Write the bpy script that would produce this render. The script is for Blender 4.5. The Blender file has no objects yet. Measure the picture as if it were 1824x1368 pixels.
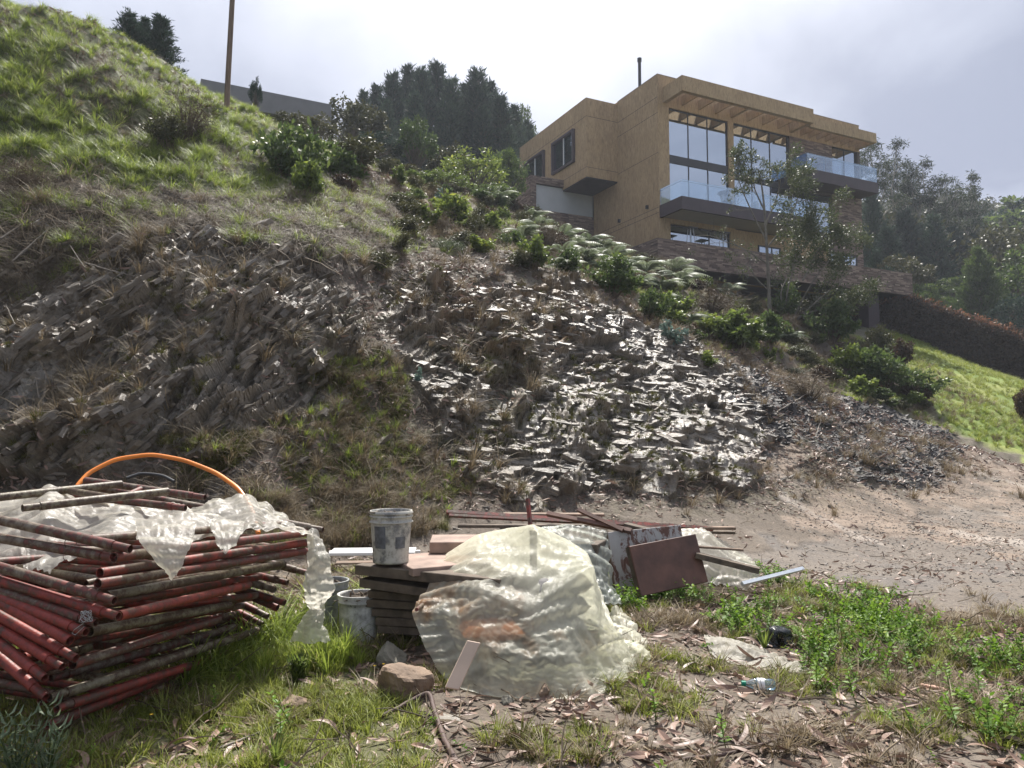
import bpy, math, random
import numpy as np
from mathutils import Vector, Matrix
R = math.radians
rng = np.random.default_rng(7)
random.seed(7)
HAZE = 0.0006
scene = bpy.context.scene
col = scene.collection

# ------------------------------------------------------------------ camera
CAM_H = 1.5; FPX = 1354.0; PITCH = R(4.0445)
cam_d = bpy.data.cameras.new('camera'); cam = bpy.data.objects.new('camera', cam_d); col.objects.link(cam)
cam.location = (0, 0, CAM_H); cam.rotation_euler = (R(90) + PITCH, 0, 0)
cam_d.sensor_width = 36; cam_d.lens = 36 * FPX / 1824; cam_d.clip_start = .05; cam_d.clip_end = 2000
scene.camera = cam
# ------------------------------------------------------------------ world, sun, exposure
SUN_EL, SUN_AZ = R(57), R(4)          # azimuth measured from +Y towards +X
sun_dir = Vector((math.sin(SUN_AZ)*math.cos(SUN_EL), math.cos(SUN_AZ)*math.cos(SUN_EL), math.sin(SUN_EL)))
world = bpy.data.worlds.new('World'); scene.world = world; world.use_nodes = True
wn = world.node_tree.nodes; wl = world.node_tree.links; wn.clear()
def wnode(t, **k):
    n = wn.new(t)
    for a, b in k.items(): setattr(n, a, b)
    return n
def wmath(op, a, b=None, clamp=False):
    n = wn.new('ShaderNodeMath'); n.operation = op; n.use_clamp = clamp
    for i, v in enumerate((a, b)):
        if v is None: continue
        if isinstance(v, (int, float)): n.inputs[i].default_value = v
        else: wl.new(v, n.inputs[i])
    return n.outputs[0]
sky = wnode('ShaderNodeTexSky', sky_type='NISHITA', sun_disc=False, sun_elevation=SUN_EL, sun_rotation=SUN_AZ, altitude=2600)
sky.air_density = 1.0; sky.dust_density = 1.5
tc = wnode('ShaderNodeTexCoord')
sx = wnode('ShaderNodeSeparateXYZ'); wl.new(tc.outputs['Generated'], sx.inputs[0])
zz = wmath('ADD', wmath('MAXIMUM', sx.outputs[2], 0.0), .22)
cx = wnode('ShaderNodeCombineXYZ'); wl.new(wmath('DIVIDE', sx.outputs[0], zz), cx.inputs[0]); wl.new(wmath('DIVIDE', sx.outputs[1], zz), cx.inputs[1])
n1 = wnode('ShaderNodeTexNoise'); n1.inputs['Scale'].default_value = 1.1; n1.inputs['Detail'].default_value = 7; n1.inputs['Roughness'].default_value = .52; n1.inputs['Distortion'].default_value = .35
wl.new(cx.outputs[0], n1.inputs['Vector'])
mp = wnode('ShaderNodeMapping'); mp.inputs['Location'].default_value = (3.7, 1.3, 0); wl.new(cx.outputs[0], mp.inputs['Vector'])
n2 = wnode('ShaderNodeTexNoise'); n2.inputs['Scale'].default_value = .75; n2.inputs['Detail'].default_value = 4; n2.inputs['Roughness'].default_value = .5
wl.new(mp.outputs[0], n2.inputs['Vector'])
ramp = wnode('ShaderNodeValToRGB'); e = ramp.color_ramp.elements
e[0].position = .38; e[0].color = (2.5, 2.8, 3.75, 1); e[1].position = .64; e[1].color = (5.3, 5.65, 6.7, 1)
wl.new(n1.outputs['Fac'], ramp.inputs[0])
# brightness of the thin cloud round the sun
dot = wnode('ShaderNodeVectorMath', operation='DOT_PRODUCT'); wl.new(tc.outputs['Generated'], dot.inputs[0]); dot.inputs[1].default_value = sun_dir
dpos = wmath('MAXIMUM', dot.outputs['Value'], 0.0)
glow = wmath('ADD', wmath('MULTIPLY', wmath('POWER', dpos, 16.0), 24.0), wmath('MULTIPLY', wmath('POWER', dpos, 6.0), .7))
glow = wmath('MULTIPLY', glow, wmath('ADD', wmath('MULTIPLY', n1.outputs['Fac'], 1.6), .2))
addc = wnode('ShaderNodeMixRGB', blend_type='ADD'); addc.inputs[0].default_value = 1
wl.new(ramp.outputs[0], addc.inputs[1]); gl = wnode('ShaderNodeCombineXYZ')
for i, k in enumerate((1.0, .97, .93)): wl.new(wmath('MULTIPLY', glow, k), gl.inputs[i])
wl.new(gl.outputs[0], addc.inputs[2])
# cover: closed cloud except for scattered blue gaps (mostly on the side away from the sun)
cov = wmath('MULTIPLY', wmath('SUBTRACT', wmath('ADD', n2.outputs['Fac'], wmath('MULTIPLY', dot.outputs['Value'], .34)), .36), 9.0, clamp=True)
mixc = wnode('ShaderNodeMixRGB'); wl.new(cov, mixc.inputs[0]); wl.new(sky.outputs[0], mixc.inputs[1]); wl.new(addc.outputs[0], mixc.inputs[2])
bg = wnode('ShaderNodeBackground'); bg.inputs['Strength'].default_value = .07; wl.new(mixc.outputs[0], bg.inputs[0])
wo = wnode('ShaderNodeOutputWorld'); wl.new(bg.outputs[0], wo.inputs[0])
sun_l = bpy.data.lights.new('sun', 'SUN'); sun_l.energy = 4.2; sun_l.angle = R(.5); sun_l.color = (1, .95, .88)
sun = bpy.data.objects.new('sun', sun_l); col.objects.link(sun)
sun.rotation_euler = (-sun_dir).to_track_quat('-Z', 'Y').to_euler(); sun.location = (0, 0, 60)
scene.view_settings.view_transform = 'Standard'; scene.view_settings.look = 'None'
scene.view_settings.exposure = 1.05; scene.view_settings.gamma = 1; scene.view_settings.use_curve_mapping = False
scene.cycles.max_bounces = 8; scene.cycles.transparent_max_bounces = 12; scene.cycles.volume_bounces = 0

# ------------------------------------------------------------------ projection helpers (to place real things in the real world)
cp_, sp_ = math.cos(PITCH), math.sin(PITCH)
def ray(px, py):
    X = (px - 912) / FPX; Y = -(py - 684) / FPX
    return np.array([X, cp_ - Y * sp_, sp_ + Y * cp_])
def W(px, py, d):
    r = ray(px, py); t = d / r[1]
    return np.array([r[0] * t, d, CAM_H + r[2] * t])
def proj(P):
    x = P[..., 0]; y = P[..., 1]; z = P[..., 2] - CAM_H
    f = y * cp_ + z * sp_; u = -y * sp_ + z * cp_
    f = np.where(f < .05, .05, f)
    return 912 + FPX * x / f, 684 - FPX * u / f

# ------------------------------------------------------------------ numpy noise
def _h(ix, iy, iz, s):
    h = (ix.astype(np.int64) * 374761393 + iy.astype(np.int64) * 668265263 + iz.astype(np.int64) * 2147483647 + s * 974711) & 0xffffffff
    h = ((h ^ (h >> 13)) * 1274126177) & 0xffffffff
    h = ((h ^ (h >> 15)) * 2246822519) & 0xffffffff
    return ((h ^ (h >> 16)) & 0xffffff) / float(0xffffff)
def vnoise(x, y, z=None, seed=0):
    if z is None:
        ix = np.floor(x); iy = np.floor(y); fx = x - ix; fy = y - iy
        fx = fx * fx * (3 - 2 * fx); fy = fy * fy * (3 - 2 * fy); o = np.zeros_like(ix)
        a = _h(ix, iy, o, seed); b = _h(ix + 1, iy, o, seed); c = _h(ix, iy + 1, o, seed); d = _h(ix + 1, iy + 1, o, seed)
        return (a + (b - a) * fx) * (1 - fy) + (c + (d - c) * fx) * fy
    iz = np.floor(z); fz = z - iz; fz = fz * fz * (3 - 2 * fz)
    ix = np.floor(x); iy = np.floor(y); fx = x - ix; fy = y - iy
    fx = fx * fx * (3 - 2 * fx); fy = fy * fy * (3 - 2 * fy)
    r = []
    for k in (0, 1):
        a = _h(ix, iy, iz + k, seed); b = _h(ix + 1, iy, iz + k, seed); c = _h(ix, iy + 1, iz + k, seed); d = _h(ix + 1, iy + 1, iz + k, seed)
        r.append((a + (b - a) * fx) * (1 - fy) + (c + (d - c) * fx) * fy)
    return r[0] + (r[1] - r[0]) * fz
def fbm(x, y, z=None, o=4, seed=0, g=.5):
    s = 0; a = 1; t = 0
    for i in range(o):
        k = 2.03 ** i
        s = s + a * vnoise(x * k + 17.3 * i, y * k + 9.1 * i, None if z is None else z * k, seed + i); t += a; a *= g
    return s / t

# ------------------------------------------------------------------ tagging and mesh helpers
def tag(o, label=None, cat=None, group=None, kind=None):
    if label: o['label'] = label
    if cat: o['category'] = cat
    if group: o['group'] = group
    if kind: o['kind'] = kind
    return o
def empty(name, loc=(0, 0, 0), rz=0, label=None, cat=None, group=None):
    o = bpy.data.objects.new(name, None); col.objects.link(o); o.location = loc; o.rotation_euler = (0, 0, rz)
    return tag(o, label, cat, group)
def link(name, me, parent=None):
    o = bpy.data.objects.new(name, me); col.objects.link(o)
    if parent is not None: o.parent = parent
    return o
def mesh_np(name, V, F, m, tint=None, smooth=False, extra=None):
    """V (n,3); F (k,4) or (k,3) array, or list of such arrays"""
    if not isinstance(F, (list, tuple)): F = [F]
    F = [np.asarray(f, dtype=np.int32) for f in F if len(f)]
    me = bpy.data.meshes.new(name)
    V = np.asarray(V, dtype=np.float32)
    me.vertices.add(len(V)); me.vertices.foreach_set('co', V.ravel())
    loops = np.concatenate([f.ravel() for f in F]); tot = np.concatenate([np.full(len(f), f.shape[1], np.int32) for f in F])
    me.loops.add(len(loops)); me.loops.foreach_set('vertex_index', loops)
    me.polygons.add(len(tot)); me.polygons.foreach_set('loop_start', np.concatenate([[0], np.cumsum(tot)[:-1]]).astype(np.int32))
    me.polygons.foreach_set('loop_total', tot)
    me.polygons.foreach_set('use_smooth', np.full(len(tot), smooth))
    for ml in (m if isinstance(m, (list, tuple)) else [m]): me.materials.append(ml)
    if tint is not None:
        a = me.attributes.new('tint', 'FLOAT', 'POINT'); a.data.foreach_set('value', np.asarray(tint, dtype=np.float32))
    if extra:
        for k, (t, v) in extra.items():
            a = me.attributes.new(k, t, 'POINT'); a.data.foreach_set('color' if t == 'FLOAT_COLOR' else 'value', np.asarray(v, dtype=np.float32).ravel())
    me.update(); me.validate()
    return me
class Acc:
    """collects geometry for ONE mesh"""
    def __init__(s): s.V = []; s.Q = []; s.T = []; s.t = []; s.n = 0
    def add(s, V, F, tint=0.5):
        V = np.asarray(V, float).reshape(-1, 3); F = np.asarray(F, int)
        (s.Q if F.shape[1] == 4 else s.T).append(F + s.n); s.V.append(V)
        s.t.append(np.full(len(V), tint) if np.isscalar(tint) else np.asarray(tint)); s.n += len(V); return s
    def box(s, a, b, tint=.5, rot=None, org=None):
        x0, y0, z0 = a; x1, y1, z1 = b
        V = np.array([(x0,y0,z0),(x1,y0,z0),(x1,y1,z0),(x0,y1,z0),(x0,y0,z1),(x1,y0,z1),(x1,y1,z1),(x0,y1,z1)], float)
        if rot is not None:
            V = V @ np.array(rot).T
        if org is not None: V = V + np.array(org)
        return s.add(V, [(0,3,2,1),(4,5,6,7),(0,1,5,4),(1,2,6,5),(2,3,7,6),(3,0,4,7)], tint)
    def tube(s, P, r, sides=8, tint=.5, cap=True, closed=False):
        P = np.asarray(P, float); n = len(P); r = np.full(n, r) if np.isscalar(r) else np.asarray(r, float)
        T = np.gradient(P, axis=0); T /= np.linalg.norm(T, axis=1)[:, None] + 1e-9
        ref = np.array([0, 0, 1.]) if abs(T[0][2]) < .9 else np.array([1., 0, 0])
        A = np.cross(T, ref); bad = np.linalg.norm(A, axis=1) < .1; A[bad] = np.cross(T[bad], np.array([0, 1., 0]))
        A /= np.linalg.norm(A, axis=1)[:, None]; B = np.cross(T, A)
        th = np.arange(sides) * 2 * math.pi / sides
        V = P[:, None, :] + r[:, None, None] * (np.cos(th)[None, :, None] * A[:, None, :] + np.sin(th)[None, :, None] * B[:, None, :])
        idx = np.arange(n * sides).reshape(n, sides)
        a = idx[:-1]; b = np.roll(a, -1, 1); c = idx[1:]; d = np.roll(c, -1, 1)
        F = np.stack([a, b, d, c], -1).reshape(-1, 4)
        s.add(V.reshape(-1, 3), F, tint)
        if cap:
            for k, o in ((0, 1), (n - 1, -1)):
                base = s.n; s.V.append(np.vstack([P[k][None], V[k]])); s.t.append(np.full(sides + 1, tint if np.isscalar(tint) else .5)); s.n += sides + 1
                i = np.arange(sides); j = (i + 1) % sides
                f = np.stack([np.zeros(sides, int), 1 + (j if o > 0 else i), 1 + (i if o > 0 else j)], -1) + base
                s.T.append(f)
        return s
    def pipe(s, a, b, ro, th=.004, sides=12, tint=.5):
        """hollow pipe, open ends; a near-black disc inside paints the shade of the bore"""
        a = np.array(a, float); b = np.array(b, float); t = (b - a) / np.linalg.norm(b - a)
        n = 5
        L = np.linspace(0, 1, n)[:, None]; P = a + (b - a) * L
        s.tube(P, ro, sides, tint, cap=False)
        for e, o in ((a, t), (b, -t)):
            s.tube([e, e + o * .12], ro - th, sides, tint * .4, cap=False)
            base = s.n
            A = np.cross(t, [0, 0, 1.]); A /= np.linalg.norm(A); B = np.cross(t, A); h = np.arange(sides) * 2 * math.pi / sides
            ring = np.cos(h)[:, None] * A + np.sin(h)[:, None] * B
            V = np.vstack([e + ring * ro, e + ring * (ro - th)]); i = np.arange(sides); j = (i + 1) % sides
            s.add(V, np.stack([i, j, sides + j, sides + i], -1), tint)
            s.add(np.vstack([e + o * .1 + ring * (ro - th), (e + o * .1)[None]]), np.stack([i, j, np.full(sides, sides)], -1), .02)  # near-black disc stands in for the shade deep in the bore
        return s
    def mesh(s, name, m, smooth=False):
        V = np.concatenate(s.V); F = []
        if s.Q: F.append(np.concatenate(s.Q))
        if s.T: F.append(np.concatenate(s.T))
        return mesh_np(name, V, F, m, np.concatenate(s.t), smooth)
    def obj(s, name, m, parent=None, smooth=False): return link(name, s.mesh(name, m, smooth), parent)

def cubebevel(o, w=.01, seg=2):
    md = o.modifiers.new('bevel', 'BEVEL'); md.width = w; md.segments = seg; md.limit_method = 'ANGLE'
    return o

# ------------------------------------------------------------------ materials
class NT:
    def __init__(s, name):
        s.m = bpy.data.materials.new(name); s.m.use_nodes = True; s.t = s.m.node_tree; s.t.nodes.clear()
        s.out = s.n('ShaderNodeOutputMaterial')
    def n(s, t, **k):
        x = s.t.nodes.new(t)
        for a, b in k.items(): setattr(x, a, b)
        return x
    def l(s, a, b): s.t.links.new(a, b)
    def set(s, sock, v):
        if isinstance(v, bpy.types.NodeSocket): s.l(v, sock)
        else:
            if hasattr(sock.default_value, '__len__') and not hasattr(v, '__len__'): v = (v, v, v, 1)
            if hasattr(v, '__len__') and len(v) == 3 and len(sock.default_value) == 4: v = (*v, 1)
            sock.default_value = v
    def noise(s, scale, detail=4, rough=.55, vec=None, dist=0):
        x = s.n('ShaderNodeTexNoise'); x.inputs['Scale'].default_value = scale; x.inputs['Detail'].default_value = detail; x.inputs['Roughness'].default_value = rough; x.inputs['Distortion'].default_value = dist
        if vec is not None: s.l(vec, x.inputs['Vector'])
        return x.outputs['Fac']
    def coord(s, k='Object'): return s.n('ShaderNodeTexCoord').outputs[k]
    def pos(s): return s.n('ShaderNodeNewGeometry').outputs['Position']
    def map(s, v, scale=(1, 1, 1), rot=(0, 0, 0)):
        x = s.n('ShaderNodeMapping'); x.inputs['Scale'].default_value = scale; x.inputs['Rotation'].default_value = rot; s.l(v, x.inputs['Vector']); return x.outputs[0]
    def ramp(s, f, stops, const=False):
        x = s.n('ShaderNodeValToRGB'); el = x.color_ramp.elements
        while len(el) < len(stops): el.new(.5)
        for e_, (p, c) in zip(el, stops): e_.position = p; e_.color = (*c, 1) if len(c) == 3 else c
        if const: x.color_ramp.interpolation = 'CONSTANT'
        s.l(f, x.inputs[0]); return x.outputs[0]
    def mix(s, f, a, b, blend='MIX'):
        x = s.n('ShaderNodeMixRGB', blend_type=blend); s.set(x.inputs[0], f if isinstance(f, bpy.types.NodeSocket) else float(f)) if isinstance(f, bpy.types.NodeSocket) else setattr(x.inputs[0], 'default_value', f)
        s.set(x.inputs[1], a); s.set(x.inputs[2], b); return x.outputs[0]
    def math(s, op, a, b=0.0, clamp=False):
        x = s.n('ShaderNodeMath', operation=op, use_clamp=clamp)
        for i, v in enumerate((a, b)):
            if isinstance(v, bpy.types.NodeSocket): s.l(v, x.inputs[i])
            else: x.inputs[i].default_value = v
        return x.outputs[0]
    def attr(s, name, typ='GEOMETRY'):
        x = s.n('ShaderNodeAttribute', attribute_name=name, attribute_type=typ); return x
    def bump(s, h, strength=.5, dist=.02):
        x = s.n('ShaderNodeBump'); x.inputs['Strength'].default_value = strength; x.inputs['Distance'].default_value = dist; s.l(h, x.inputs['Height']); return x.outputs[0]
    def pbr(s, colr, rough=.7, bump=None, spec=.5, metal=0, coat=0):
        p = s.n('ShaderNodeBsdfPrincipled'); s.set(p.inputs['Base Color'], colr); s.set(p.inputs['Roughness'], rough) if isinstance(rough, bpy.types.NodeSocket) else setattr(p.inputs['Roughness'], 'default_value', rough)
        p.inputs['Specular IOR Level'].default_value = spec; p.inputs['Metallic'].default_value = metal; p.inputs['Coat Weight'].default_value = coat
        if bump is not None: s.l(bump, p.inputs['Normal'])
        return p.outputs[0]
    def done(s, sh): s.l(sh, s.out.inputs['Surface']); return s.m

def simple(name, c, rough=.6, var=.25, scale=8, bump=.2, metal=0, bdist=.01, spec=.5):
    t = NT(name); v = t.coord(); n = t.noise(scale, 5, vec=v)
    dark = tuple(x * (1 - var) for x in c); light = tuple(min(1, x * (1 + var)) for x in c)
    cc = t.ramp(n, [(.3, dark), (.7, light)])
    b = t.bump(t.noise(scale * 6, 4, vec=v), bump, bdist) if bump else None
    return t.done(t.pbr(cc, rough, b, metal=metal, spec=spec))
def leafmat(name, stops, trans=.35, rough=.45, spec=.35):
    """stops: colours along tint (per leaf) ; instance/ object random shifts it"""
    t = NT(name); a = t.attr('tint').outputs['Fac']
    rnd = t.n('ShaderNodeObjectInfo').outputs['Random']
    f = t.math('ADD', t.math('MULTIPLY', a, .7), t.math('MULTIPLY', rnd, .3))
    c = t.ramp(f, stops)
    p = t.pbr(c, rough, spec=spec)
    tr = t.n('ShaderNodeBsdfTranslucent'); t.l(t.mix(.5, c, (.55, .7, .1), 'MULTIPLY') if False else c, tr.inputs['Color'])
    mx = t.n('ShaderNodeMixShader'); mx.inputs[0].default_value = trans; t.l(p, mx.inputs[1]); t.l(tr.outputs[0], mx.inputs[2])
    return t.done(mx.outputs[0])
# ================================================================== TERRAIN (one sheet, 360 degrees)
ctrl = [ # px, py, depth
 (0,860,9.2),(0,800,9.6),(0,700,10.2),(0,600,10.8),(0,500,11.5),(0,400,12.4),(0,290,14.0),(0,150,16.3),(0,12,19.0),
 (150,880,9.2),(150,800,9.7),(150,600,10.9),(150,420,12.6),(150,300,14.3),(150,150,17.2),(150,52,19.5),
 (300,930,9.0),(300,860,9.4),(300,700,10.4),(300,500,12.0),(300,380,13.6),(300,250,16.6),(300,132,20.5),
 (470,950,9.0),(470,880,9.5),(470,700,10.8),(470,500,12.6),(470,380,14.8),(470,290,18.0),(470,207,22.5),
 (600,958,9.3),(600,900,9.9),(600,700,11.4),(600,500,13.6),(600,400,16.2),(600,320,20.5),(600,268,26.0),
 (760,950,9.8),(760,880,10.6),(760,700,12.6),(760,560,14.6),(760,450,17.6),(760,385,22.0),(760,345,29.0),
 (920,945,10.4),(920,880,11.5),(920,720,13.6),(920,580,16.0),(920,480,19.5),(920,420,25.0),(920,388,33.0),
 (1060,945,10.9),(1060,870,12.2),(1060,720,14.8),(1060,600,17.2),(1060,520,21.0),(1060,470,27.0),(1060,446,33.0),
 (1200,945,11.2),(1200,880,12.6),(1200,760,15.2),(1200,660,17.8),(1200,580,22.0),(1200,520,28.0),(1200,492,34.0),
 (1340,960,11.0),(1340,880,13.2),(1340,780,16.0),(1340,700,19.0),(1340,630,24.0),(1340,580,30.0),(1340,548,36.0),
 (1470,975,11.0),(1470,900,13.6),(1470,820,16.6),(1470,740,20.5),(1470,680,25.0),(1470,620,32.0),(1470,590,38.0),
 (1600,985,11.0),(1600,920,13.6),(1600,860,16.4),(1600,790,20.5),(1600,730,25.5),(1600,665,32.0),(1600,620,41.0),(1565,580,50.0),
 (1720,980,11.2),(1720,930,13.6),(1720,880,16.2),(1720,820,20.8),(1720,770,25.0),(1720,700,31.0),(1710,640,45.5),
 (1830,980,11.2),(1830,930,13.6),(1830,880,17.0),(1830,830,21.5),(1830,790,25.0),(1830,745,29.0),(1830,684,43.5),
 (2000,985,11.2),(2000,900,18.0),(2000,850,28.0),(2000,760,43.0),
 (1631,602,48.0),(1700,560,62.0),(1640,545,62.0),(1800,600,60.0),(1700,520,80.0),(1830,540,80.0),(1830,430,140.0),(1650,400,160.0),(2100,480,140.0),
 (1500,600,42.0),(1400,590,42.0),(1250,560,42.0),
 (960,430,44.0),(900,400,40.0),(900,370,55.0),(1000,360,75.0),
 (760,335,38.0),(760,315,58.0),(600,265,36.0),(600,290,60.0),(850,340,58.0),
 (400,215,40.0),(200,130,32.0),(0,60,34.0),(300,230,60.0),(0,160,80.0),(600,330,100.0),(900,380,110.0),(-200,-60,20.0),(-200,150,16.0),(-200,420,12.0),(-200,800,9.6),(-200,900,8.4),
]
cw = [tuple(W(a, b, d)) for a, b, d in ctrl]
for th in range(-180, 180, 20):
    for r_, z_ in ((.8, 0), (3.2, 0), (5.6, 0)): cw.append((r_*math.sin(R(th)), r_*math.cos(R(th)), z_))
for th in (-30, -20, -10, 0, 10, 20, 30, 38): cw.append((7.4*math.sin(R(th)), 7.4*math.cos(R(th)), .02))
for th, r_, z_ in ((18,9.0,.03),(28,9.2,.0),(36,9.5,0),(45,9,0),(45,20,0),(45,45,3),(60,10,0),(60,40,1),(60,200,16),(90,10,-.1),(90,60,-3),(130,20,-1),(130,80,-8),(180,20,-1.5),(180,90,-9),(-130,20,0),(-130,80,2),
                   (-60,9,.8),(-60,13,5.5),(-60,20,11),(-60,45,19),(-90,9,.6),(-90,14,5),(-90,30,11),(-60,150,20),(-20,200,32),(0,220,36),(20,220,42),(36,260,46),(-90,150,25),(-38,60,20),
                   (12,120,30),(25,110,22),(180,400,-20),(90,400,-10),(-90,400,40),(0,420,45),(36,420,45),(-36,420,40),(60,420,40)):
    cw.append((r_*math.sin(R(th)), r_*math.cos(R(th)), z_))
cw = np.array(cw)
def qc(x, y):
    return np.stack([np.arctan2(x, y) * 2.4, np.log(np.hypot(x, y)) * 2.1], -1)
Q = qc(cw[:, 0], cw[:, 1]); n_ = len(Q)
def kern(d2): return np.where(d2 > 1e-12, .5 * d2 * np.log(d2 + 1e-12), 0.0)
D2 = ((Q[:, None] - Q[None]) ** 2).sum(-1)
A_ = np.zeros((n_ + 3, n_ + 3)); A_[:n_, :n_] = kern(D2) + np.eye(n_) * .004; A_[:n_, n_] = 1; A_[:n_, n_+1:] = Q; A_[n_, :n_] = 1; A_[n_+1:, :n_] = Q.T
sol = np.linalg.solve(A_, np.concatenate([cw[:, 2], [0, 0, 0]]))
def base_h(x, y):
    q = qc(x, y).reshape(-1, 2); out = np.empty(len(q))
    for i in range(0, len(q), 40000):
        k = q[i:i+40000]; d2 = (k[:, 0, None] - Q[:, 0]) ** 2 + (k[:, 1, None] - Q[:, 1]) ** 2
        out[i:i+40000] = kern(d2) @ sol[:n_] + sol[n_] + k @ sol[n_+1:]
    return out.reshape(np.shape(x))
FINE = .09
ths = np.concatenate([np.arange(-180, -44, 4), np.arange(-44, 44, FINE), np.arange(44, 180.1, 4)])
ths[-1] = 180
rs = np.concatenate([[.25, .8, 1.4, 2.0], np.geomspace(2.4, 8.6, 130), np.linspace(8.63, 20, 400), np.geomspace(20.1, 62, 115), np.geomspace(65, 900, 26)])
# coarse evaluation of the smooth base, then interpolation on the fine grid
thc = np.concatenate([np.arange(-180, -44, 4), np.arange(-44, 44, .5), np.arange(44, 180.1, 4)]); thc[-1] = 180
TT, RR = np.meshgrid(np.radians(thc), rs, indexing='xy')
Hc = base_h(RR * np.sin(TT), RR * np.cos(TT))
# cubic interpolation along theta via per row np.interp on smoothed samples
H0 = np.empty((len(rs), len(ths)))
for i in range(len(rs)): H0[i] = np.interp(ths, thc, Hc[i])
TH, RR = np.meshgrid(np.radians(ths), rs, indexing='xy')
X = RR * np.sin(TH); Y = RR * np.cos(TH); Z = H0.copy()
NR, NC = Z.shape
PX, PY = proj(np.stack([X, Y, Z], -1))
front = Y > 1
jx = (fbm(X*1.3, Y*1.3, Z*1.3, 3, 5) - .5) * 90; jy = (fbm(X*1.3, Y*1.3, Z*1.3, 3, 15) - .5) * 90
far_k = np.clip(12 / np.maximum(RR, 3), .25, 1.0)
def inpoly(px, py, poly):
    c = np.zeros(px.shape, bool); n = len(poly)
    for i in range(n):
        x1, y1 = poly[i]; x2, y2 = poly[(i+1) % n]
        if y1 == y2: continue
        c ^= ((y1 > py) != (y2 > py)) & (px < (x2-x1) * (py-y1) / (y2-y1) + x1)
    return c
def blur(m, k=2):
    for _ in range(k):
        m = (m + np.roll(m, 1, 0) + np.roll(m, -1, 0) + np.roll(m, 1, 1) + np.roll(m, -1, 1)) / 5
    return m
def zone(poly, rmin=0, rmax=1e9, b=3):
    m = inpoly(PX + jx * far_k, PY + jy * far_k, poly) & front & (RR > rmin) & (RR < rmax)
    return blur(m.astype(np.float32), b)
z_slope = zone([(-900,900),(-300,905),(0,900),(300,925),(600,950),(900,938),(1200,935),(1330,930),(1330,-900),(-900,-900)], 8.2, 30) 
z_green = zone([(-600,-600),(0,-30),(300,90),(470,180),(600,250),(640,300),(560,330),(470,345),(380,340),(240,365),(120,300),(0,285),(-600,150)], 11, 40)
z_green2 = zone([(-600,-600),(700,-600),(640,300),(-600,150)], 17, 60)
z_thatch = zone([(-400,150),(0,260),(240,350),(470,330),(640,290),(760,420),(700,480),(520,470),(330,420),(190,420),(90,520),(-400,560)], 9, 40)
z_rockL = zone([(-300,460),(60,430),(250,430),(560,470),(640,560),(600,760),(330,840),(-300,850)], 9, 20)
z_rockR = zone([(640,500),(800,520),(1000,520),(1160,590),(1260,640),(1360,760),(1345,860),(1180,880),(930,905),(830,840),(740,700)], 10, 22)
z_wet = zone([(950,560),(1140,590),(1250,650),(1350,760),(1335,860),(1180,875),(960,880),(880,800),(960,700)], 10, 22)
z_shale = zone([(1150,560),(1400,690),(1600,740),(1720,800),(1650,870),(1560,880),(1440,800),(1350,790),(1260,650)], 12, 30)
z_ochre = zone([(760,520),(1010,520),(1050,590),(940,660),(780,640)], 10, 22)
z_scree = zone([(1340,770),(1460,810),(1600,900),(1700,800),(1830,840),(2100,860),(2100,1000),(1500,960),(1390,930),(1300,880)], 10.5, 26)
z_moss = zone([(560,640),(700,640),(740,800),(860,860),(800,930),(560,930),(500,800),(330,870),(300,820),(560,760)], 8.8, 20)
z_crest = zone([(640,290),(900,370),(1120,450),(1320,540),(1500,590),(1640,640),(1830,760),(1830,800),(1600,745),(1380,680),(1160,560),(1000,500),(760,430)], 14, 42)
z_lawn = zone([(1545,575),(1640,600),(2200,830),(2200,900),(1850,830),(1690,760),(1600,650)], 24, 60, 1)
z_road = zone([(1240,1000),(1400,960),(1700,905),(2300,880),(2300,1130),(1824,1110),(1600,1060),(1400,1030)], 5, 24)
z_grassG = zone([(-200,1500),(-200,1180),(420,1130),(560,1110),(640,1180),(760,1330),(700,1500)], 1.5, 8, 2)
z_grassR = zone([(430,880),(700,890),(760,950),(640,985),(430,985)], 7.2, 11)
z_plants = zone([(1080,1080),(1180,1050),(1330,1040),(1500,1090),(1824,1170),(1824,1330),(1650,1320),(1500,1230),(1380,1170),(1230,1130),(1120,1110)], 3, 9)
# smooth masks without jitter
flat_k = np.clip((8.6 - RR) / 1.0, 0, 1)
slope_m = np.clip((RR - 8.3) / 1.5, 0, 1) * np.clip((Z - .15) / .6, 0, 1)
# normals of the base
def normals(X, Y, Z):
    P = np.stack([X, Y, Z], -1); du = np.gradient(P, axis=1); dv = np.gradient(P, axis=0)
    N = np.cross(du, dv); N /= np.linalg.norm(N, axis=-1)[..., None] + 1e-12
    N[N[..., 2] < 0] *= -1
    return N
N0 = normals(X, Y, Z)
# lumps
Z += slope_m * (fbm(X*.55, Y*.55, Z*.55, 4, 31) - .5) * np.clip(RR * .045, .3, 1.1) * (1 - z_lawn) * np.clip((60 - RR) / 15, 0, 1)
Z += z_green * ((fbm(X*1.3, Y*1.3, Z*1.3, 3, 37) - .5) * 1.0 - .42)
Z += (z_crest + z_thatch) * (fbm(X*1.1, Y*1.1, Z*1.1, 4, 41) - .5) * .5
Z += (1 - slope_m) * (fbm(X*1.2, Y*1.2, None, 5, 51) - .5) * .10 * np.clip((RR - .5) / 3, 0, 1)
Z += z_road * -.03
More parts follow.
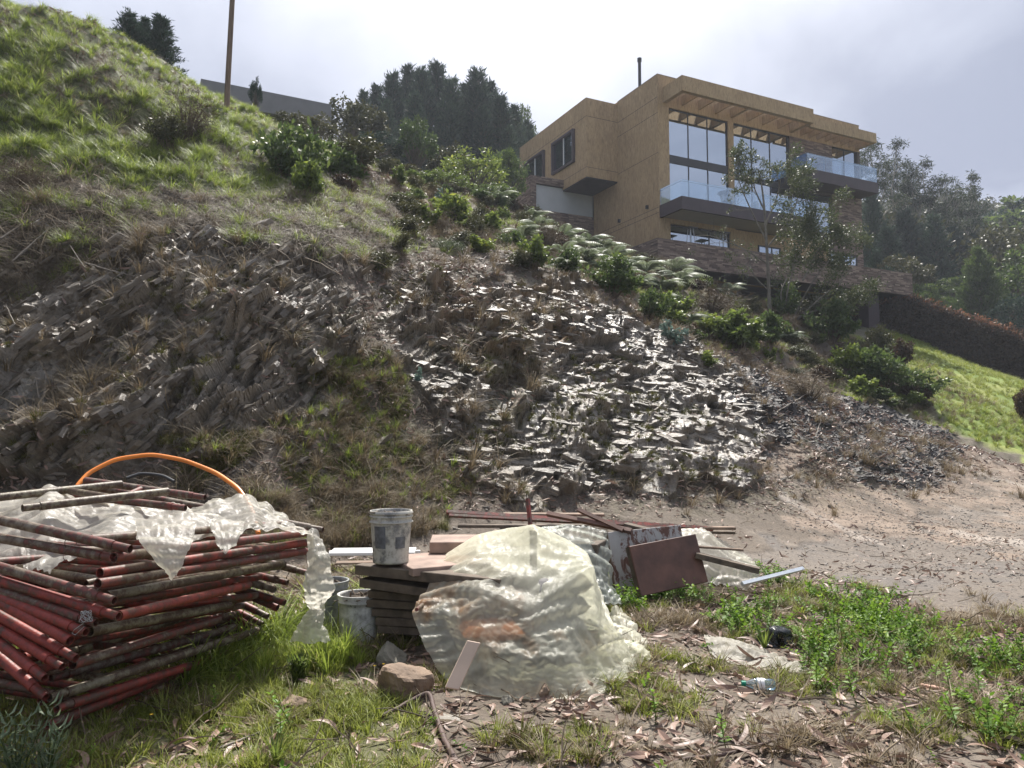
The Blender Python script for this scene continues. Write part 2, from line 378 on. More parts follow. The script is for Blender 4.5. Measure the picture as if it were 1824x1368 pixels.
# strata of the cut rock face: layers x blocks with their own protrusion, at three scales
rock = np.clip(z_rockL + z_rockR, 0, 1)
part = np.clip(slope_m * (1 - z_green) * (1 - z_lawn) * (1 - z_crest * .6) * (1 - z_thatch * .5) * np.clip((24 - RR) / 4, 0, 1), 0, 1)
amp = np.clip(rock + part * .35 + z_shale * .25, 0, 1)
blend = np.clip((PX - 600) / 160 + (fbm(X*.5, Y*.5, Z*.5, 3, 61) - .5) * 1.2, 0, 1)       # left strata -> right strata
def strata(nb, tb, seed, T, B):
    nb = np.array(nb); nb = nb / np.linalg.norm(nb); tb = np.array(tb); tb = tb / np.linalg.norm(tb)
    wv = (fbm(X*.6, Y*.6, Z*.6, 3, seed) - .5) * .9
    s = (X*nb[0] + Y*nb[1] + Z*nb[2] + wv * .55) / T
    q = (X*tb[0] + Y*tb[1] + Z*tb[2] + wv * .3) / B
    L = np.floor(s); f = s - L
    q = q + _h(L, L * 0, L * 0, seed) * 7
    j = np.floor(q); fq = q - j
    hc = _h(L, j, j * 0, seed + 3); hs = vnoise(q * .9, L * 5.31, None, seed + 9)
    h1 = .45 * hc + .55 * hs
    edge = np.minimum(np.minimum(fq, 1 - fq) * 8, 1)
    saw = np.where(f < .12, f / .12, (1 - f) / .88)
    return .8 * (h1 - .5) + 1.0 * saw * (.25 + .5 * hs + .55 * hc) - .12 * (1 - edge), h1
dl = 0; hsh = 0
for k, (T, B, a) in enumerate(((.20, .9, .19), (.095, .5, .11), (.045, .26, .055))):
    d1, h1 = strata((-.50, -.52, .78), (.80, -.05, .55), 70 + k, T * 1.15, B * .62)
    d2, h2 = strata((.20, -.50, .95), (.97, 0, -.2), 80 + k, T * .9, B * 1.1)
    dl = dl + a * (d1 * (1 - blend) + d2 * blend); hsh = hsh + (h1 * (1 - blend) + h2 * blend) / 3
fine = (fbm(X*5, Y*5, Z*5, 4, 91) - .5) * .07 * np.clip((24 - RR) / 6, 0, 1) * slope_m * (1 - z_lawn)
big = (fbm(X*.9, Y*.9, Z*.9, 3, 95) - .5) * .55 * amp
# fluted ochre wall below the crest
flute = np.abs(np.sin(X * 4.5 + fbm(X*2, Y*2, Z, 2, 97) * 5)) * .22 * z_ochre
patch = np.clip(fbm(X*1.6, Y*1.6, Z*1.6, 4, 141) * 2.6 - .75, .12, 1.25)
break_ = (fbm(X*2.6, Y*2.6, Z*2.6, 4, 151) - .5) * .35 * rock * (1 - blend)
D = dl * amp * 1.3 * (patch * (1 - blend) + blend * (.45 + .55 * patch)) + fine * 1.3 + big * (1 + .6 * (1 - blend)) + flute * .8 + break_
dirv = N0 * .55 + np.array([0, -.75, .15])
X += dirv[..., 0] * D; Y += dirv[..., 1] * D; Z += dirv[..., 2] * D
P3 = np.stack([X, Y, Z], -1)
N1 = normals(X, Y, Z)

def height(x, y):
    x = np.asarray(x, float); y = np.asarray(y, float)
    ti = np.interp(np.degrees(np.arctan2(x, y)), ths, np.arange(NC)); ri = np.interp(np.hypot(x, y), rs, np.arange(NR))
    i = np.minimum(ri.astype(int), NR - 2); j = np.minimum(ti.astype(int), NC - 2); fi = ri - i; fj = ti - j
    return (Z[i, j] * (1-fj) + Z[i, j+1] * fj) * (1-fi) + (Z[i+1, j] * (1-fj) + Z[i+1, j+1] * fj) * fi
def hit(px, py, dmin=2.5, dmax=120):
    """where the view line through a photo pixel meets the ground"""
    r = ray(px, py); d = np.geomspace(dmin, dmax, 1500)
    pts = r[None] * (d / r[1])[:, None]; hz = height(pts[:, 0], pts[:, 1]); under = pts[:, 2] + CAM_H < hz
    k = np.argmax(under) if under.any() else len(d) - 1
    return np.array([pts[k, 0], pts[k, 1], hz[k]])
def G(px, d):
    w_ = W(px, 700, d); return np.array([w_[0], d, float(height(w_[0], d))])

# ---- colours of the ground, as one vertex colour (soil, rock and moss tones, with pale glints painted on the left rock)
def mixc_(a, b, k): return a * (1 - k[..., None]) + np.array(b) * k[..., None]
C = np.empty((NR, NC, 3)); n_a = fbm(X*2.2, Y*2.2, Z*2.2, 5, 101); n_b = fbm(X*7, Y*7, Z*7, 4, 111); n_c = fbm(X*.6, Y*.6, Z*.6, 4, 121)
C[:] = (.105, .082, .060)
C = mixc_(C, (.18, .15, .12), np.clip((n_a - .5) * 4, 0, 1) * .8 * (1 - slope_m))
C = mixc_(C, (.11, .088, .066), slope_m)
C = mixc_(C, (.09, .07, .052), np.clip((n_b - .52) * 6, 0, 1) * slope_m * .7)
C = mixc_(C, (.145, .122, .10), z_road * .85)
C = mixc_(C, (.11, .098, .088), z_road * np.clip((n_a - .48) * 6, 0, 1) * .6)
C = mixc_(C, (.085, .095, .035), z_green); C = mixc_(C, (.055, .045, .030), z_thatch * .85)
C = mixc_(C, (.12, .11, .05), z_crest * np.clip((n_c - .4) * 4, 0, 1)); C = mixc_(C, (.15, .105, .06), z_crest * np.clip((n_a - .5) * 5, 0, 1) * .8)
rk = .30 + 1.45 * hsh  # rock tone follows protrusion: set-back blocks darker, proud ones paler
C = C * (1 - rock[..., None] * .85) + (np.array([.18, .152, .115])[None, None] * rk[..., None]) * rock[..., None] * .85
C = C * (1 - (z_wet * .8)[..., None]) + (np.array([.19, .168, .14])[None, None] * rk[..., None]) * (z_wet * .8)[..., None]
C = mixc_(C, (.20, .135, .075), z_ochre * np.clip((n_a - .4) * 4, 0, 1) * .8)
C = mixc_(C, (.075, .070, .066), z_shale * .9)
C = mixc_(C, (.21, .16, .12), z_scree * np.clip((n_a - .36) * 4, 0, 1))
C = mixc_(C, (.32, .28, .24), z_scree * np.clip((fbm(X*1.2 + Y*.3, Y*.5, Z*.5, 4, 131) - .58) * 8, 0, 1) * .8)
C = mixc_(C, (.085, .08, .018), np.clip(z_moss, 0, 1) * np.clip((n_a - .47) * 8, 0, 1))
C = mixc_(C, (.06, .065, .022), slope_m * np.clip((n_c - .55) * 8, 0, 1) * np.clip((n_b - .4) * 5, 0, 1) * .6 * (1 - z_wet))
C = mixc_(C, (.10, .11, .035), z_grassG * .6); C = mixc_(C, (.14, .12, .06), z_grassR * .7)
C = mixc_(C, (.15, .21, .03), z_lawn); C = mixc_(C, (.24, .25, .06), z_lawn * np.clip((n_c - .45) * 5, 0, 1) * .7)
C = mixc_(C, (.07, .08, .035), np.clip((RR - 45) / 10, 0, 1) * (1 - z_lawn))
C *= (.8 + .4 * n_b)[..., None]
wet_glintL = rock * (1 - blend) * np.clip((fbm(X*.9, Y*.9, Z*.9, 3, 161) - .5) * 8, 0, 1)  # wet left patches, glossier; their glints painted in as a paler tone
C = mixc_(C, (.30, .28, .25), wet_glintL * .6)
rgh = .88 - .36 * rock - .22 * z_wet - .12 * wet_glintL + .5 * (n_b - .5) * rock - .2 * z_shale
t = NT('ground')
vc = t.attr('Col').outputs['Color']; ps = t.pos()
fn = t.noise(28, 6, .65, ps); fn2 = t.noise(110, 3, .6, ps)
c = t.mix(.75, vc, t.ramp(fn, [(.25, (.45, .43, .40)), (.5, (1, 1, 1)), (.75, (1.5, 1.45, 1.4))]), 'MULTIPLY')
b = t.bump(t.math('ADD', t.math('MULTIPLY', fn, .8), t.math('MULTIPLY', fn2, .25)), .7, .03)
M_ground = t.done(t.pbr(c, t.attr('rgh').outputs['Fac'], b, spec=.5))
idx = np.arange(NR * NC).reshape(NR, NC)
F = np.stack([idx[:-1, :-1], idx[:-1, 1:], idx[1:, 1:], idx[1:, :-1]], -1).reshape(-1, 4)[:, ::-1]
cen = NR * NC
Vt = np.vstack([P3.reshape(-1, 3), [[0, 0, 0]]])
F3 = np.stack([idx[0, :-1], idx[0, 1:], np.full(NC - 1, cen)], -1)
Ca = np.concatenate([np.concatenate([C.reshape(-1, 3), np.ones((NR*NC, 1))], 1), [[.15, .12, .09, 1]]])
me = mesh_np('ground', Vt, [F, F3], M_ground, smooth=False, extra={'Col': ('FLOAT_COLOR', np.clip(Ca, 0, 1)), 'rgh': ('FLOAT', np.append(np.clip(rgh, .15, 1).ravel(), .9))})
ground = tag(link('ground', me), kind='structure')
# ================================================================== MATERIALS FOR BUILDINGS
def stucco():
    t = NT('ochre_stucco'); v = t.coord(); vs = t.map(v, (1, 1, .22))
    worm = t.noise(9, 6, .7, vs, 1.5); big = t.noise(.7, 3, .5, v)
    c = t.ramp(worm, [(.35, (.27, .195, .118)), (.5, (.40, .285, .165)), (.66, (.46, .34, .20))])
    c = t.mix(.5, c, t.ramp(big, [(.3, (.82, .80, .80)), (.7, (1.1, 1.1, 1.08))]), 'MULTIPLY')
    return t.done(t.pbr(c, .92, t.bump(worm, .8, .02), spec=.2))
M_stucco = stucco()
def brickmat():
    t = NT('thin_brick_cladding'); v = t.coord(); a = t.attr('tint').outputs['Fac']
    c = t.ramp(a, [(0, (.10, .075, .066)), (.35, (.17, .125, .105)), (.7, (.235, .175, .145)), (1, (.32, .25, .205))])
    c = t.mix(.6, c, t.ramp(t.noise(14, 4, .6, v), [(.3, (.7, .7, .7)), (.7, (1.15, 1.12, 1.1))]), 'MULTIPLY')
    return t.done(t.pbr(c, .85, t.bump(t.noise(60, 4, .6, v), .4, .006), spec=.3))
M_brick = brickmat()
M_mortar = simple('brick_backing', (.07, .055, .05), .9)
M_purple = simple('dark_plum_render', (.052, .036, .042), .6, .12, 2, .1)
M_darkmetal = simple('dark_window_metal', (.022, .021, .024), .45, .15, 4, 0)
M_soffit = simple('pale_soffit', (.40, .37, .33), .85, .06, 1, .05)
M_inner = simple('room_plaster', (.30, .29, .27), .9, .05, 1, 0)
M_roomdark = simple('room_floor', (.10, .08, .06), .6, .1, 1, 0)
M_white = simple('white_render', (.72, .72, .70), .8, .05, 1, .05)
M_steel = simple('brushed_steel', (.45, .45, .46), .3, .1, 3, 0, metal=.9)
M_dark_under = simple('shaded_concrete_base', (.045, .040, .042), .9, .2, 2, .2)  # near-black colour carries the shade under slabs, soffits and in joints
def glassmat(name, tint, fac, rough=.02):
    t = NT(name); tr = t.n('ShaderNodeBsdfTransparent'); tr.inputs[0].default_value = (*tint, 1)
    g = t.n('ShaderNodeBsdfGlossy'); g.inputs['Color'].default_value = (.78, .88, 1, 1); g.inputs['Roughness'].default_value = rough
    lw = t.n('ShaderNodeLayerWeight'); lw.inputs['Blend'].default_value = .35
    f = t.math('ADD', t.math('MULTIPLY', lw.outputs['Fresnel'], .55), fac, True)
    v = t.coord(); bp = t.bump(t.noise(1.3, 2, .5, v), .02, .05); t.l(bp, g.inputs['Normal'])
    m = t.n('ShaderNodeMixShader'); t.l(f, m.inputs[0]); t.l(tr.outputs[0], m.inputs[1]); t.l(g.outputs[0], m.inputs[2])
    return t.done(m.outputs[0])
M_glass = glassmat('window_glass', (.35, .40, .42), .5)
M_rail = glassmat('balustrade_glass', (.90, .93, .92), .05)

# ================================================================== HOUSE (local axes: u along the front, v into the hill, w up)
HO = np.array([8.2827, 42.0, 0.0]); HYAW = R(26.05)
house = empty('modern_house', HO, HYAW, 'ochre stucco house with glazed front, slatted canopy and plum balconies', 'house')
def hb(name, m, boxes, parent=None, bev=0):
    a = Acc()
    for p, q in boxes: a.box(p, q)
    o = a.obj(name, m, parent if parent is not None else house)
    if bev: cubebevel(o, bev, 1)
    return o
def bricks(name, org, du, dw, L, Hh, outn, parent, bl=.42, bh=.075, seed=1):
    """thin bricks laid on a face; org corner, du along, dw up, outn outwards"""
    r = np.random.default_rng(seed); a = Acc(); org = np.array(org, float); du = np.array(du, float); outn = np.array(outn, float)
    rows = int(Hh / bh); bh = Hh / rows
    for k in range(rows):
        x = -r.random() * bl
        while x < L:
            l = bl * (.6 + .8 * r.random()); x0 = max(0, x); x1 = min(L, x + l - .008); x += l
            if x1 - x0 < .03: continue
            pr = .018 + .022 * r.random(); z0 = k * bh + .004; z1 = (k + 1) * bh - .004
            P = [org + du * xx + np.array([0, 0, zz]) + outn * oo for oo in (.003, pr) for zz in (z0, z1) for xx in (x0, x1)]
            a.add(P, [(0,1,3,2),(4,6,7,5),(0,4,5,1),(1,5,7,3),(3,7,6,2),(2,6,4,0)] if False else [(4,5,7,6),(0,1,5,4),(1,3,7,5),(3,2,6,7),(2,0,4,6)], float(r.random()))
    o = a.obj(name, M_brick, parent); return tag(o, kind='stuff')
TOP = 22.19; WH = 20.39
# --- main block walls
wall_left = hb('wall', M_stucco, [((0, 0, 9.5), (.25, 6.84, TOP)), ((0, 6.84, 17.2), (.25, 13.0, TOP))])
# grooves in the render: thin dark strips stand in for the shade of the recessed lines
for z in (20.86, 19.95, 14.46, 14.16, 17.62):
    hb('render_joint', M_dark_under, [((-.006, .02, z), (.004, 4.06 if z > 16 else 6.8, z + .02))])
hb('wall', M_stucco, [((.25, 0, 9.5), (.78, .3, WH)), ((5.17, 0, 9.5), (5.58, .3, WH)), ((.25, 0, WH), (16.45, .3, TOP)),
                      ((5.58, 0, 10.6), (13.3, .3, 13.85)), ((.78, 0, 10.6), (5.17, .3, 11.7)), ((.78, .0, 13.62), (5.17, .3, 14.5))])
bw = hb('brick_wall', M_mortar, [((10.12, 0, 17.2), (13.83, .3, WH)), ((13.7, 0, 9.5), (16.45, .3, 17.2)), ((10.12, 0, 17.0), (13.8, .3, 17.75)), ((13.3, 0, 13.3), (13.75, .3, 14.4)), ((16.2, 0, 17.2), (16.45, .3, WH)), ((13.83, 0, 17.2), (16.3, .3, 17.8))])
bricks('brick_cladding', (10.12, 0, 17.78), (1, 0, 0), None, 3.71, 2.6, (0, -1, 0), house, seed=2)
bricks('brick_cladding', (13.75, 0, 13.4), (1, 0, 0), None, 2.69, 3.8, (0, -1, 0), house, seed=3)
bricks('brick_cladding', (15.85, 0, 10.7), (1, 0, 0), None, .6, 2.7, (0, -1, 0), house, seed=4)
hb('wall', M_stucco, [((16.2, .3, 9.5), (16.45, 13.0, TOP)), ((.25, 12.75, 9.5), (16.2, 13.0, TOP))])
hb('roof', M_soffit, [((.25, .3, 21.6), (16.2, 12.75, 21.85))])
hb('floor_slab', M_inner, [((.25, .3, 17.3), (16.2, 12.75, 17.62)), ((.25, .3, 14.2), (16.2, 12.75, 14.55)), ((.25, .3, 11.0), (16.2, 12.75, 11.3))])
hb('inner_wall', M_inner, [((.3, 5.0, 11.3), (16.2, 5.2, 21.6)), ((5.3, .3, 11.3), (5.45, 5.0, 14.2)), ((10.3, .3, 11.3), (10.45, 5.0, 21.6))])
for c_ in ((.85,1.5), (9.2,10.0), (5.75,6.2)): hb('curtain', M_white, [((c_[0], .75, 14.6), (c_[1], .82, 20.3))])
# --- windows
def window(u0, u1, z0, z1, mull, trans=(), v=.14, fr=.07, name='window'):
    a = Acc(); a.box((u0, v-.05, z0), (u1, v+.06, z0+fr)).box((u0, v-.05, z1-fr), (u1, v+.06, z1)).box((u0, v-.05, z0+fr), (u0+fr, v+.06, z1-fr)).box((u1-fr, v-.05, z0+fr), (u1, v+.06, z1-fr))
    f = a.obj(name, M_darkmetal, house)
    for ta, tb in trans: hb('transom', M_darkmetal, [((u0+fr, v-.06, ta), (u1-fr, v+.05, tb))], f)
    us = [u0+fr] + list(mull) + [u1-fr]
    zs = [z0+fr] + [x for tt in trans for x in tt] + [z1-fr]
    for i in range(len(us)-1):
        for j in range(0, len(zs)-1, 2):
            o = hb('pane', M_glass, [((us[i]+.02, v-.008, zs[j]+.002), (us[i+1]-.02, v+.008, zs[j+1]-.002))], f)
    for m_ in mull:
        for j in range(0, len(zs)-1, 2): hb('mullion', M_darkmetal, [((m_-.025, v-.04, zs[j]), (m_+.025, v+.05, zs[j+1]))], f)
    return f
window(.78, 5.17, 14.56, WH, (2.24, 3.66), ((17.2, 17.66),))
window(5.58, 10.12, 14.56, WH, (7.07, 8.57), ((16.95, 17.3),))
window(13.83, 16.2, 17.8, WH, (15.1,), name='window')
window(10.3, 13.7, 14.56, 17.0, (12.0,), name='window')
window(.78, 5.17, 11.72, 13.6, (3.66,), name='window')
window(7.3, 9.1, 11.4, 13.1, (8.4,), v=-.02, name='window')
window(13.4, 15.82, 11.3, 13.3, (14.4,), v=-.02, name='window')
# --- roof canopy: deep edge beam and slats
can = hb('roof_canopy', M_stucco, [((.38, -1.7, 20.61), (10.4, -1.42, 21.48)), ((.38, -1.42, 20.61), (.66, -.003, 21.48)), ((10.12, -1.42, 20.61), (10.4, -.003, 21.48)),
                                   ((10.403, -1.42, 20.5), (16.3, -1.2, 21.13)), ((16.02, -1.2, 20.5), (16.3, -.003, 21.13))])
for k in range(1, 8):
    w_ = .22 if k == 4 else .09
    hb('slat', M_stucco, [((.5 + 1.24*k - w_/2, -1.417, 20.66), (.5 + 1.24*k + w_/2, -.004, 21.2))], can)
for k in range(1, 8): hb('slat', M_stucco, [((10.4 + .72*k - .045, -1.197, 20.55), (10.4 + .72*k + .045, -.004, 21.0))], can)
hb('parapet', M_stucco, [((.25, .3, TOP-.6), (.45, 12.7, TOP)), ((12.3, .003, TOP-.003), (16.4, .25, TOP+.0))][:1])
hb('coping', simple('coping', (.30, .25, .2), .8), [((-.02, -.02, TOP+.001), (16.47, .32, TOP+.03)), ((-.02, .32, TOP+.001), (.27, 4.0, TOP+.03))])
# --- balconies
def balcony(u0, u1, vf, zb, zt, glass_top, posts, inset=False):
    b = Acc(); b.box((u0, vf, zb), (u1, vf+.14, zt)).box((u0, vf+.14, zb), (u0+.14, -.003, zt)).box((u1-.14, vf+.14, zb), (u1, -.003, zt)).box((u0+.14, vf+.14, zt-.25), (u1-.14, -.003, zt-.02))
    o = b.obj('balcony', M_purple, house)
    hb('soffit', M_soffit if inset else M_purple, [((u0+.14, vf+.14, zb+.06 if inset else zb+.002), (u1-.14, -.003, zb+.16))], o)
    n = len(posts) - 1
    for i in range(n): hb('glass_panel', M_rail, [((posts[i]+.015, vf+.03, zt+.003), (posts[i+1]-.015, vf+.045, glass_top))], o)
    hb('glass_panel', M_rail, [((u0+.03, vf+.05, zt+.003), (u0+.045, -.05, glass_top))], o)
    hb('handrail', M_steel, [((u0+.02, vf+.05, glass_top-.1), (u1-.02, vf+.085, glass_top-.065))], o)
    hb('handrail', M_darkmetal, [((u0+.05, vf+.09, glass_top-.10), (u0+.085, -.01, glass_top-.065))], o)
    for p in posts[1:-1]: hb('post', M_steel, [((p-.02, vf+.09, zt), (p+.02, vf+.13, glass_top-.1))], o)
    return o
balcony(.03, 9.8, -1.95, 13.85, 14.55, 15.5, [.06, 1.9, 3.9, 5.8, 7.8, 9.75], True)
balcony(10.13, 16.4, -1.35, 17.2, 17.9, 18.87, [10.16, 11.7, 13.3, 14.9, 16.35])
# --- terrace with brick parapet
tb_ = hb('terrace_wall', M_mortar, [((-1.62, -1.96, 10.6), (18.5, -1.7, 12.0)), ((-1.62, -1.7, 10.6), (-1.35, 3.2, 12.0)), ((18.25, -1.7, 10.6), (18.5, 4, 12.0))])
bricks('brick_cladding', (-1.62, -1.96, 10.6), (1, 0, 0), None, 20.12, 1.4, (0, -1, 0), tb_, seed=5)
bricks('brick_cladding', (-1.62, -1.96, 10.6), (0, 1, 0), None, 5.1, 1.4, (-1, 0, 0), tb_, seed=6)
hb('coping', simple('brick_coping', (.16, .12, .10), .85), [((-1.66, -2.0, 12.002), (18.54, -1.68, 12.04)), ((-1.66, -1.68, 12.002), (-1.33, 3.2, 12.04))], tb_)
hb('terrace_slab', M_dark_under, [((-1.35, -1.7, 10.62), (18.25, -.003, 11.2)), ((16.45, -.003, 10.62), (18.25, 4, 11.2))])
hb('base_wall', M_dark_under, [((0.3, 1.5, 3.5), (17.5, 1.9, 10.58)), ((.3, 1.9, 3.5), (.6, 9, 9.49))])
hb('base_column', M_purple, [((15.3, -1.2, 3.0), (16.3, -.5, 10.58))])
# --- upper left wing, cantilevered
hb('wing_wall', M_stucco, [((-2.24, 4.08, 17.18), (-.003, 4.33, 22.06)), ((-2.24, 4.33, 17.18), (-2.0, 5.5, 22.06)), ((-2.24, 5.5, 20.52), (-2.0, 13.03, 22.06)), ((-2.24, 5.5, 17.18), (-2.0, 8.1, 18.55)),
                           ((-2.24, 8.1, 17.18), (-2.0, 9.35, 20.52)), ((-2.24, 9.35, 17.18), (-2.0, 12.0, 18.55)), ((-2.24, 12.0, 17.18), (-2.0, 13.03, 20.52)), ((-2.0, 12.8, 17.18), (-.003, 13.03, 22.06)), ((-2.0, 4.33, 21.7), (-.003, 12.8, 21.9))])
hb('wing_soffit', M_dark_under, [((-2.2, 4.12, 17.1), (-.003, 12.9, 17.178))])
for z in (20.9, 17.75): hb('render_joint', M_dark_under, [((-2.246, 4.05, z), (-2.236, 13.0, z + .02)), ((-2.24, 4.074, z-.0), (-.01, 4.084, z + .02))])
for v0, v1 in ((5.46, 8.1), (9.33, 12.0)):
    a = Acc(); zz0, zz1 = 18.5, 20.6
    a.box((-2.42, v0-.06, zz0), (-1.95, v1+.06, zz0+.13)).box((-2.42, v0-.06, zz1-.13), (-1.95, v1+.06, zz1)).box((-2.42, v0-.06, zz0+.13), (-1.95, v0+.07, zz1-.13)).box((-2.42, v1-.07, zz0+.13), (-1.95, v1+.06, zz1-.13))
    w_ = a.obj('window', M_purple, house)
    hb('pane', M_glass, [((-2.26, v0+.07, zz0+.13), (-2.24, (v0+v1)/2-.03, zz1-.13))], w_); hb('pane', M_glass, [((-2.26, (v0+v1)/2+.03, zz0+.13), (-2.24, v1-.07, zz1-.13))], w_)
    hb('mullion', M_white, [((-2.29, (v0+v1)/2-.03, zz0+.13), (-2.2, (v0+v1)/2+.03, zz1-.13))], w_)
hb('inner_wall', M_inner, [((-1.2, 4.4, 17.2), (-1.1, 12.7, 21.6))])
# --- brick carport on the left
cp = hb('carport_wall', M_mortar, [((-4.6, 6.84, 10), (-4.21, 7.15, 17.78)), ((-4.21, 6.84, 17.3), (-2.02, 7.15, 17.78)), ((-4.21, 6.84, 10), (-.003, 7.15, 15.66)), ((-4.6, 7.15, 10), (-4.3, 14, 17.78))])
bricks('brick_cladding', (-4.6, 6.84, 12), (1, 0, 0), None, .39, 5.78, (0, -1, 0), cp, seed=7)
bricks('brick_cladding', (-4.21, 6.84, 17.32), (1, 0, 0), None, 2.17, .46, (0, -1, 0), cp, seed=8)
bricks('brick_cladding', (-4.21, 6.84, 12), (1, 0, 0), None, 4.18, 3.66, (0, -1, 0), cp, seed=9)
bricks('brick_cladding', (-4.6, 6.84, 12), (0, 1, 0), None, 7.1, 5.78, (-1, 0, 0), cp, seed=10)
hb('carport_screen', simple('grey_screen', (.42, .44, .45), .5, .08, 1, 0), [((-4.2, 6.97, 15.67), (-.01, 7.02, 17.28))]); hb('carport_ceiling', M_white, [((-4.28, 7.16, 17.25), (-.003, 9.2, 17.29))])
# --- chimney and wall lights
a = Acc(); a.tube([(.95, 3, 21.7), (.95, 3, 24.5)], .1, 10).tube([(.95, 3, 24.5), (.95, 3, 24.72)], .14, 10); a.obj('chimney_pipe', M_darkmetal, house)
for v, z in ((3.87, 14.67), (1.04, 14.73)): hb('wall_light', M_darkmetal, [((-.14, v-.06, z-.1), (-.002, v+.06, z+.1))])
# --- things standing on the terrace and balcony
def hloc(u, v, z):
    return (HO[0] + u*math.cos(HYAW) - v*math.sin(HYAW), HO[1] + u*math.sin(HYAW) + v*math.cos(HYAW), z)
def heater(u, v, z0, h, label):
    o = empty('patio_heater', hloc(u, v, z0), HYAW, label, 'patio heater', 'pyramid patio heaters on the terrace')
    a = Acc()
    for sx_, sy_ in ((-1,-1),(1,-1),(1,1),(-1,1)): a.tube([(sx_*.26, sy_*.26, 0), (sx_*.1, sy_*.1, h)], .018, 6)
    a.obj('leg', M_steel, o)
    a = Acc(); a.tube([(0, 0, 0), (0, 0, h*.9)], .05, 8); a.obj('glass_tube', M_rail, o)
    a = Acc(); a.box((-.27, -.27, 0), (.27, .27, h*.25)); a.obj('gas_box', M_steel, o)
    a = Acc(); a.box((-.3, -.3, h), (.3, .3, h+.05)); a.obj('cap', M_darkmetal, o)
heater(1.55, -.8, 11.2, 2.0, 'left patio heater in front of the lower terrace window')
heater(3.9, -.8, 11.2, 2.0, 'right patio heater in front of the lower terrace window')
o = empty('patio_heater', hloc(6.1, -1.1, 14.53), HYAW, 'dark mushroom patio heater on the lower balcony behind the tree', 'patio heater')
a = Acc(); a.tube([(0, 0, 0), (0, 0, 2.0)], .035, 8); a.obj('pole', M_steel, o)
a = Acc(); a.tube([(0, 0, 0), (0, 0, .7)], [.25, .22], 12); a.obj('gas_box', M_steel, o)
a = Acc(); a.tube([(0, 0, 1.98), (0, 0, 2.05), (0, 0, 2.2)], [.5, .48, .08], 16); a.obj('heat_hood', M_darkmetal, o)
o = empty('lounge_chair', hloc(3.9, -1.2, 14.53), HYAW, 'grey round backed chair on the lower balcony behind the glass', 'chair')
a = Acc(); a.tube([(0, 0, .35), (0, 0, .42), (0, .0, .48)], [.3, .34, .3], 14); a.obj('seat', M_inner, o)
a = Acc(); th = np.linspace(-1.4, 1.4, 9)
for t_ in th: a.tube([(.3*math.sin(t_), .3*math.cos(t_), .4), (.36*math.sin(t_), .38*math.cos(t_), .95-.12*abs(t_))], .03, 5)
a.obj('backrest', M_inner, o)
for c_, s_ in ((1,1),(-1,1),(1,-1),(-1,-1)): Acc().tube([(.2*c_, .2*s_, 0), (.15*c_, .15*s_, .38)], .015, 5).obj('leg', M_darkmetal, o)
# small planter/post in yellow wood beside the column, and a green marker below the terrace
# ================================================================== NEIGHBOUR ROOF (upper left)
pL = W(358, 140, 35); kR_ = (W(590, 186, 10)[2] - CAM_H) / 10; pR = W(590, 186, (pL[2] - CAM_H) / kR_)
dN = pR - pL; LN = float(np.hypot(dN[0], dN[1])); yawN = math.atan2(dN[1], dN[0])
nb = empty('neighbour_house', (pL[0], pL[1], 0), yawN, 'low grey flat roofed house behind the grassy crest at upper left', 'house')
zt = pL[2]
hb('roof', simple('grey_roof_fascia', (.17, .165, .17), .6, .1, 2, .1), [((0, 0, zt - 1.05), (LN, 8, zt)),], nb)
hb('soffit', M_dark_under, [((.1, .1, zt - 1.12), (LN - .1, 7.9, zt - 1.052))], nb)
hb('wall', M_inner, [((.8, 1.6, zt - 6), (LN - 1, 1.8, zt - 3.4)), ((.8, 7, zt - 6), (LN - 1, 7.2, zt - 1.13)), ((.8, 1.8, zt - 6), (1, 7, zt - 1.13))], nb)
f = hb('window', M_darkmetal, [((.8, 1.6, zt - 1.3), (LN-1, 1.75, zt - 1.13)), ((.8, 1.6, zt - 3.39), (LN-1, 1.75, zt - 3.3)), ((.8, 1.6, zt-2.5), (LN-1, 1.7, zt-2.42))], nb)
k = .8
while k < LN - 1.2:
    hb('mullion', M_darkmetal, [((k, 1.58, zt - 3.3), (k + .07, 1.76, zt - 1.3))], f)
    if k + 1.17 < LN - 1: hb('pane', M_glass, [((k + .08, 1.66, zt - 3.29), (k + 1.16, 1.68, zt - 1.31))], f)
    k += 1.17
# ================================================================== UTILITY POLE
pb = W(405, 160, 21.8); pt = W(414, -4, 21.8); dv_ = (pt - pb)
a = Acc(); zb_ = float(height(pb[0], pb[1])) - .6
bot = np.array([pb[0], pb[1], zb_]); topp = pb + dv_ * 3.0
a.tube([bot, pb + dv_ * 0, pb + dv_ * 1.5, topp], [.085, .08, .07, .06], 10)
t = NT('weathered_pole_wood'); v = t.map(t.coord(), (6, 6, .6)); M_pole = t.done(t.pbr(t.ramp(t.noise(3, 6, .6, v), [(.3, (.09, .06, .04)), (.7, (.22, .15, .10))]), .8, t.bump(t.noise(9, 4, .6, v), .5, .01)))
tag(a.obj('utility_pole', M_pole, None, True), 'tall thin brown wooden pole rising from the grassy crest', 'pole')
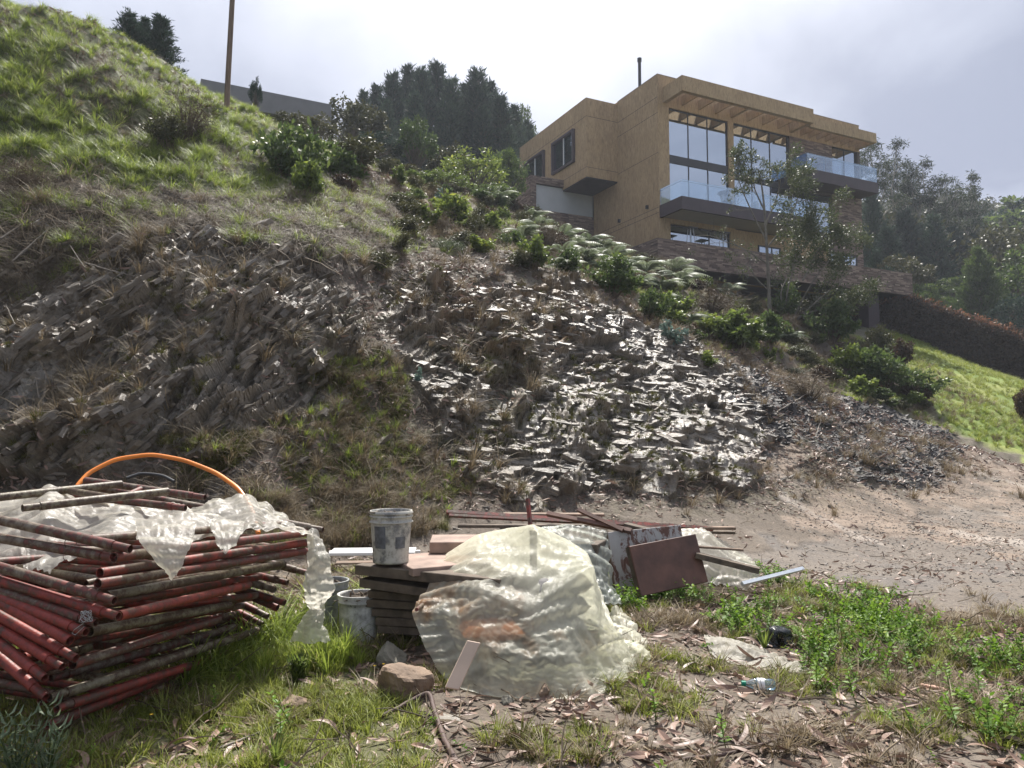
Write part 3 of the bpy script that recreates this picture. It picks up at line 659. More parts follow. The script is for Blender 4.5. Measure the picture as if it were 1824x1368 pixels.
# ================================================================== DEBRIS MATERIALS
def paintmat(name, paint, worn, amt=.5, seed=0):
    t = NT(name); v = t.coord(); a = t.attr('tint').outputs['Fac']
    n = t.noise(16 + seed, 6, .7, v); n2 = t.noise(3.5, 4, .6, v); fine_ = t.noise(70, 4, .6, v)
    f = t.math('ADD', t.math('MULTIPLY', n, .7), t.math('MULTIPLY', n2, .5)); f = t.math('SUBTRACT', f, t.math('MULTIPLY', a, .13))
    c = t.ramp(f, [(.36, paint), (.47, tuple(x*.75 for x in paint)), (.52 + .1*(1-amt), (.07, .038, .026)), (.6 + .1*(1-amt), worn), (.75, (.24, .21, .17))])
    c = t.mix(.5, c, t.ramp(fine_, [(.3, (.65, .62, .6)), (.7, (1.25, 1.2, 1.2))]), 'MULTIPLY')
    g = t.n('ShaderNodeMixRGB', blend_type='MIX'); t.l(t.math('LESS_THAN', a, .05), g.inputs[0]); t.l(c, g.inputs[1]); g.inputs[2].default_value = (.015, .01, .008, 1)  # lowest tint turns near-black for the shade discs in pipe bores
    return t.done(t.pbr(g.outputs[0], t.math('ADD', t.math('MULTIPLY', fine_, .4), .3), t.bump(t.math('ADD', n, t.math('MULTIPLY', fine_, .4)), .5, .004), spec=.4))
M_red = paintmat('red_painted_steel', (.27, .050, .036), (.13, .085, .06))
M_redold = paintmat('faded_red_steel', (.20, .055, .042), (.15, .12, .085), .8, 5)
M_lichen = paintmat('lichened_steel', (.10, .075, .045), (.17, .15, .095), 1.0, 9)
M_wood = simple('old_plywood', (.17, .115, .08), .8, .45, 5, .5, bdist=.006)
M_wood2 = simple('mud_stained_timber', (.105, .08, .058), .85, .5, 9, .6, bdist=.006)
M_cement = simple('cement_dusted_board', (.27, .19, .15), .8, .35, 6, .4, bdist=.004)
M_palewood = simple('pale_plank', (.50, .38, .29), .7, .15, 3, .2, bdist=.003)
M_rust = simple('rusty_brown_panel', (.115, .052, .034), .55, .45, 5, .4, bdist=.004)
def peel():
    t = NT('peeling_panel'); v = t.map(t.coord(), (1, 1, .45)); n = t.noise(7, 7, .7, v, .6)
    c = t.ramp(n, [(.42, (.11, .05, .034)), (.45, (.15, .075, .055)), (.49, (.36, .34, .32)), (.75, (.42, .41, .39))])
    return t.done(t.pbr(c, .7, t.bump(n, .5, .005)))
M_peel = peel()
M_rope = simple('grey_wire', (.35, .35, .34), .4, .2, 10, 0, metal=.5)
M_orange = simple('orange_plastic_hose', (.75, .23, .035), .35, .18, 6, .1)
M_blacktube = simple('black_tube', (.02, .022, .025), .4, .2, 5, 0)
M_gal = simple('galvanised_bar', (.62, .66, .70), .4, .12, 12, .1, metal=.3)
def plasticmat(name, diff, trl, transp, rough, dirt=(.45, .30, .16), stain=0.0, wr=1.0):
    t = NT(name); v = t.coord()
    w1 = t.noise(9, 5, .62, v, 1.2); w2 = t.noise(38, 4, .6, v, .8); big = t.noise(2.2, 3, .5, v)
    h = t.math('ADD', t.math('MULTIPLY', w1, 1.0), t.math('MULTIPLY', w2, .3))
    bp = t.bump(h, .55 * wr, .022)
    st = t.ramp(t.noise(1.3, 5, .65, t.map(v, (1, 1, .6))), [(.58, (0, 0, 0)), (.70, (stain, stain, stain))])
    c1 = t.mix(st, diff, dirt); c2 = t.mix(st, trl, tuple(x*.8 for x in dirt))
    p = t.pbr(c1, rough, bp, spec=.55)
    tl = t.n('ShaderNodeBsdfTranslucent'); t.set(tl.inputs[0], c2); t.l(bp, tl.inputs['Normal'])
    m1 = t.n('ShaderNodeMixShader'); m1.inputs[0].default_value = .6; t.l(p, m1.inputs[1]); t.l(tl.outputs[0], m1.inputs[2])
    tr = t.n('ShaderNodeBsdfTransparent'); tr.inputs[0].default_value = (.93, .92, .82, 1)
    lw = t.n('ShaderNodeLayerWeight'); lw.inputs[0].default_value = .4
    f = t.math('MULTIPLY', t.math('SUBTRACT', 1.0, lw.outputs['Facing']), transp * 1.2)
    f = t.math('MULTIPLY', f, t.ramp(big, [(.35, (.55, .55, .55)), (.65, (1.2, 1.2, 1.2))]))
    m2 = t.n('ShaderNodeMixShader'); t.l(f, m2.inputs[0]); t.l(m1.outputs[0], m2.inputs[1]); t.l(tr.outputs[0], m2.inputs[2])
    return t.done(m2.outputs[0])
M_pl_yellow = plasticmat('yellowed_clear_plastic', (.74, .735, .62), (.92, .915, .80), .52, .27, (.50, .24, .08), .9)
M_pl_white = plasticmat('milky_torn_plastic', (.64, .62, .56), (.80, .77, .69), .28, .3, (.4, .33, .25), .3)
M_pl_grey = plasticmat('greyish_clear_plastic', (.50, .53, .50), (.62, .66, .62), .5, .18, (.3, .25, .2), .3)
M_pl_paper = plasticmat('cream_sheet', (.64, .61, .52), (.55, .52, .42), .05, .5, (.4, .3, .2), .5)
M_pl_black = simple('black_plastic_bag', (.012, .013, .015), .2, .2, 5, .6, bdist=.02)

# ================================================================== CLOTH (position based, run once here; the result is plain geometry)
def cloth(P0, du, dv, nx, ny, boxes=(), caps=(), pins=(), steps=200, iters=6, mu=.5, seed=1, crump=.0, compress=1.0, wind=(0, 0, 0), ring=None):
    r = np.random.default_rng(seed); P0 = np.array(P0, float); du = np.array(du, float); dv = np.array(dv, float)
    gu, gv = np.meshgrid(np.linspace(0, 1, nx), np.linspace(0, 1, ny), indexing='xy')
    p = P0 + gu[..., None] * du + gv[..., None] * dv
    p = p.reshape(-1, 3); hu = np.linalg.norm(du) / (nx - 1) * compress; hv = np.linalg.norm(dv) / (ny - 1) * compress
    p[:, 2] += (fbm(p[:, 0]*3, p[:, 1]*3, None, 3, seed) - .5) * .15
    I = np.arange(nx * ny).reshape(ny, nx); bat = []
    def add(a, b, L, k):
        a = a.ravel(); b = b.ravel(); bat.append((a, b, L, k))
    for s0 in (0, 1):
        add(I[:, s0:-1:2], I[:, s0+1::2][:, :I[:, s0:-1:2].shape[1]], hu, 1.0); add(I[s0:-1:2], I[s0+1::2][:I[s0:-1:2].shape[0]], hv, 1.0)
    hd = math.hypot(hu, hv)
    for sa in (0, 1):
        a = I[sa:-1:2, :-1]; b = I[sa+1::2, 1:][:a.shape[0]]; add(a, b, hd, .35)
        a = I[sa:-1:2, 1:]; b = I[sa+1::2, :-1][:a.shape[0]]; add(a, b, hd, .35)
    for s0 in range(2):
        a = I[:, :-3]; a = a[:, s0::4] if a.shape[1] > 4 else a; b = I[:, 3:][:, s0::4][:, :a.shape[1]]; add(a, b, hu * 2.96, .12)
        a = I[:-3]; a = a[s0::4]; b = I[3:][s0::4][:a.shape[0]]; add(a, b, hv * 2.96, .12)
    prev = p.copy(); dt = .018; g = np.array([0, 0, -9.8]) + np.array(wind)
    pin_i = np.array([I[int(b_*(ny-1)), int(a_*(nx-1))] for a_, b_, _ in pins], int) if pins else None
    pin_p = np.array([q for _, _, q in pins], float) if pins else None
    for st in range(steps):
        vel = (p - prev) * (.985 if st < steps * .6 else .93); prev = p.copy(); p = p + vel + g * dt * dt
        hz = height(p[:, 0], p[:, 1]) + .012
        for it in range(iters):
            for a, b, L, k in bat:
                d = p[b] - p[a]; l = np.sqrt((d * d).sum(1)) + 1e-9
                c = (k * .5 * (1 - L / l))[:, None] * d
                if L > hu * 2.5 and k < .2: c[l > L] = 0
                p[a] += c; p[b] -= c
            con = np.zeros(len(p), bool)
            for bc, bh, Rm in boxes:
                l = (p - bc) @ Rm; dd = bh + .014 - np.abs(l); ins = (dd > 0).all(1)
                if ins.any():
                    q = l[ins]; ax = dd[ins].argmin(1); k = np.arange(len(q)); q[k, ax] = np.where(q[k, ax] < 0, -1, 1) * (bh[ax] + .014)
                    p[ins] = q @ Rm.T + bc; con |= ins
            for ca, cb, cr in caps:
                ab = cb - ca; tt = np.clip(((p - ca) @ ab) / (ab @ ab), 0, 1); q = ca + tt[:, None] * ab; dd = p - q; l = np.linalg.norm(dd, axis=1) + 1e-9; ins = l < cr
                p[ins] = q[ins] + dd[ins] / l[ins][:, None] * cr; con |= ins
            u = p[:, 2] < hz; p[u, 2] = hz[u]; con |= u
            if ring is not None:
                kx, ky, ra, rb_, grow = ring; sc_ = 1 + (grow - 1) * max(0, 1 - st / (steps * .8)); ex = (p[:, 0]-kx)/(ra*sc_); ey = (p[:, 1]-ky)/(rb_*sc_); rr = np.sqrt(ex*ex+ey*ey); o_ = rr > 1
                f_ = (1 + (1/rr[o_]-1) * .35); q0 = p[o_].copy(); p[o_, 0] = kx + (p[o_, 0]-kx)*f_; p[o_, 1] = ky + (p[o_, 1]-ky)*f_; prev[o_] += p[o_] - q0
            if pin_i is not None: p[pin_i] = pin_p
        prev[con] = p[con] - (p[con] - prev[con]) * (1 - mu)
    return p, I
def cloth_obj(name, p, I, m, parent=None, torn=.5, seed=3, sub=1, crumple=.006, top=True):
    ny, nx = I.shape; f = np.stack([I[:-1, :-1], I[:-1, 1:], I[1:, 1:], I[1:, :-1]], -1)
    gu, gv = np.meshgrid(np.arange(nx-1), np.arange(ny-1), indexing='xy')
    edge = np.minimum(np.minimum(gu, nx-2-gu), np.minimum(gv if top else gv + 99, ny-2-gv)); nn = fbm(gu*.16 + seed, gv*.16, None, 4, seed)
    keep = edge > (nn - .42) * 16 * torn
    if crumple:
        d = np.stack([fbm(p[:, 0]*13, p[:, 1]*13, p[:, 2]*13, 3, seed + k) - .5 for k in range(3)], -1); p = p + d * crumple * 2.4
    o = link(name, mesh_np(name, p, f[keep], m, smooth=True), parent)
    if sub: md = o.modifiers.new('sub', 'SUBSURF'); md.levels = sub; md.render_levels = sub
    return o

def crom(P, n):
    """Catmull-Rom along axis 0 to n samples"""
    P = np.asarray(P, float); m = len(P); t_ = np.linspace(0, m - 1, n); i = np.minimum(t_.astype(int), m - 2); f = (t_ - i).reshape((-1,) + (1,) * (P.ndim - 1))
    a = P[np.maximum(i - 1, 0)]; b = P[i]; c = P[i + 1]; d = P[np.minimum(i + 2, m - 1)]
    return .5 * (2*b + (c - a)*f + (2*a - 5*b + 4*c - d)*f**2 + (3*b - a - 3*c + d)*f**3)
def sheet_net(net, nu, nv, excess=.06, steps=40, seed=1, hold=.03, boxes=(), grav=1.0, floor=True):
    """net: rows of (px,py,depth) or xyz points giving the sheet's real shape; the sheet is a little too large for it and crumples"""
    N = np.array([[W(*q) if q[1] > 100 else q for q in row] for row in net], float)
    def lin(P, n):
        t_ = np.linspace(0, len(P) - 1, n); i = np.minimum(t_.astype(int), len(P) - 2); f = (t_ - i)[:, None, None]; return P[i] * (1 - f) + P[i + 1] * f
    g = .35 * crom(crom(N, nv).transpose(1, 0, 2), nu).transpose(1, 0, 2) + .65 * lin(lin(N, nv).transpose(1, 0, 2), nu).transpose(1, 0, 2); q = np.random.default_rng(seed)
    I = np.arange(nu * nv).reshape(nv, nu); p0 = g.reshape(-1, 3).copy()
    if floor: p0[:, 2] = np.maximum(p0[:, 2], height(p0[:, 0], p0[:, 1]) + .012)
    uu, vv = np.meshgrid(np.linspace(0, 9, nu), np.linspace(0, 9*nv/nu, nv), indexing='xy')
    nz = np.stack([fbm(uu*.8 + vv*.5 + 7*k + seed, vv*.7 - uu*.3, None, 4, seed + k).ravel() - .5 for k in range(3)], -1)
    p = p0 + nz * .09; prev = p.copy(); bat = []; _sm = 1
    exn = (1 + excess * (.3 + 1.4 * fbm(uu*.8 + 3, vv*.8 + seed, None, 3, seed + 7))).ravel()
    def add(a, b, k, e=1.0):
        a = a.ravel(); b = b.ravel(); L = np.linalg.norm(p0[b] - p0[a], axis=1) * (1 + (exn[a] - 1) * e); bat.append((a, b, L, k))
    for s0 in (0, 1):
        add(I[:, s0:-1:2], I[:, s0+1::2][:, :I[:, s0:-1:2].shape[1]], 1.0); add(I[s0:-1:2], I[s0+1::2][:I[s0:-1:2].shape[0]], 1.0)
    for sa in (0, 1):
        a = I[sa:-1:2, :-1]; add(a, I[sa+1::2, 1:][:a.shape[0]], .3); a = I[sa:-1:2, 1:]; add(a, I[sa+1::2, :-1][:a.shape[0]], .3)
    ii, jj = np.meshgrid(np.arange(nv), np.arange(nu), indexing='ij')
    for st_, kk, e_ in ((2, .45, 1.0), (5, .20, .55), (9, .10, .25)):
        for di, dj in ((0, st_), (st_, 0), (st_, st_), (st_, -st_)):
            if (di and st_ == 9 and dj): continue
            ok = (ii + di < nv) & (jj + dj < nu) & (jj + dj >= 0)
            par = ((jj if dj and not di else ii) // st_) % 2
            for s0 in (0, 1):
                m_ = ok & (par == s0); add(I[m_], I[(ii + di)[m_], (jj + dj)[m_]], kk, e_)
    for st in range(steps):
        v_ = (p - prev) * .9; prev = p.copy(); p = p + v_ + np.array([0, 0, -.0006 * grav]); p += (p0 - p) * hold
        for it in range(6):
            for a, b, L, k in bat:
                d = p[b] - p[a]; l = np.sqrt((d * d).sum(1)) + 1e-9; c = (k * .5 * (1 - L / l))[:, None] * d; p[a] += c; p[b] -= c
        for bc, bh, Rm in boxes:
            l = (p - bc) @ Rm; dd = bh + .01 - np.abs(l); ins = (dd > 0).all(1)
            if ins.any():
                z_ = l[ins]; ax = dd[ins].argmin(1); k = np.arange(len(z_)); z_[k, ax] = np.where(z_[k, ax] < 0, -1, 1) * (bh[ax] + .01); p[ins] = z_ @ Rm.T + bc
        if floor: hz_ = height(p[:, 0], p[:, 1]) + .010; p[:, 2] = np.maximum(p[:, 2], hz_)
    g = p.reshape(nv, nu, 3).copy(); g[1:-1, 1:-1] = .5*g[1:-1, 1:-1] + .125*(g[:-2, 1:-1] + g[2:, 1:-1] + g[1:-1, :-2] + g[1:-1, 2:]); 
    Pn = np.cross(np.gradient(g, axis=1), np.gradient(g, axis=0)); Pn /= np.linalg.norm(Pn, axis=-1)[..., None] + 1e-9
    rid = 0
    for k, (fa, am) in enumerate(((.55, 1.0), (1.2, .55), (2.6, .25))):
        n_r = fbm((uu + .35*vv)*fa + 3.7*k + seed, (vv - .35*uu)*fa*.8 + 1.3*seed, None, 3, seed + 20 + k); rid = rid + am * (1 - np.clip(np.abs(n_r - .5) * 9, 0, 1))
    cell = np.linalg.norm(g[:-1, 1:] - g[:-1, :-1], axis=-1).mean()
    g = g - Pn * np.sign(Pn[..., 1:2] + 1e-9) * (rid * cell * .62 * (excess / .1))[..., None]
    p = g.reshape(-1, 3)
    return p, I
def rotz(a): c, s = math.cos(a), math.sin(a); return np.array([[c, -s, 0], [s, c, 0], [0, 0, 1.]])
def cbox(cx_, cy_, z0, z1, hx, hy, a): return (np.array([cx_, cy_, (z0+z1)/2]), np.array([hx, hy, (z1-z0)/2]), rotz(a))
def hgt(x, y): return float(height(x, y))

# ================================================================== SCAFFOLD FRAMES, stacked
Adir = W(552, 948, 4.95) - W(202, 993, 3.4); Adir /= np.linalg.norm(Adir)
Bdir = np.array([-.93, .33, .05]); Bdir /= np.linalg.norm(Bdir)
r_ = np.random.default_rng(5); SK = 1.075
def frame(nearE, nearS, farE, mat, label, tint=.6, bars=(.18, .62, 1.1), pin=True, pr=.0255):
    """two legs (nearS->nearE and a parallel one ending at farE), joined by rungs"""
    o = empty('scaffold_frame', tuple(nearE - np.array([0, 0, .02])), 0, label, 'scaffold frame', 'rusty red scaffold frames stacked under plastic at left')
    base = np.array(o.location)
    L = np.linalg.norm(nearS - nearE); u = (nearS - nearE) / L; fS = farE + (u + r_.normal(0, .02, 3)) * L
    for a_, b_ in ((nearE, nearS), (farE, fS)):
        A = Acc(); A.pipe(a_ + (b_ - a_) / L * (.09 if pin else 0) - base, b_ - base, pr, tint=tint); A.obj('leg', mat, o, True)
        if pin:
            A = Acc(); A.pipe(a_ - base, a_ + (b_ - a_) / L * .14 - base, pr * .82, tint=.3); A.obj('coupling_pin', mat, o, True)
    for t_ in bars:
        if t_ > L: continue
        A = Acc(); a_ = nearE + u * t_; b_ = farE + (fS - farE) / L * t_
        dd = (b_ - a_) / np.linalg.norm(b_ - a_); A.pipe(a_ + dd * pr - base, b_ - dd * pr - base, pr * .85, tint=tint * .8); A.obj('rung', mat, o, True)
    return o
near = [((232,978),(-60,913)), ((211,995),(-60,948)), ((204,1070),(-60,993)), ((211,1098),(-60,1017)), ((171,1109),(-60,1032)), ((153,1126),(-60,1040)), ((125,1141),(-60,1040)),
        ((135,1173),(-60,1064)), ((111,1188),(-60,1084)), ((80,1208),(-60,1100)), ((82,1242),(-60,1121))]
farp = [(575,944), (540,985), (548,1021), (512,1038), (490,1051), (507,1074), (494,1083), (477,1098), (468,1112), (455,1122), (440,1132)]
words = ['topmost frame of the rusty stack, its leg tied with wire', 'second frame from the top of the rusty stack', 'frame with a pale open leg end, third from the top of the rusty stack', 'frame with knotted wire round its leg end, fourth from the top of the stack',
         'fifth frame from the top of the rusty stack, its ends worn bare', 'bright red frame, sixth from the top of the rusty stack', 'red frame with a wide dark open end, seventh from the top', 'eighth frame from the top of the stack, long copper red pin end',
         'ninth frame from the top of the rusty scaffold stack', 'tenth frame from the top of the rusty scaffold stack', 'lowest of the frames whose legs point out left to right, above the grass plant']
mats = [M_redold, M_redold, M_redold, M_red, M_redold, M_red, M_red, M_red, M_red, M_red, M_red]
for i, ((e_, s_), f_) in enumerate(zip(near, farp)):
    E = W(*e_, SK*(3.42 + .02*math.sin(i*2))); S = W(*s_, SK*3.62); S = E + (S - E) * 1.9
    Fp = W(*f_, SK*(4.9 + .05*math.sin(i)))
    frame(E, S, Fp, mats[i], words[i], tint=.75 if mats[i] is M_red else .35, bars=(.2, .8) if i > 1 else (.25,), pin=i not in (6,))
# frames turned the other way: long legs run towards the back right
turned = [((202,993),(552,948),3.40,4.95,M_redold,'faded red frame lying crosswise on top, its pipe end at the near corner',.7),
          ((178,1021),(546,966),3.46,4.95,M_red,'dark red crosswise frame just under the topmost crosswise pipe',.6),
          ((174,1040),(544,982),3.42,4.95,M_redold,'pale pink crosswise frame below the torn plastic flap',.7),
          ((190,1062),(505,1004),3.55,4.95,M_lichen,'lichen covered crosswise frame with a yellowish pipe',.3),
          ((211,1097),(443,1042),3.46,4.6,M_red,'crosswise frame with one straight clean red pipe in the middle of the stack',.9),
          ((160,1125),(408,1078),3.5,4.6,M_lichen,'greenish lichened crosswise frame under the clean red pipe',.25),
          ((129,1184),(389,1103),3.46,4.5,M_redold,'crosswise frame with white lichen spots on its front pipe',.5),
          ((88,1243),(462,1122),3.46,4.9,M_lichen,'mossy crosswise frame on the ground, upper of the lowest group',.35),
          ((100,1262),(405,1165),3.48,4.7,M_red,'second frame of the lowest crosswise group, dark red pipe',.7),
          ((84,1292),(357,1182),3.46,4.55,M_red,'third frame of the lowest crosswise group, worn red pipe',.6),
          ((40,1338),(352,1202),3.42,4.5,M_red,'outermost frame lying lowest in the grass at the stack foot',.6)]
for i, (a_, b_, da, db, m_, lab, tn) in enumerate(turned):
    E = W(*a_, SK*da); S = W(*b_, SK*db); off = Bdir * (1.15 + .05*math.sin(i)); off[2] = -.01
    frame(E, S, E + off, m_, lab, tn, bars=(.35, 1.2), pin=i > 6)
q5 = np.random.default_rng(50)
wl5 = ['upper','second','third','fourth','fifth','lowest']
for k in range(6):
    y_ = 1010 + 42*k; a_ = W(150 - 14*k + q5.normal(0, 6), y_ + 30, 3.95); b_ = W(455 - 10*k + q5.normal(0, 10), y_ + 12 - 2*k, 5.2); a_[2] = max(a_[2], .06); b_[2] = a_[2] + q5.normal(0, .02)
    frame(a_, b_, a_ + Bdir*1.1, (M_lichen, M_redold, M_red)[k % 3], f'{wl5[k]} of the shaded frames wedged inside the stack', .35, bars=(.1, .7, 1.3))
# back pipes seen over the plastic
frame(W(365,886,5.3), W(152,856,5.5), W(330,905,4.95), M_redold, 'frame lying highest at the back of the stack, below the orange hose', .5, bars=(.5,))
frame(W(-40,890,4.6), W(216,862,5.3), W(40,905,4.3), M_lichen, 'brown frame behind the plastic sheet at the back left of the stack', .4, bars=(.5,))
# wire round the leg end
A = Acc()
for k in range(5):
    th = np.linspace(0, 6.28, 14); c = W(158, 1096, 3.63); A.tube(np.stack([c[0] + .022*np.cos(th + k)*(1+.3*k*.2), c[1] - .02 + .01*np.sin(2*th), c[2] + .02*np.sin(th)*(1+.1*k)], -1), .0016, 4, cap=False)
P = [W(a_,b_,3.6) for a_,b_ in ((158,1100),(146,1112),(132,1122),(128,1128),(134,1131),(150,1116))]
A.tube(P, .0016, 4); tag(A.obj('tie_wire', M_rope), 'tangle of grey wire knotted round a red pipe end', 'wire')
A = Acc(); th = np.linspace(0, 6.28, 16); c = W(126, 966, 3.76); A.tube(np.stack([c[0] + .012*np.cos(th), c[1] + .03*np.cos(th), c[2] + .034*np.sin(th)], -1), .002, 4, cap=False)
A.tube([W(122,975,3.7), W(112,985,3.68), W(113,995,3.68), W(121,1003,3.68)], .0018, 4); tag(A.obj('tie_wire', simple('rusty_wire', (.08, .04, .03), .7)), 'rusty wire looped round the topmost pipe with a loose tail', 'wire')

# plastic on the stack
capsA = [(W(*a_, SK*da), W(*b_, SK*db), .04) for a_, b_, da, db, *_ in turned[:4]] + [(W(232,978,3.67), W(-60,913,3.88), .04), (W(365,886,5.3), W(152,856,5.5), .04), (W(-40,890,4.6), W(216,862,5.3), .04)]
cxs, cys = W(250, 915, 4.85)[:2]
bx = [cbox(*(W(90, 868, 4.75)[:2]), .2, 1.16, .12, .16, .5), cbox(*(W(300, 885, 5.25)[:2]), .2, 1.07, .75, .12, -.25), cbox(*(W(500, 915, 5.2)[:2]), .2, 1.0, .12, .3, .2), cbox(cxs - .1, cys + .02, .2, .95, .85, .42, math.atan2(Adir[1], Adir[0])), cbox(*(W(395, 880, 5.2)[:2]), .2, 1.10, .10, .16, .5)]
net = [[(-40,892,5.1),(40,882,5.1),(90,858,5.05),(150,882,5.2),(230,893,5.3),(300,893,5.4),(350,898,5.4),(392,884,5.5),(445,880,5.55),(495,903,5.5),(530,930,5.45)],
 [(-40,925,4.7),(30,905,4.75),(88,880,4.85),(150,905,4.85),(220,903,4.95),(290,912,5.05),(350,910,5.05),(400,905,5.15),(450,900,5.25),(500,920,5.3),(545,938,5.25)],
 [(-40,955,4.35),(30,940,4.4),(80,915,4.45),(140,935,4.5),(200,925,4.6),(280,930,4.65),(340,925,4.75),(400,935,4.85),(450,922,4.95),(500,932,5.1),(553,945,5.15)],
 [(-40,1010,4.0),(30,1000,4.05),(60,1020,4.02),(120,995,4.1),(180,965,4.2),(250,945,4.35),(330,955,4.45),(390,950,4.55),(440,942,4.75),(500,938,5.0),(556,950,5.1)]]
p, I = sheet_net(net, 150, 62, .09, 45, 4, .03, floor=False)
sheet = cloth_obj('plastic_sheet', p, I, M_pl_white, torn=.42, seed=8, crumple=.003)
tag(sheet, 'torn milky plastic sheet spread over the rusty scaffold stack', 'plastic sheet')
for nm_, net, nu, nv, tn_ in (
  ('torn_flap', [[(240,922,4.35),(290,917,4.35),(348,915,4.4)],[(243,940,4.05),(292,935,4.05),(345,940,4.1)],[(252,962,3.78),(292,962,3.80),(338,968,3.85)],[(275,992,3.75),(300,998,3.73),(325,996,3.78)],[(297,1013,3.76),(305,1025,3.74),(313,1017,3.76)]], 34, 40, .25),
  ('torn_flap', [[(372,925,4.6),(405,920,4.6),(438,925,4.65)],[(380,946,4.3),(405,948,4.3),(432,946,4.35)],[(392,970,4.18),(403,984,4.17),(417,966,4.2)]], 24, 22, .3),
  ('torn_strip', [[(548,944,5.2),(557,940,5.2),(567,946,5.25)],[(548,1000,5.1),(565,993,5.05),(587,992,5.1)],[(540,1050,5.08),(566,1050,5.0),(595,1046,5.08)],[(549,1080,5.05),(566,1082,5.0),(579,1070,5.08)],[(532,1108,5.0),(556,1106,4.95),(577,1106,5.02)],[(518,1137,4.95),(550,1142,4.88),(590,1137,4.95)]], 30, 84, .3)):
    p, I = sheet_net(net, nu, nv, .12, 40, nu, .04, floor=False); cloth_obj(nm_, p, I, M_pl_white, sheet, tn_, nu, 1, .003, top=False)

# ================================================================== HOSE
c = []
for px, py, d in ((128,900,6.9),(135,868,7.0),(158,842,7.15),(205,818,7.3),(270,809,7.4),(330,820,7.35),(385,842,7.2),(425,870,7.0),(448,905,6.8),(460,950,6.6)): c.append(W(px, py, d))
def smooth(P, n=60):
    P = np.array(P); t_ = np.linspace(0, len(P)-1, n); out = np.stack([np.interp(t_, np.arange(len(P)), P[:, k]) for k in range(3)], -1)
    for _ in range(4): out[1:-1] = (out[:-2] + out[1:-1]*2 + out[2:]) / 4
    return out
A = Acc(); A.tube(smooth(c, 70), .021, 12, .5); tag(A.obj('orange_hose', M_orange, None, True), 'orange plastic hose arching up behind the scaffold stack', 'hose')
A = Acc(); A.tube(smooth([W(225,852,7.6), W(250,843,7.7), W(290,847,7.7), W(310,858,7.6)], 20), .018, 8); tag(A.obj('black_pipe', M_blacktube, None, True), 'short dark pipe lying under the orange hose arch', 'pipe')

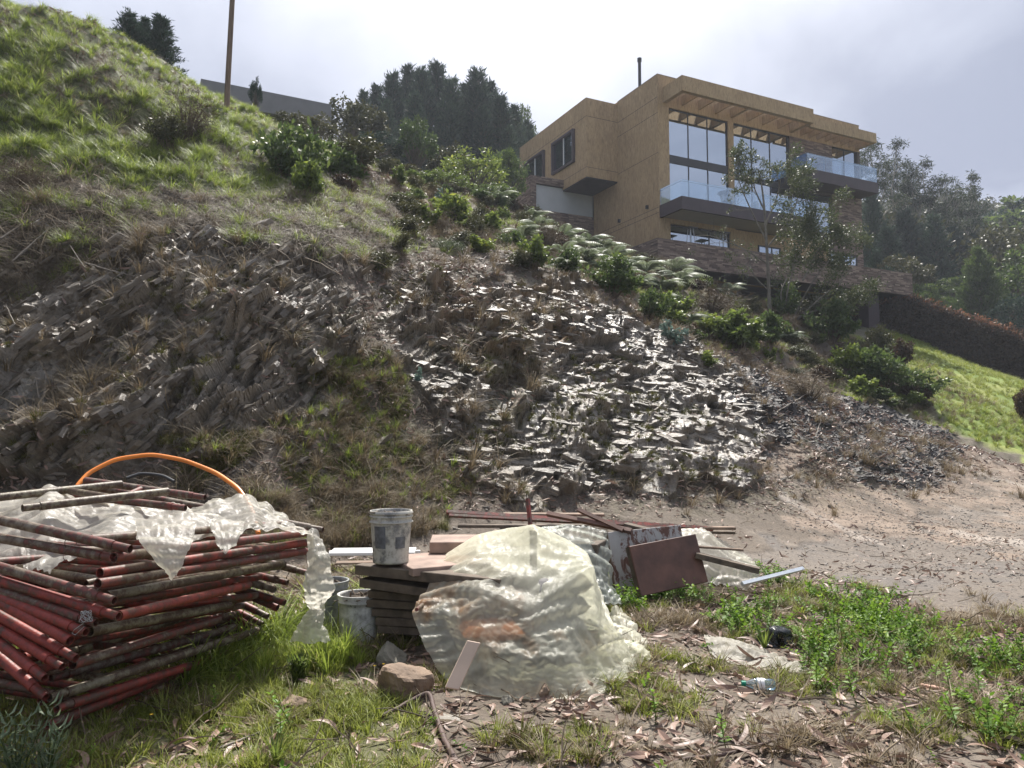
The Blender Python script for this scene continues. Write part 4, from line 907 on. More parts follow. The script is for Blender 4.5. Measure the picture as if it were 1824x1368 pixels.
# ================================================================== BUCKETS
def bucketmat(name, c, lab, sc=5):
    t = NT(name); v = t.coord(); n = t.noise(sc, 6, .65, v); n2 = t.noise(30, 4, .7, v)
    cc = t.ramp(n, [(.40, lab), (.5, c), (.8, tuple(min(1, x*1.25) for x in c))])
    cc = t.mix(.6, cc, t.ramp(n2, [(.32, (.35, .33, .3)), (.5, (1, 1, 1))]), 'MULTIPLY')
    return t.done(t.pbr(cc, .55, t.bump(n2, .3, .004)))
M_b1 = bucketmat('cement_smeared_plastic', (.40, .385, .34), (.17, .17, .165), 7)
M_b2 = bucketmat('dirty_white_plastic', (.62, .62, .59), (.38, .38, .36), 4)
M_b3 = bucketmat('grey_dull_plastic', (.25, .26, .25), (.16, .17, .17), 4)
M_label = simple('dark_blue_print', (.10, .105, .115), .5, .45, 25, 0)
def bucket(loc, h, rt, rb, m, label, full=True, tilt=(0, 0), ring=True, labelpatch=False, letters=None):
    o = empty('bucket', loc, 0, label, 'bucket'); o.rotation_euler = (tilt[0], tilt[1], 0)
    A = Acc(); n = 40
    prof = [(0, 0), (rb, 0), (rb + .004, .01)]
    def rad(z): return rb + (rt - rb) * z / h
    for z in np.linspace(.03, h * .76, 9): prof.append((rad(z), z))
    if ring: prof += [(rad(h*.77), h*.77), (rad(h*.77)+.012, h*.775), (rad(h*.77)+.012, h*.79), (rad(h*.79), h*.80), (rad(h*.87), h*.87), (rad(h*.88)+.007, h*.88), (rad(h*.9)+.007, h*.90), (rad(h*.9), h*.91), (rad(h*.93), h*.93), (rad(h*.94)+.007, h*.94), (rad(h*.96)+.007, h*.965), (rad(h), h*.975), (rt, h)]
    else: prof += [(rad(h*.84), h*.84), (rad(h*.85)+.006, h*.85), (rad(h*.87)+.006, h*.87), (rad(h*.88), h*.88), (rt + .006, h*.985), (rt+.006, h)]
    prof += [(rt - .006, h), (rt - .010, h - .02), (rad(h*.5) - .008, h*.5), (0, h*.49)]
    th = np.linspace(0, 2*math.pi, n, endpoint=False); V = np.array([[(r*math.cos(a), r*math.sin(a), z) for a in th] for r, z in prof]); k = len(prof)
    idx = np.arange(k*n).reshape(k, n); a = idx[:-1]; F_ = np.stack([a, np.roll(a, -1, 1), np.roll(idx[1:], -1, 1), idx[1:]], -1).reshape(-1, 4)
    A.add(V.reshape(-1, 3), F_); A.obj('tub', m, o, True)
    if ring:
        A = Acc(); a_ = R(-115); A.box((-.012, -.006, -.02), (.012, .01, .022), org=(rad(h*.83)*math.cos(a_), rad(h*.83)*math.sin(a_) - .006, h*.83), rot=rotz(a_ + R(90))); A.obj('handle_lug', m, o)
    if labelpatch:
        for a0, a1, z0, z1 in ((R(-135), R(-97), h*.3, h*.72), (R(-68), R(-35), h*.3, h*.52)):
            aa = np.linspace(a0, a1, 10); zz_ = np.linspace(z0, z1, 4); V = np.array([[(rad(z)*1.012*math.cos(a), rad(z)*1.012*math.sin(a), z) for a in aa] for z in zz_]); ii = np.arange(40).reshape(4, 10)
            A = Acc(); A.add(V.reshape(-1, 3), np.stack([ii[:-1, :-1], ii[:-1, 1:], ii[1:, 1:], ii[1:, :-1]], -1).reshape(-1, 4)); A.obj('faded_print', M_label, o, True)
    if letters:
        cu = bpy.data.curves.new('handwriting', 'FONT'); cu.body = letters; cu.size = .036; cu.extrude = .0008; cu.align_x = 'CENTER'
        to = bpy.data.objects.new('handwriting', cu); 
        dg = bpy.context.evaluated_depsgraph_get(); col.objects.link(to); dg.update(); mm = bpy.data.meshes.new_from_object(to.evaluated_get(dg)); bpy.data.objects.remove(to)
        mm.materials.append(M_blacktube)
        co = np.empty(len(mm.vertices)*3); mm.vertices.foreach_get('co', co); co = co.reshape(-1, 3); rr_ = rad(h*.78) + .003
        an = co[:, 0] / rr_ + R(-100); new = np.stack([(rr_ + co[:, 2])*np.cos(an), (rr_ + co[:, 2])*np.sin(an), h*.90 - .035 + co[:, 1]], -1)
        mm.vertices.foreach_set('co', new.ravel()); mm.update(); lo = link('handwriting', mm, o); tag(lo, kind='stuff')
    if full:
        A = Acc(); q = np.random.default_rng(int(loc[0]*1000) % 997)
        for k in range(26):
            a0 = q.random()*6.28; rr = q.random()*rt*.8; z0 = h*(.86 + .08*q.random()); dr = q.normal(0, 1, 3); dr[2] = abs(dr[2])*.35; dr /= np.linalg.norm(dr)
            b0 = np.array([rr*math.cos(a0), rr*math.sin(a0), z0]); L_ = .05 + .07*q.random(); A.tube([b0 - dr*L_*.5, b0 + dr*L_*.2 + [0, 0, .01], b0 + dr*L_], [.006, .008, .003], 5, q.random())
        V = np.array([[0, 0, h*.9]] + [(rt*.93*math.cos(a), rt*.93*math.sin(a), h*.84) for a in th]); i = np.arange(n); A.add(V, np.stack([np.zeros(n, int), 1 + i, 1 + (i+1) % n], -1), .1)
        tag(A.obj('bark_litter', M_wood2, o), kind='stuff')
    return o
tb0 = W(696, 1001, 5.55)
bucket(tuple(tb0), .37, .152, .125, M_b1, 'cement smeared bucket full of dry bark standing on the board stack', labelpatch=True)
g = G(645, 5.75); bucket((g[0], g[1], g[2] - .03), .37, .155, .130, M_b2, 'white bucket on the ground in front of the board stack', ring=False, letters='TK 2')
g = G(590, 5.95); bucket((g[0], g[1], g[2] - .02), .40, .155, .130, M_b3, 'dull grey bucket half behind the hanging plastic strip', ring=False)

# ================================================================== BOARDS AND PANELS
def slab(name, P0, P1, P2, th, m, label=None, cat=None, parent=None, bev=.004, group=None):
    P0, P1, P2 = map(lambda q: np.array(q, float), (P0, P1, P2)); u = P1 - P0; v = P2 - P0; n = np.cross(u, v); n /= np.linalg.norm(n)
    if n[2] < 0 and abs(n[2]) > .2: n = -n
    V = [P0, P1, P1 + v, P2]; V = V + [q - n * th for q in V]; c = np.mean(V, axis=0); V = np.array(V) - c
    A = Acc(); A.add(V, [(0,1,2,3),(7,6,5,4),(0,4,5,1),(1,5,6,2),(2,6,7,3),(3,7,4,0)]); o = A.obj(name, m, parent); o.location = c
    b = o.modifiers.new('b', 'BEVEL'); b.width = bev; b.segments = 1
    if label: tag(o, label, cat, group)
    return o
def flatslab(name, px, py, d, L, Wd, ang, th, m, label, cat='board', z=None, pitch=0, roll=0):
    """horizontal board: near corner at a photo pixel, length L along ang (deg from +x), width Wd along ang+90"""
    P0 = W(px, py, d); 
    if z is not None: P0[2] = z
    a = R(ang); u = np.array([math.cos(a), math.sin(a), math.tan(R(pitch))]) * L; v = np.array([-math.sin(a), math.cos(a), math.tan(R(roll))]) * Wd
    return slab(name, P0, P0 + u, P0 + v, th, m, label, cat)
bs = W(640, 1003, 5.35)
flatslab('formwork_board', 735, 1013, 5.30, .62, .58, 28, .055, M_cement, 'red brown formwork board carrying the cement smeared bucket', roll=1)
flatslab('formwork_board', 632, 1006, 5.55, 1.15, .30, -24, .07, M_wood2, 'long dark timber box board under the bucket board, running to the big tarp', pitch=-1)
flatslab('formwork_board', 640, 1031, 5.55, 1.15, .32, -22, .06, M_wood2, 'second long timber below, its pale top edge showing', pitch=-3)
for k, (px, py, an) in enumerate(((655,1052,-14),(650,1068,-18),(662,1084,-12),(668,1100,-15),(672,1114,-13))):
    flatslab('formwork_board', px, py, 5.62, 1.0, .5, an, .055, M_wood2, ['mud stained board third in the pile behind the white bucket', 'fourth board down in the pile behind the white bucket', 'fifth board down in the pile behind the white bucket', 'sixth board down in the pile behind the white bucket', 'lowest board of the pile behind the white bucket, in shade'][k], pitch=(-1.0, 1, -.5, .8, 0)[k])
flatslab('formwork_block', 765, 966, 5.9, .36, .3, 2, .085, M_cement, 'thick red brown formwork box lying behind the bucket board', roll=4)
flatslab('slat_board', 597, 1003, 5.6, .42, .1, 8, .012, M_wood, 'thin dark slat sticking out left of the bucket board')
# two panels leaning at the right
def leanpanel(px0, py0, px1, py1, px2, py2, d0, lean, m, mr, label, ribs=True, th=.06):
    B0 = W(px0, py0, d0); B1 = W(px1, py1, d0 + .25); T0 = W(px2, py2, d0 + lean)
    o = slab('leaning_board', B0, B1, T0, .018, m, label, 'panel')
    c = np.array(o.location); u = B1 - B0; v = T0 - B0; n = np.cross(u, v); n /= np.linalg.norm(n); n = n if n[1] > 0 else -n
    for s0, s1, w0, w1 in ((0, .06, 0, 1), (.94, 1, 0, 1), (.06, .94, 0, .07), (.06, .94, .93, 1)):
        A = Acc(); q = [B0 + u*a_ + v*b_ - c + n*.02 for a_, b_ in ((s0, w0), (s1, w0), (s1, w1), (s0, w1))]; A.add(q + [x + n*th for x in q], [(0,3,2,1),(4,5,6,7),(0,1,5,4),(1,2,6,5),(2,3,7,6),(3,0,4,7)]); A.obj('rib', mr, o)
    return o
leanpanel(1100,1066, 1232,1048, 1083,948, 7.15, .14, M_peel, M_wood2, 'tall peeling grey panel leaning behind the brown panel', th=.09)
leanpanel(1142,1062, 1262,1036, 1121,973, 6.75, .12, M_rust, M_wood2, 'smooth rust brown panel leaning against the grey one')
flatslab('timber_piece', 1240, 985, 7.0, .55, .1, -16, .05, M_wood2, 'dark timber with studs sticking out right of the panels', pitch=-12)
flatslab('timber_piece', 1235, 972, 7.1, .45, .04, -8, .02, M_wood, 'thin batten above the studded timber', pitch=-3)
# long red bars and planks on the ground behind the tarps
def bar(name, a_, b_, r, m, label, cat='bar', sq=True):
    A = Acc(); a_, b_ = np.array(a_), np.array(b_); c = (a_ + b_) / 2; A.tube([a_ - c, b_ - c], r * (1.3 if sq else 1), 4 if sq else 10, .7); o = A.obj(name, m); o.location = c; return tag(o, label, cat)
bar('steel_bar', W(795,912,7.9), W(1270,942,8.3), .02, M_red, 'long red steel bar lying behind the yellow tarp')
bar('steel_bar', W(800,918,7.7), W(1110,934,7.9), .016, M_redold, 'shorter faded red bar just below the long red bar')
bar('steel_bar', W(940,888,7.5), W(947,960,7.3), .017, M_red, 'upright red bar standing behind the tarp peak')
bar('steel_bar', W(1030,908,7.6), W(1110,945,7.3), .02, M_rust, 'rusty angle bar lying steeply over the red bars')
bar('steel_bar', W(975,915,7.7), W(1125,946,7.3), .022, M_rust, 'rusty bar lying flat in front of the angle bar')
bar('steel_bar', W(1000,926,7.9), W(1180,942,8.0), .02, M_red, 'thick red bar behind the grey plastic')
flatslab('timber_plank', 815, 935, 7.6, 1.3, .14, -1, .03, M_wood2, 'weathered plank lying under the long red bar')
flatslab('timber_plank', 895, 915, 8.3, 1.1, .16, -3, .025, M_wood, 'grey plank behind the upright red bar')
flatslab('timber_plank', 1110, 932, 7.9, .55, .12, -30, .06, M_wood2, 'short thick timber propped on the red bars', pitch=-10)
flatslab('timber_plank', 1160, 938, 8.3, .9, .1, -4, .03, M_wood, 'long thin plank at the right end of the red bars')
flatslab('timber_plank', 1210, 945, 8.5, .6, .08, -10, .03, M_wood2, 'dark plank end furthest right behind the white tarp')
# white pieces behind the buckets
flatslab('white_board', 585, 985, 7.2, .8, .32, 4, .03, M_white, 'cracked white panel on the ground behind the bucket board')
flatslab('white_strip', 585, 982, 7.6, .9, .05, 3, .03, M_white, 'white painted strip along the grass behind the buckets')

# ================================================================== TARPS
box_c = W(990, 1100, 5.15)
bxs = [cbox(.22, 5.28, -.1, .62, .22, .18, R(30)), cbox(-.14, 5.08, -.1, .30, .20, .16, R(25)), cbox(-.40, 5.75, -.1, .66, .18, .14, R(20))]
tA, tB, tC, tD, tE, tF, tG = W(950, 940, 5.5), W(1050, 1012, 5.12), W(942, 1088, 4.88), W(850, 1066, 4.98), W(806, 962, 5.75), W(748, 1082, 5.12), W(1010, 965, 5.5)
dn = lambda q: np.array([q[0], q[1], 0.0])
cps = [(a_, b_, .028) for a_, b_ in ((tA, tB), (tB, tC), (tC, tD), (tD, tE), (tA, tE), (tA, tC), (tD, tF), (tF, tE), (tB, dn(tB)), (tC, dn(tC)), (tA, dn(tA)), (tF, dn(tF)), (tB, tG), (tG, tA), (tE, dn(tE)))]
pz = lambda q, h=.035: np.array(q) + np.array([0, 0, h])
pins_t = [(.455, .60, pz(tA)), (.635, .43, pz(tB)), (.565, .31, pz(tC)), (.44, .33, pz(tD)), (.34, .66, pz(tE)), (.20, .36, pz(tF)), (.10, .30, W(733,1075,4.98)), (.12, .16, W(752,1125,4.85)), (.2, .04, W(800,1178,4.72)), (.08, .5, W(742,1062,5.25))]
# the load under the sheet: cement sacks on a crate
M_sack = simple('cement_sack_paper', (.22, .21, .20), .85, .25, 4, .6, bdist=.01); M_rs = simple('rusty_drum', (.35, .12, .04), .8, .4, 5, .3)
def sack(c, hx, hy, hz_, a, m, label, cat='sack', name='cement_sack'):
    bm_ = Acc(); n = 12; uu = np.linspace(-1, 1, n); g1, g2 = np.meshgrid(uu, uu); prof = np.clip((1 - np.abs(g1)**5) * (1 - np.abs(g2)**5), 0, 1) ** .45
    nz = (fbm(g1*2 + c[0]*9, g2*2, None, 3, 5) - .5) * .25
    V = np.concatenate([np.stack([g1*hx, g2*hy, hz_*(prof*(1+nz))], -1).reshape(-1, 3), np.stack([g1*hx, g2*hy, -hz_*prof], -1).reshape(-1, 3)]) @ rotz(a).T
    ii = np.arange(n*n).reshape(n, n); f_ = np.stack([ii[:-1, :-1], ii[:-1, 1:], ii[1:, 1:], ii[1:, :-1]], -1).reshape(-1, 4)
    bm_.add(V, np.concatenate([f_, f_[:, ::-1] + n*n])); o = bm_.obj(name, m, None, True); o.location = c; return tag(o, label, cat)
for k in range(4): sack((.21 + .02*k, 5.28, .08 + .142*k), .23, .18, .078, R(30 + 4*(k % 2)), M_sack, ['lowest grey cement sack under the yellow tarp', 'second grey sack under the yellow tarp', 'third grey sack under the yellow tarp', 'top grey sack at the sharp corner of the yellow tarp'][k])
for k in range(3): sack((-.14, 5.08, .055 + .095*k), .20, .16, .052, R(25 - 6*k), M_sack if k < 2 else M_rs, ['lowest of the front sacks inside the tarp', 'middle of the front sacks inside the tarp', 'orange stained sack showing through the tarp'][k])
bar('prop_stick', (tA[0], tA[1], hgt(tA[0], tA[1]) - .05), tuple(tA - [0, 0, .02]), .02, M_wood2, 'stick propping up the peak of the yellow tarp', 'stick')
bar('prop_stick', W(742,1086,4.85), W(765,1066,5.4), .012, M_redold, 'thin rusty rod poking through the left lobe of the tarp', 'rod', sq=False)
def gz_(x, y): return (x, y, hgt(x, y) + .015)
Wt = lambda a, b, c: tuple(W(a, b, c))
net = [[gz_(-.45, 6.05), gz_(-.2, 6.1), gz_(.05, 6.1), gz_(.35, 6.05), gz_(.55, 5.95), gz_(.7, 5.9), gz_(.8, 5.8)],
 [(796,985,5.8),(850,952,5.82),(900,942,5.75),(950,935,5.55),(1005,958,5.62),(1045,985,5.55),(1066,1040,5.65)],
 [(786,1012,5.5),(850,985,5.45),(912,978,5.42),(962,972,5.32),(1015,985,5.3),(1053,1004,5.14),(1068,1070,5.45)],
 [(748,1062,5.15),(800,1040,5.2),(862,1048,5.02),(936,1080,4.9),(1000,1042,5.0),(1055,1008,5.08),(1072,1085,5.3)],
 [(735,1088,5.0),(790,1090,4.98),(862,1105,4.86),(930,1128,4.78),(1000,1105,4.86),(1057,1078,5.0),(1085,1105,5.2)],
 [(752,1135,4.88),(805,1130,4.9),(878,1160,4.7),(950,1172,4.65),(1012,1162,4.7),(1066,1128,4.9),(1105,1125,5.1)],
 [(782,1162,4.78),(832,1168,4.72),(890,1190,4.62),(958,1196,4.58),(1030,1196,4.60),(1095,1150,4.85),(1128,1140,5.0)],
 [(806,1180,4.70),(846,1190,4.62),(890,1206,4.55),(960,1212,4.53),(1052,1220,4.53),(1138,1172,4.82),(1142,1150,5.0)]]
net = [[q if q[1] < 100 else tuple(W(*q)) for q in r] for r in net]
for r in net[6:]:
    for k, q in enumerate(r): r[k] = (q[0], q[1], hgt(q[0], q[1]) + (.085 if r is net[6] else .012))
p, I = sheet_net(net, 140, 150, .055, 50, 11, .04)
main_tarp = tag(cloth_obj('plastic_tarp', p, I, M_pl_yellow, torn=.10, seed=5, crumple=.004), 'yellowed clear plastic tarp draped over sacks in the middle foreground', 'tarp')
def gu_(px, py, up): q = hit(px, py); return (q[0], q[1], q[2] + up)
hem = [[(800,1150),(845,1168),(890,1186),(962,1196),(1030,1192),(1068,1160),(1074,1115)], [(798,1160),(848,1180),(890,1196),(962,1205),(1045,1204),(1102,1163),(1098,1104)], [(800,1170),(850,1190),(892,1206),(966,1213),(1056,1216),(1128,1172),(1118,1110)], [(806,1182),(852,1196),(895,1214),(968,1219),(1062,1225),(1146,1178),(1130,1118)]]
p, I = sheet_net([[gu_(a_, b_, u_) for (a_, b_), u_ in zip(r_h, us)] for r_h, us in zip(hem, ((.03,.03,.03,.03,.04,.06,.06), (.05,.06,.06,.07,.10,.13,.10), (.04,.04,.05,.06,.09,.11,.07), (.01,)*7))], 150, 44, .16, 50, 31, .03)
cloth_obj('bunched_hem', p, I, M_pl_yellow, main_tarp, .15, 7, 1, .003)
# second, greyish tarp behind
bx2 = [cbox(.28, 6.5, -.1, .58, .25, .28, R(10)), cbox(.62, 6.75, -.1, .60, .18, .2, R(-20))]
for i, (b_, lab) in enumerate(zip(bx2, ('dark crate under the grey plastic behind the yellow tarp', 'dark crate under the grey plastic beside the peeling panel'))):
    A = Acc(); hx, hy, hz2 = b_[1]; A.box((-hx, -hy, -hz2), (hx, hy, hz2)); o = A.obj('crate', M_wood2); o.location = b_[0]; o.rotation_euler = (0, 0, (R(10), R(-20))[i]); cubebevel(o, .01); tag(o, lab, 'crate')
p, I = sheet_net([[(950,940,7.0),(1000,932,7.0),(1040,935,7.0),(1078,946,7.0)],[(955,950,6.7),(1005,945,6.7),(1050,955,6.7),(1084,968,6.8)],[(980,985,6.35),(1030,982,6.3),(1062,990,6.35),(1086,1005,6.5)],[(1000,1030,6.15),(1045,1030,6.1),(1072,1032,6.15),(1094,1045,6.35)],[(1000,1070,6.0),(1052,1075,5.92),(1082,1068,6.0),(1108,1072,6.2)]], 66, 66, .13, 45, 12, .03)
tag(cloth_obj('plastic_tarp', p, I, M_pl_grey, torn=.3, seed=6), 'greyish clear plastic bunched behind the yellow tarp, left of the panels', 'tarp')
bx3 = [cbox(2.05, 7.7, -.1, .30, .25, .25, R(-15)), cbox(1.65, 7.9, -.1, .48, .25, .12, R(-8))]
p, I = sheet_net([[(1140,948,8.2),(1205,940,8.2),(1250,940,8.2),(1290,965,8.2),(1330,988,8.1)],[(1170,960,7.8),(1215,948,7.8),(1262,955,7.8),(1300,985,7.8),(1345,1000,7.7)],[(1215,1000,7.45),(1245,992,7.4),(1280,1000,7.4),(1315,1010,7.4),(1352,1014,7.4)],[(1235,1032,7.25),(1265,1036,7.2),(1290,1039,7.2),(1325,1043,7.15),(1348,1032,7.3)]], 72, 52, .12, 45, 13, .03)
tag(cloth_obj('plastic_tarp', p, I, M_pl_white, torn=.3, seed=7), 'white plastic tarp spilling to the right of the leaning panels', 'tarp')
# flat cream sheet on the ground
def gpz(px, py, up): q = hit(px, py); return (q[0], q[1], q[2] + up)
p, I = sheet_net([[gpz(1256,1136,.03), gpz(1300,1146,.05), gpz(1350,1158,.04), gpz(1400,1176,.03), gpz(1444,1194,.01)], [gpz(1258,1150,.08), gpz(1302,1166,.10), gpz(1348,1174,.06), gpz(1396,1186,.05), gpz(1440,1197,.02)], [gpz(1264,1168,.03), gpz(1306,1186,.02), gpz(1346,1192,.03), gpz(1390,1199,.02), gpz(1424,1202,.01)]], 84, 34, .10, 45, 14, .03)
tag(cloth_obj('plastic_scrap', p, I, M_pl_paper, torn=.45, seed=9, crumple=.003), 'long crumpled cream sheet lying among the leafy plants', 'plastic scrap')
g = hit(795, 1289)
p, I = cloth(np.array([g[0] - .07, g[1], .06]), np.array([.15, 0, 0]), np.array([0, .12, 0]), 16, 12, (), [], steps=40, seed=15, compress=1.1)
tag(cloth_obj('plastic_scrap', p, I, M_pl_white, torn=.6, seed=3, crumple=.015), 'tiny white plastic scrap near the curled bark', 'plastic scrap')
g = hit(1392, 1152)
p, I = cloth(np.array([g[0] - .16, g[1] - .06, .2]), np.array([.36, 0, 0]), np.array([0, .30, 0]), 26, 22, [cbox(g[0], g[1]+.06, 0, .09, .07, .04, .3)], [], steps=70, seed=16, compress=1.15)
tag(cloth_obj('rubbish_bag', p, I, M_pl_black, torn=.5, seed=4, crumple=.02), 'crumpled shiny black plastic bag behind the cream sheet', 'plastic bag')
# bottle
g = hit(1350, 1232); bt = empty('plastic_bottle', (g[0], g[1], g[2] + .045), 0, 'clear plastic bottle with green cap lying on its side', 'bottle'); bt.rotation_euler = (0, 0, R(-6))
M_pet = glassmat('clear_pet', (.85, .95, .95), .12, .05); M_cap = simple('green_cap', (.0, .22, .13), .4, .1, 5, 0)
A = Acc(); A.tube([(-.07,0,0),(-.055,0,0),(-.03,0,0),(.0,0,0),(.035,0,0),(.04,0,0),(.09,0,0),(.1,0,0)], [.013,.018,.03,.033,.031,.033,.033,.024], 16); A.obj('body', M_pet, bt, True)
A = Acc(); A.tube([(-.095,0,0),(-.07,0,0)], .0155, 14); A.obj('cap', M_cap, bt, True)
A = Acc(); A.tube([(-.005,0,0),(.035,0,0)], .0345, 16, cap=False); A.obj('paper_label', M_white, bt, True)
# galvanised bar at the right, plank in front of the tarp
bar('metal_strip', W(1322,1040,7.1), W(1430,1013,7.5), .018, M_gal, 'pale galvanised strip lying right of the white tarp', 'metal strip')
slab('leaning_plank', W(792,1224,4.5), W(817,1229,4.49), W(832,1140,4.64), .018, M_palewood, 'pale narrow plank propped against the left of the tarp', 'plank')
# stones
def stone(px, py, d, s, seed, m, label, sq=(1, 1, 1)):
    q = np.random.default_rng(seed); n = 22; th = np.linspace(0, 2*math.pi, n*2, endpoint=False); ph = np.linspace(0, math.pi, n)
    D_ = np.stack([np.sin(ph)[:, None]*np.cos(th), np.sin(ph)[:, None]*np.sin(th), np.cos(ph)[:, None]*np.ones_like(th)], -1)
    pl = q.normal(0, 1, (13, 3)); pl /= np.linalg.norm(pl, axis=1)[:, None]; h_ = .62 + .38*q.random(13)
    rr = np.min(np.where((D_ @ pl.T) > .05, h_ / np.maximum(D_ @ pl.T, .05), 9), -1); rr = np.minimum(rr, 1.25)
    V = D_ * rr[..., None]; V += (fbm(V[..., 0]*4+seed, V[..., 1]*4, V[..., 2]*4, 4, seed)[..., None] - .5) * .16 * D_
    V = V * np.array(sq) * s; idx = np.arange(n*2*n).reshape(n, n*2); a = idx[:-1]
    A = Acc(); A.add(V.reshape(-1, 3), np.stack([a, idx[1:], np.roll(idx[1:], -1, 1), np.roll(a, -1, 1)], -1).reshape(-1, 4)); o = A.obj('stone', m)
    g = G(px, d); o.location = (g[0], g[1], g[2] + s*sq[2]*.55); o.rotation_euler = (q.random()*.3, q.random()*.3, q.random()*6); return tag(o, label, 'stone')
M_stone = simple('brown_sandstone', (.20, .14, .095), .85, .4, 5, .8, bdist=.015); M_stone2 = simple('grey_stone', (.16, .15, .12), .9, .35, 6, .8, bdist=.012)
stone(728, 1200, 4.62, .17, 3, M_stone, 'large brown angular stone left of the pale plank', (1.1, .8, .72))
stone(706, 1150, 5.15, .12, 6, M_stone2, 'grey green stone behind the large brown stone', (1.1, .8, .7))
stone(545, 1232, 4.4, .09, 8, M_stone, 'small flat brown stone in the grass by the twig', (1.2, .9, .45))
stone(967, 1214, 4.6, .055, 9, M_stone, 'dark fist sized stone holding the tarp hem', (1, 1, .9))
stone(1043, 1210, 4.65, .06, 12, M_stone, 'brown lump at the tarp hem, right of the dark one', (1.3, .9, .6))
stone(903, 1222, 4.5, .035, 14, M_stone2, 'tiny grey pebble in front of the tarp', (1, 1, .9))
# curled bark, branches
def branch(name, pts, r0, r1, m, label, cat='branch', flat=1.0, n=40, jit=.012, seed=1):
    P = smooth(pts, n); q = np.random.default_rng(seed); P = P + np.cumsum(q.normal(0, jit*.25, P.shape), 0) * .5
    A = Acc(); A.tube(P - P[0], np.linspace(r0, r1, n), 7, .5); o = A.obj(name, m, None, True); o.location = P[0]; return tag(o, label, cat)
def gp(px, py, up=.02): g = hit(px, py); g[2] += up; return g
M_bark = simple('dark_bark', (.075, .045, .035), .7, .4, 8, .5); M_twig = simple('grey_twig', (.19, .165, .135), .8, .35, 10, .4)
branch('bark_strip', [gp(680,1284), gp(720,1272,.04), gp(765,1262,.09), gp(775,1285,.05), gp(790,1320,.02), gp(812,1362,.02)], .012, .017, M_bark, 'dark bent strip of bark in the middle foreground', 'bark')
branch('fallen_twig', [gp(390,1342), gp(450,1320), gp(520,1290,.03), gp(560,1262,.03), gp(605,1245)], .007, .004, M_twig, 'long grey twig lying across the grass at the lower left')
branch('fallen_twig', [gp(1215,1362), gp(1290,1355), gp(1350,1340,.03), gp(1400,1322,.03), gp(1440,1316)], .010, .005, M_bark, 'dark twig along the bottom edge right of centre')
branch('fallen_twig', [gp(1400,1205), gp(1520,1212), gp(1620,1206)], .007, .004, M_bark, 'thin dark twig right of the cream sheet')
branch('fallen_twig', [gp(560,1262), gp(580,1252), gp(630,1245)], .008, .006, M_twig, 'short pale stick beside the small flat stone')
branch('bark_strip', [gp(1640,1228), gp(1680,1238,.03), gp(1718,1248)], .014, .012, simple('pink_bark', (.38, .22, .16), .6), 'pinkish bark piece among the plants at lower right', 'bark')
# ================================================================== VEGETATION
def quads(base, ax, side, nrm, L, Wd, bend=.15, fold=0.0):
    """leaf blades: base (n,3), ax unit along, side unit across; 2 quads each (6 verts)"""
    n = len(base); L = L[:, None]; Wd = Wd[:, None]
    p0 = base; pm = base + ax * L * .5 + nrm * L * bend * .3; pt = base + ax * L - nrm * L * bend
    V = np.stack([p0 - side*Wd*.12, p0 + side*Wd*.12, pm + side*Wd*.5 + nrm*Wd*fold, pm - side*Wd*.5 + nrm*Wd*fold, pt + side*Wd*.06, pt - side*Wd*.06], 1)
    i = np.arange(n)[:, None] * 6
    F = np.concatenate([i + np.array([[0, 1, 2, 3]]), i + np.array([[3, 2, 4, 5]])], 0)
    return V.reshape(-1, 3), F
def rdir(q, n, up=0.0):
    d = q.normal(0, 1, (n, 3)); d[:, 2] += up; return d / (np.linalg.norm(d, axis=1)[:, None] + 1e-9)
def perp(d, q):
    r = q.normal(0, 1, d.shape); s = np.cross(d, r); s /= np.linalg.norm(s, axis=1)[:, None] + 1e-9; return s, np.cross(s, d)
def leafcloud(A, centers, radii, per, size, asp, q, up=.1, droop=0.0, flat=.8, jit=.35):
    centers = np.asarray(centers, float); n = len(centers) * per
    c = np.repeat(centers, per, 0); r = np.repeat(np.broadcast_to(radii, (len(centers),)), per)
    d = rdir(q, n); rad = q.random(n) ** .45; off = d * (r * rad)[:, None]; off[:, 2] *= flat; base = c + off
    ax = rdir(q, n, up) * .8 + d * .5; ax[:, 2] -= droop; ax /= np.linalg.norm(ax, axis=1)[:, None]
    s, nm = perp(ax, q); L = size * (1 + jit * q.normal(0, 1, n)).clip(.4, 1.9)
    V, F = quads(base, ax, s, nm, L, L * asp, .12)
    tn = np.repeat(np.clip(q.normal(.5, .22, n) , 0, 1), 6); A.add(V, F, tn)
M_leafdark = leafmat('dark_conifer_needles', [(0, (.016, .030, .024)), (.5, (.038, .064, .046)), (1, (.08, .12, .07))], .2, .7, .15)
M_leafmid = leafmat('mid_green_leaves', [(0, (.026, .046, .014)), (.5, (.075, .115, .032)), (1, (.17, .21, .055))], .45)
M_leafolive = leafmat('olive_leaves', [(0, (.03, .035, .012)), (.5, (.065, .068, .026)), (1, (.13, .12, .05))], .3)
M_leafbright = leafmat('bright_green_leaves', [(0, (.045, .07, .018)), (.5, (.12, .165, .035)), (.85, (.22, .27, .05)), (1, (.38, .36, .07))], .5)
M_leafglauc = leafmat('blue_green_eucalyptus_leaves', [(0, (.05, .09, .07)), (.6, (.14, .21, .17)), (1, (.24, .32, .27))], .3)
M_leafgum = leafmat('eucalyptus_crown_leaves', [(0, (.016, .028, .014)), (.5, (.04, .06, .028)), (1, (.10, .12, .055))], .25, .6, .2)
M_fern = leafmat('pale_fern_fronds', [(0, (.045, .065, .03)), (.5, (.11, .14, .075)), (1, (.34, .38, .26))], .35, .4)
M_hedge = leafmat('copper_hedge_leaves', [(0, (.030, .020, .014)), (.5, (.065, .042, .024)), (.8, (.11, .062, .032)), (1, (.22, .10, .05))], .25)
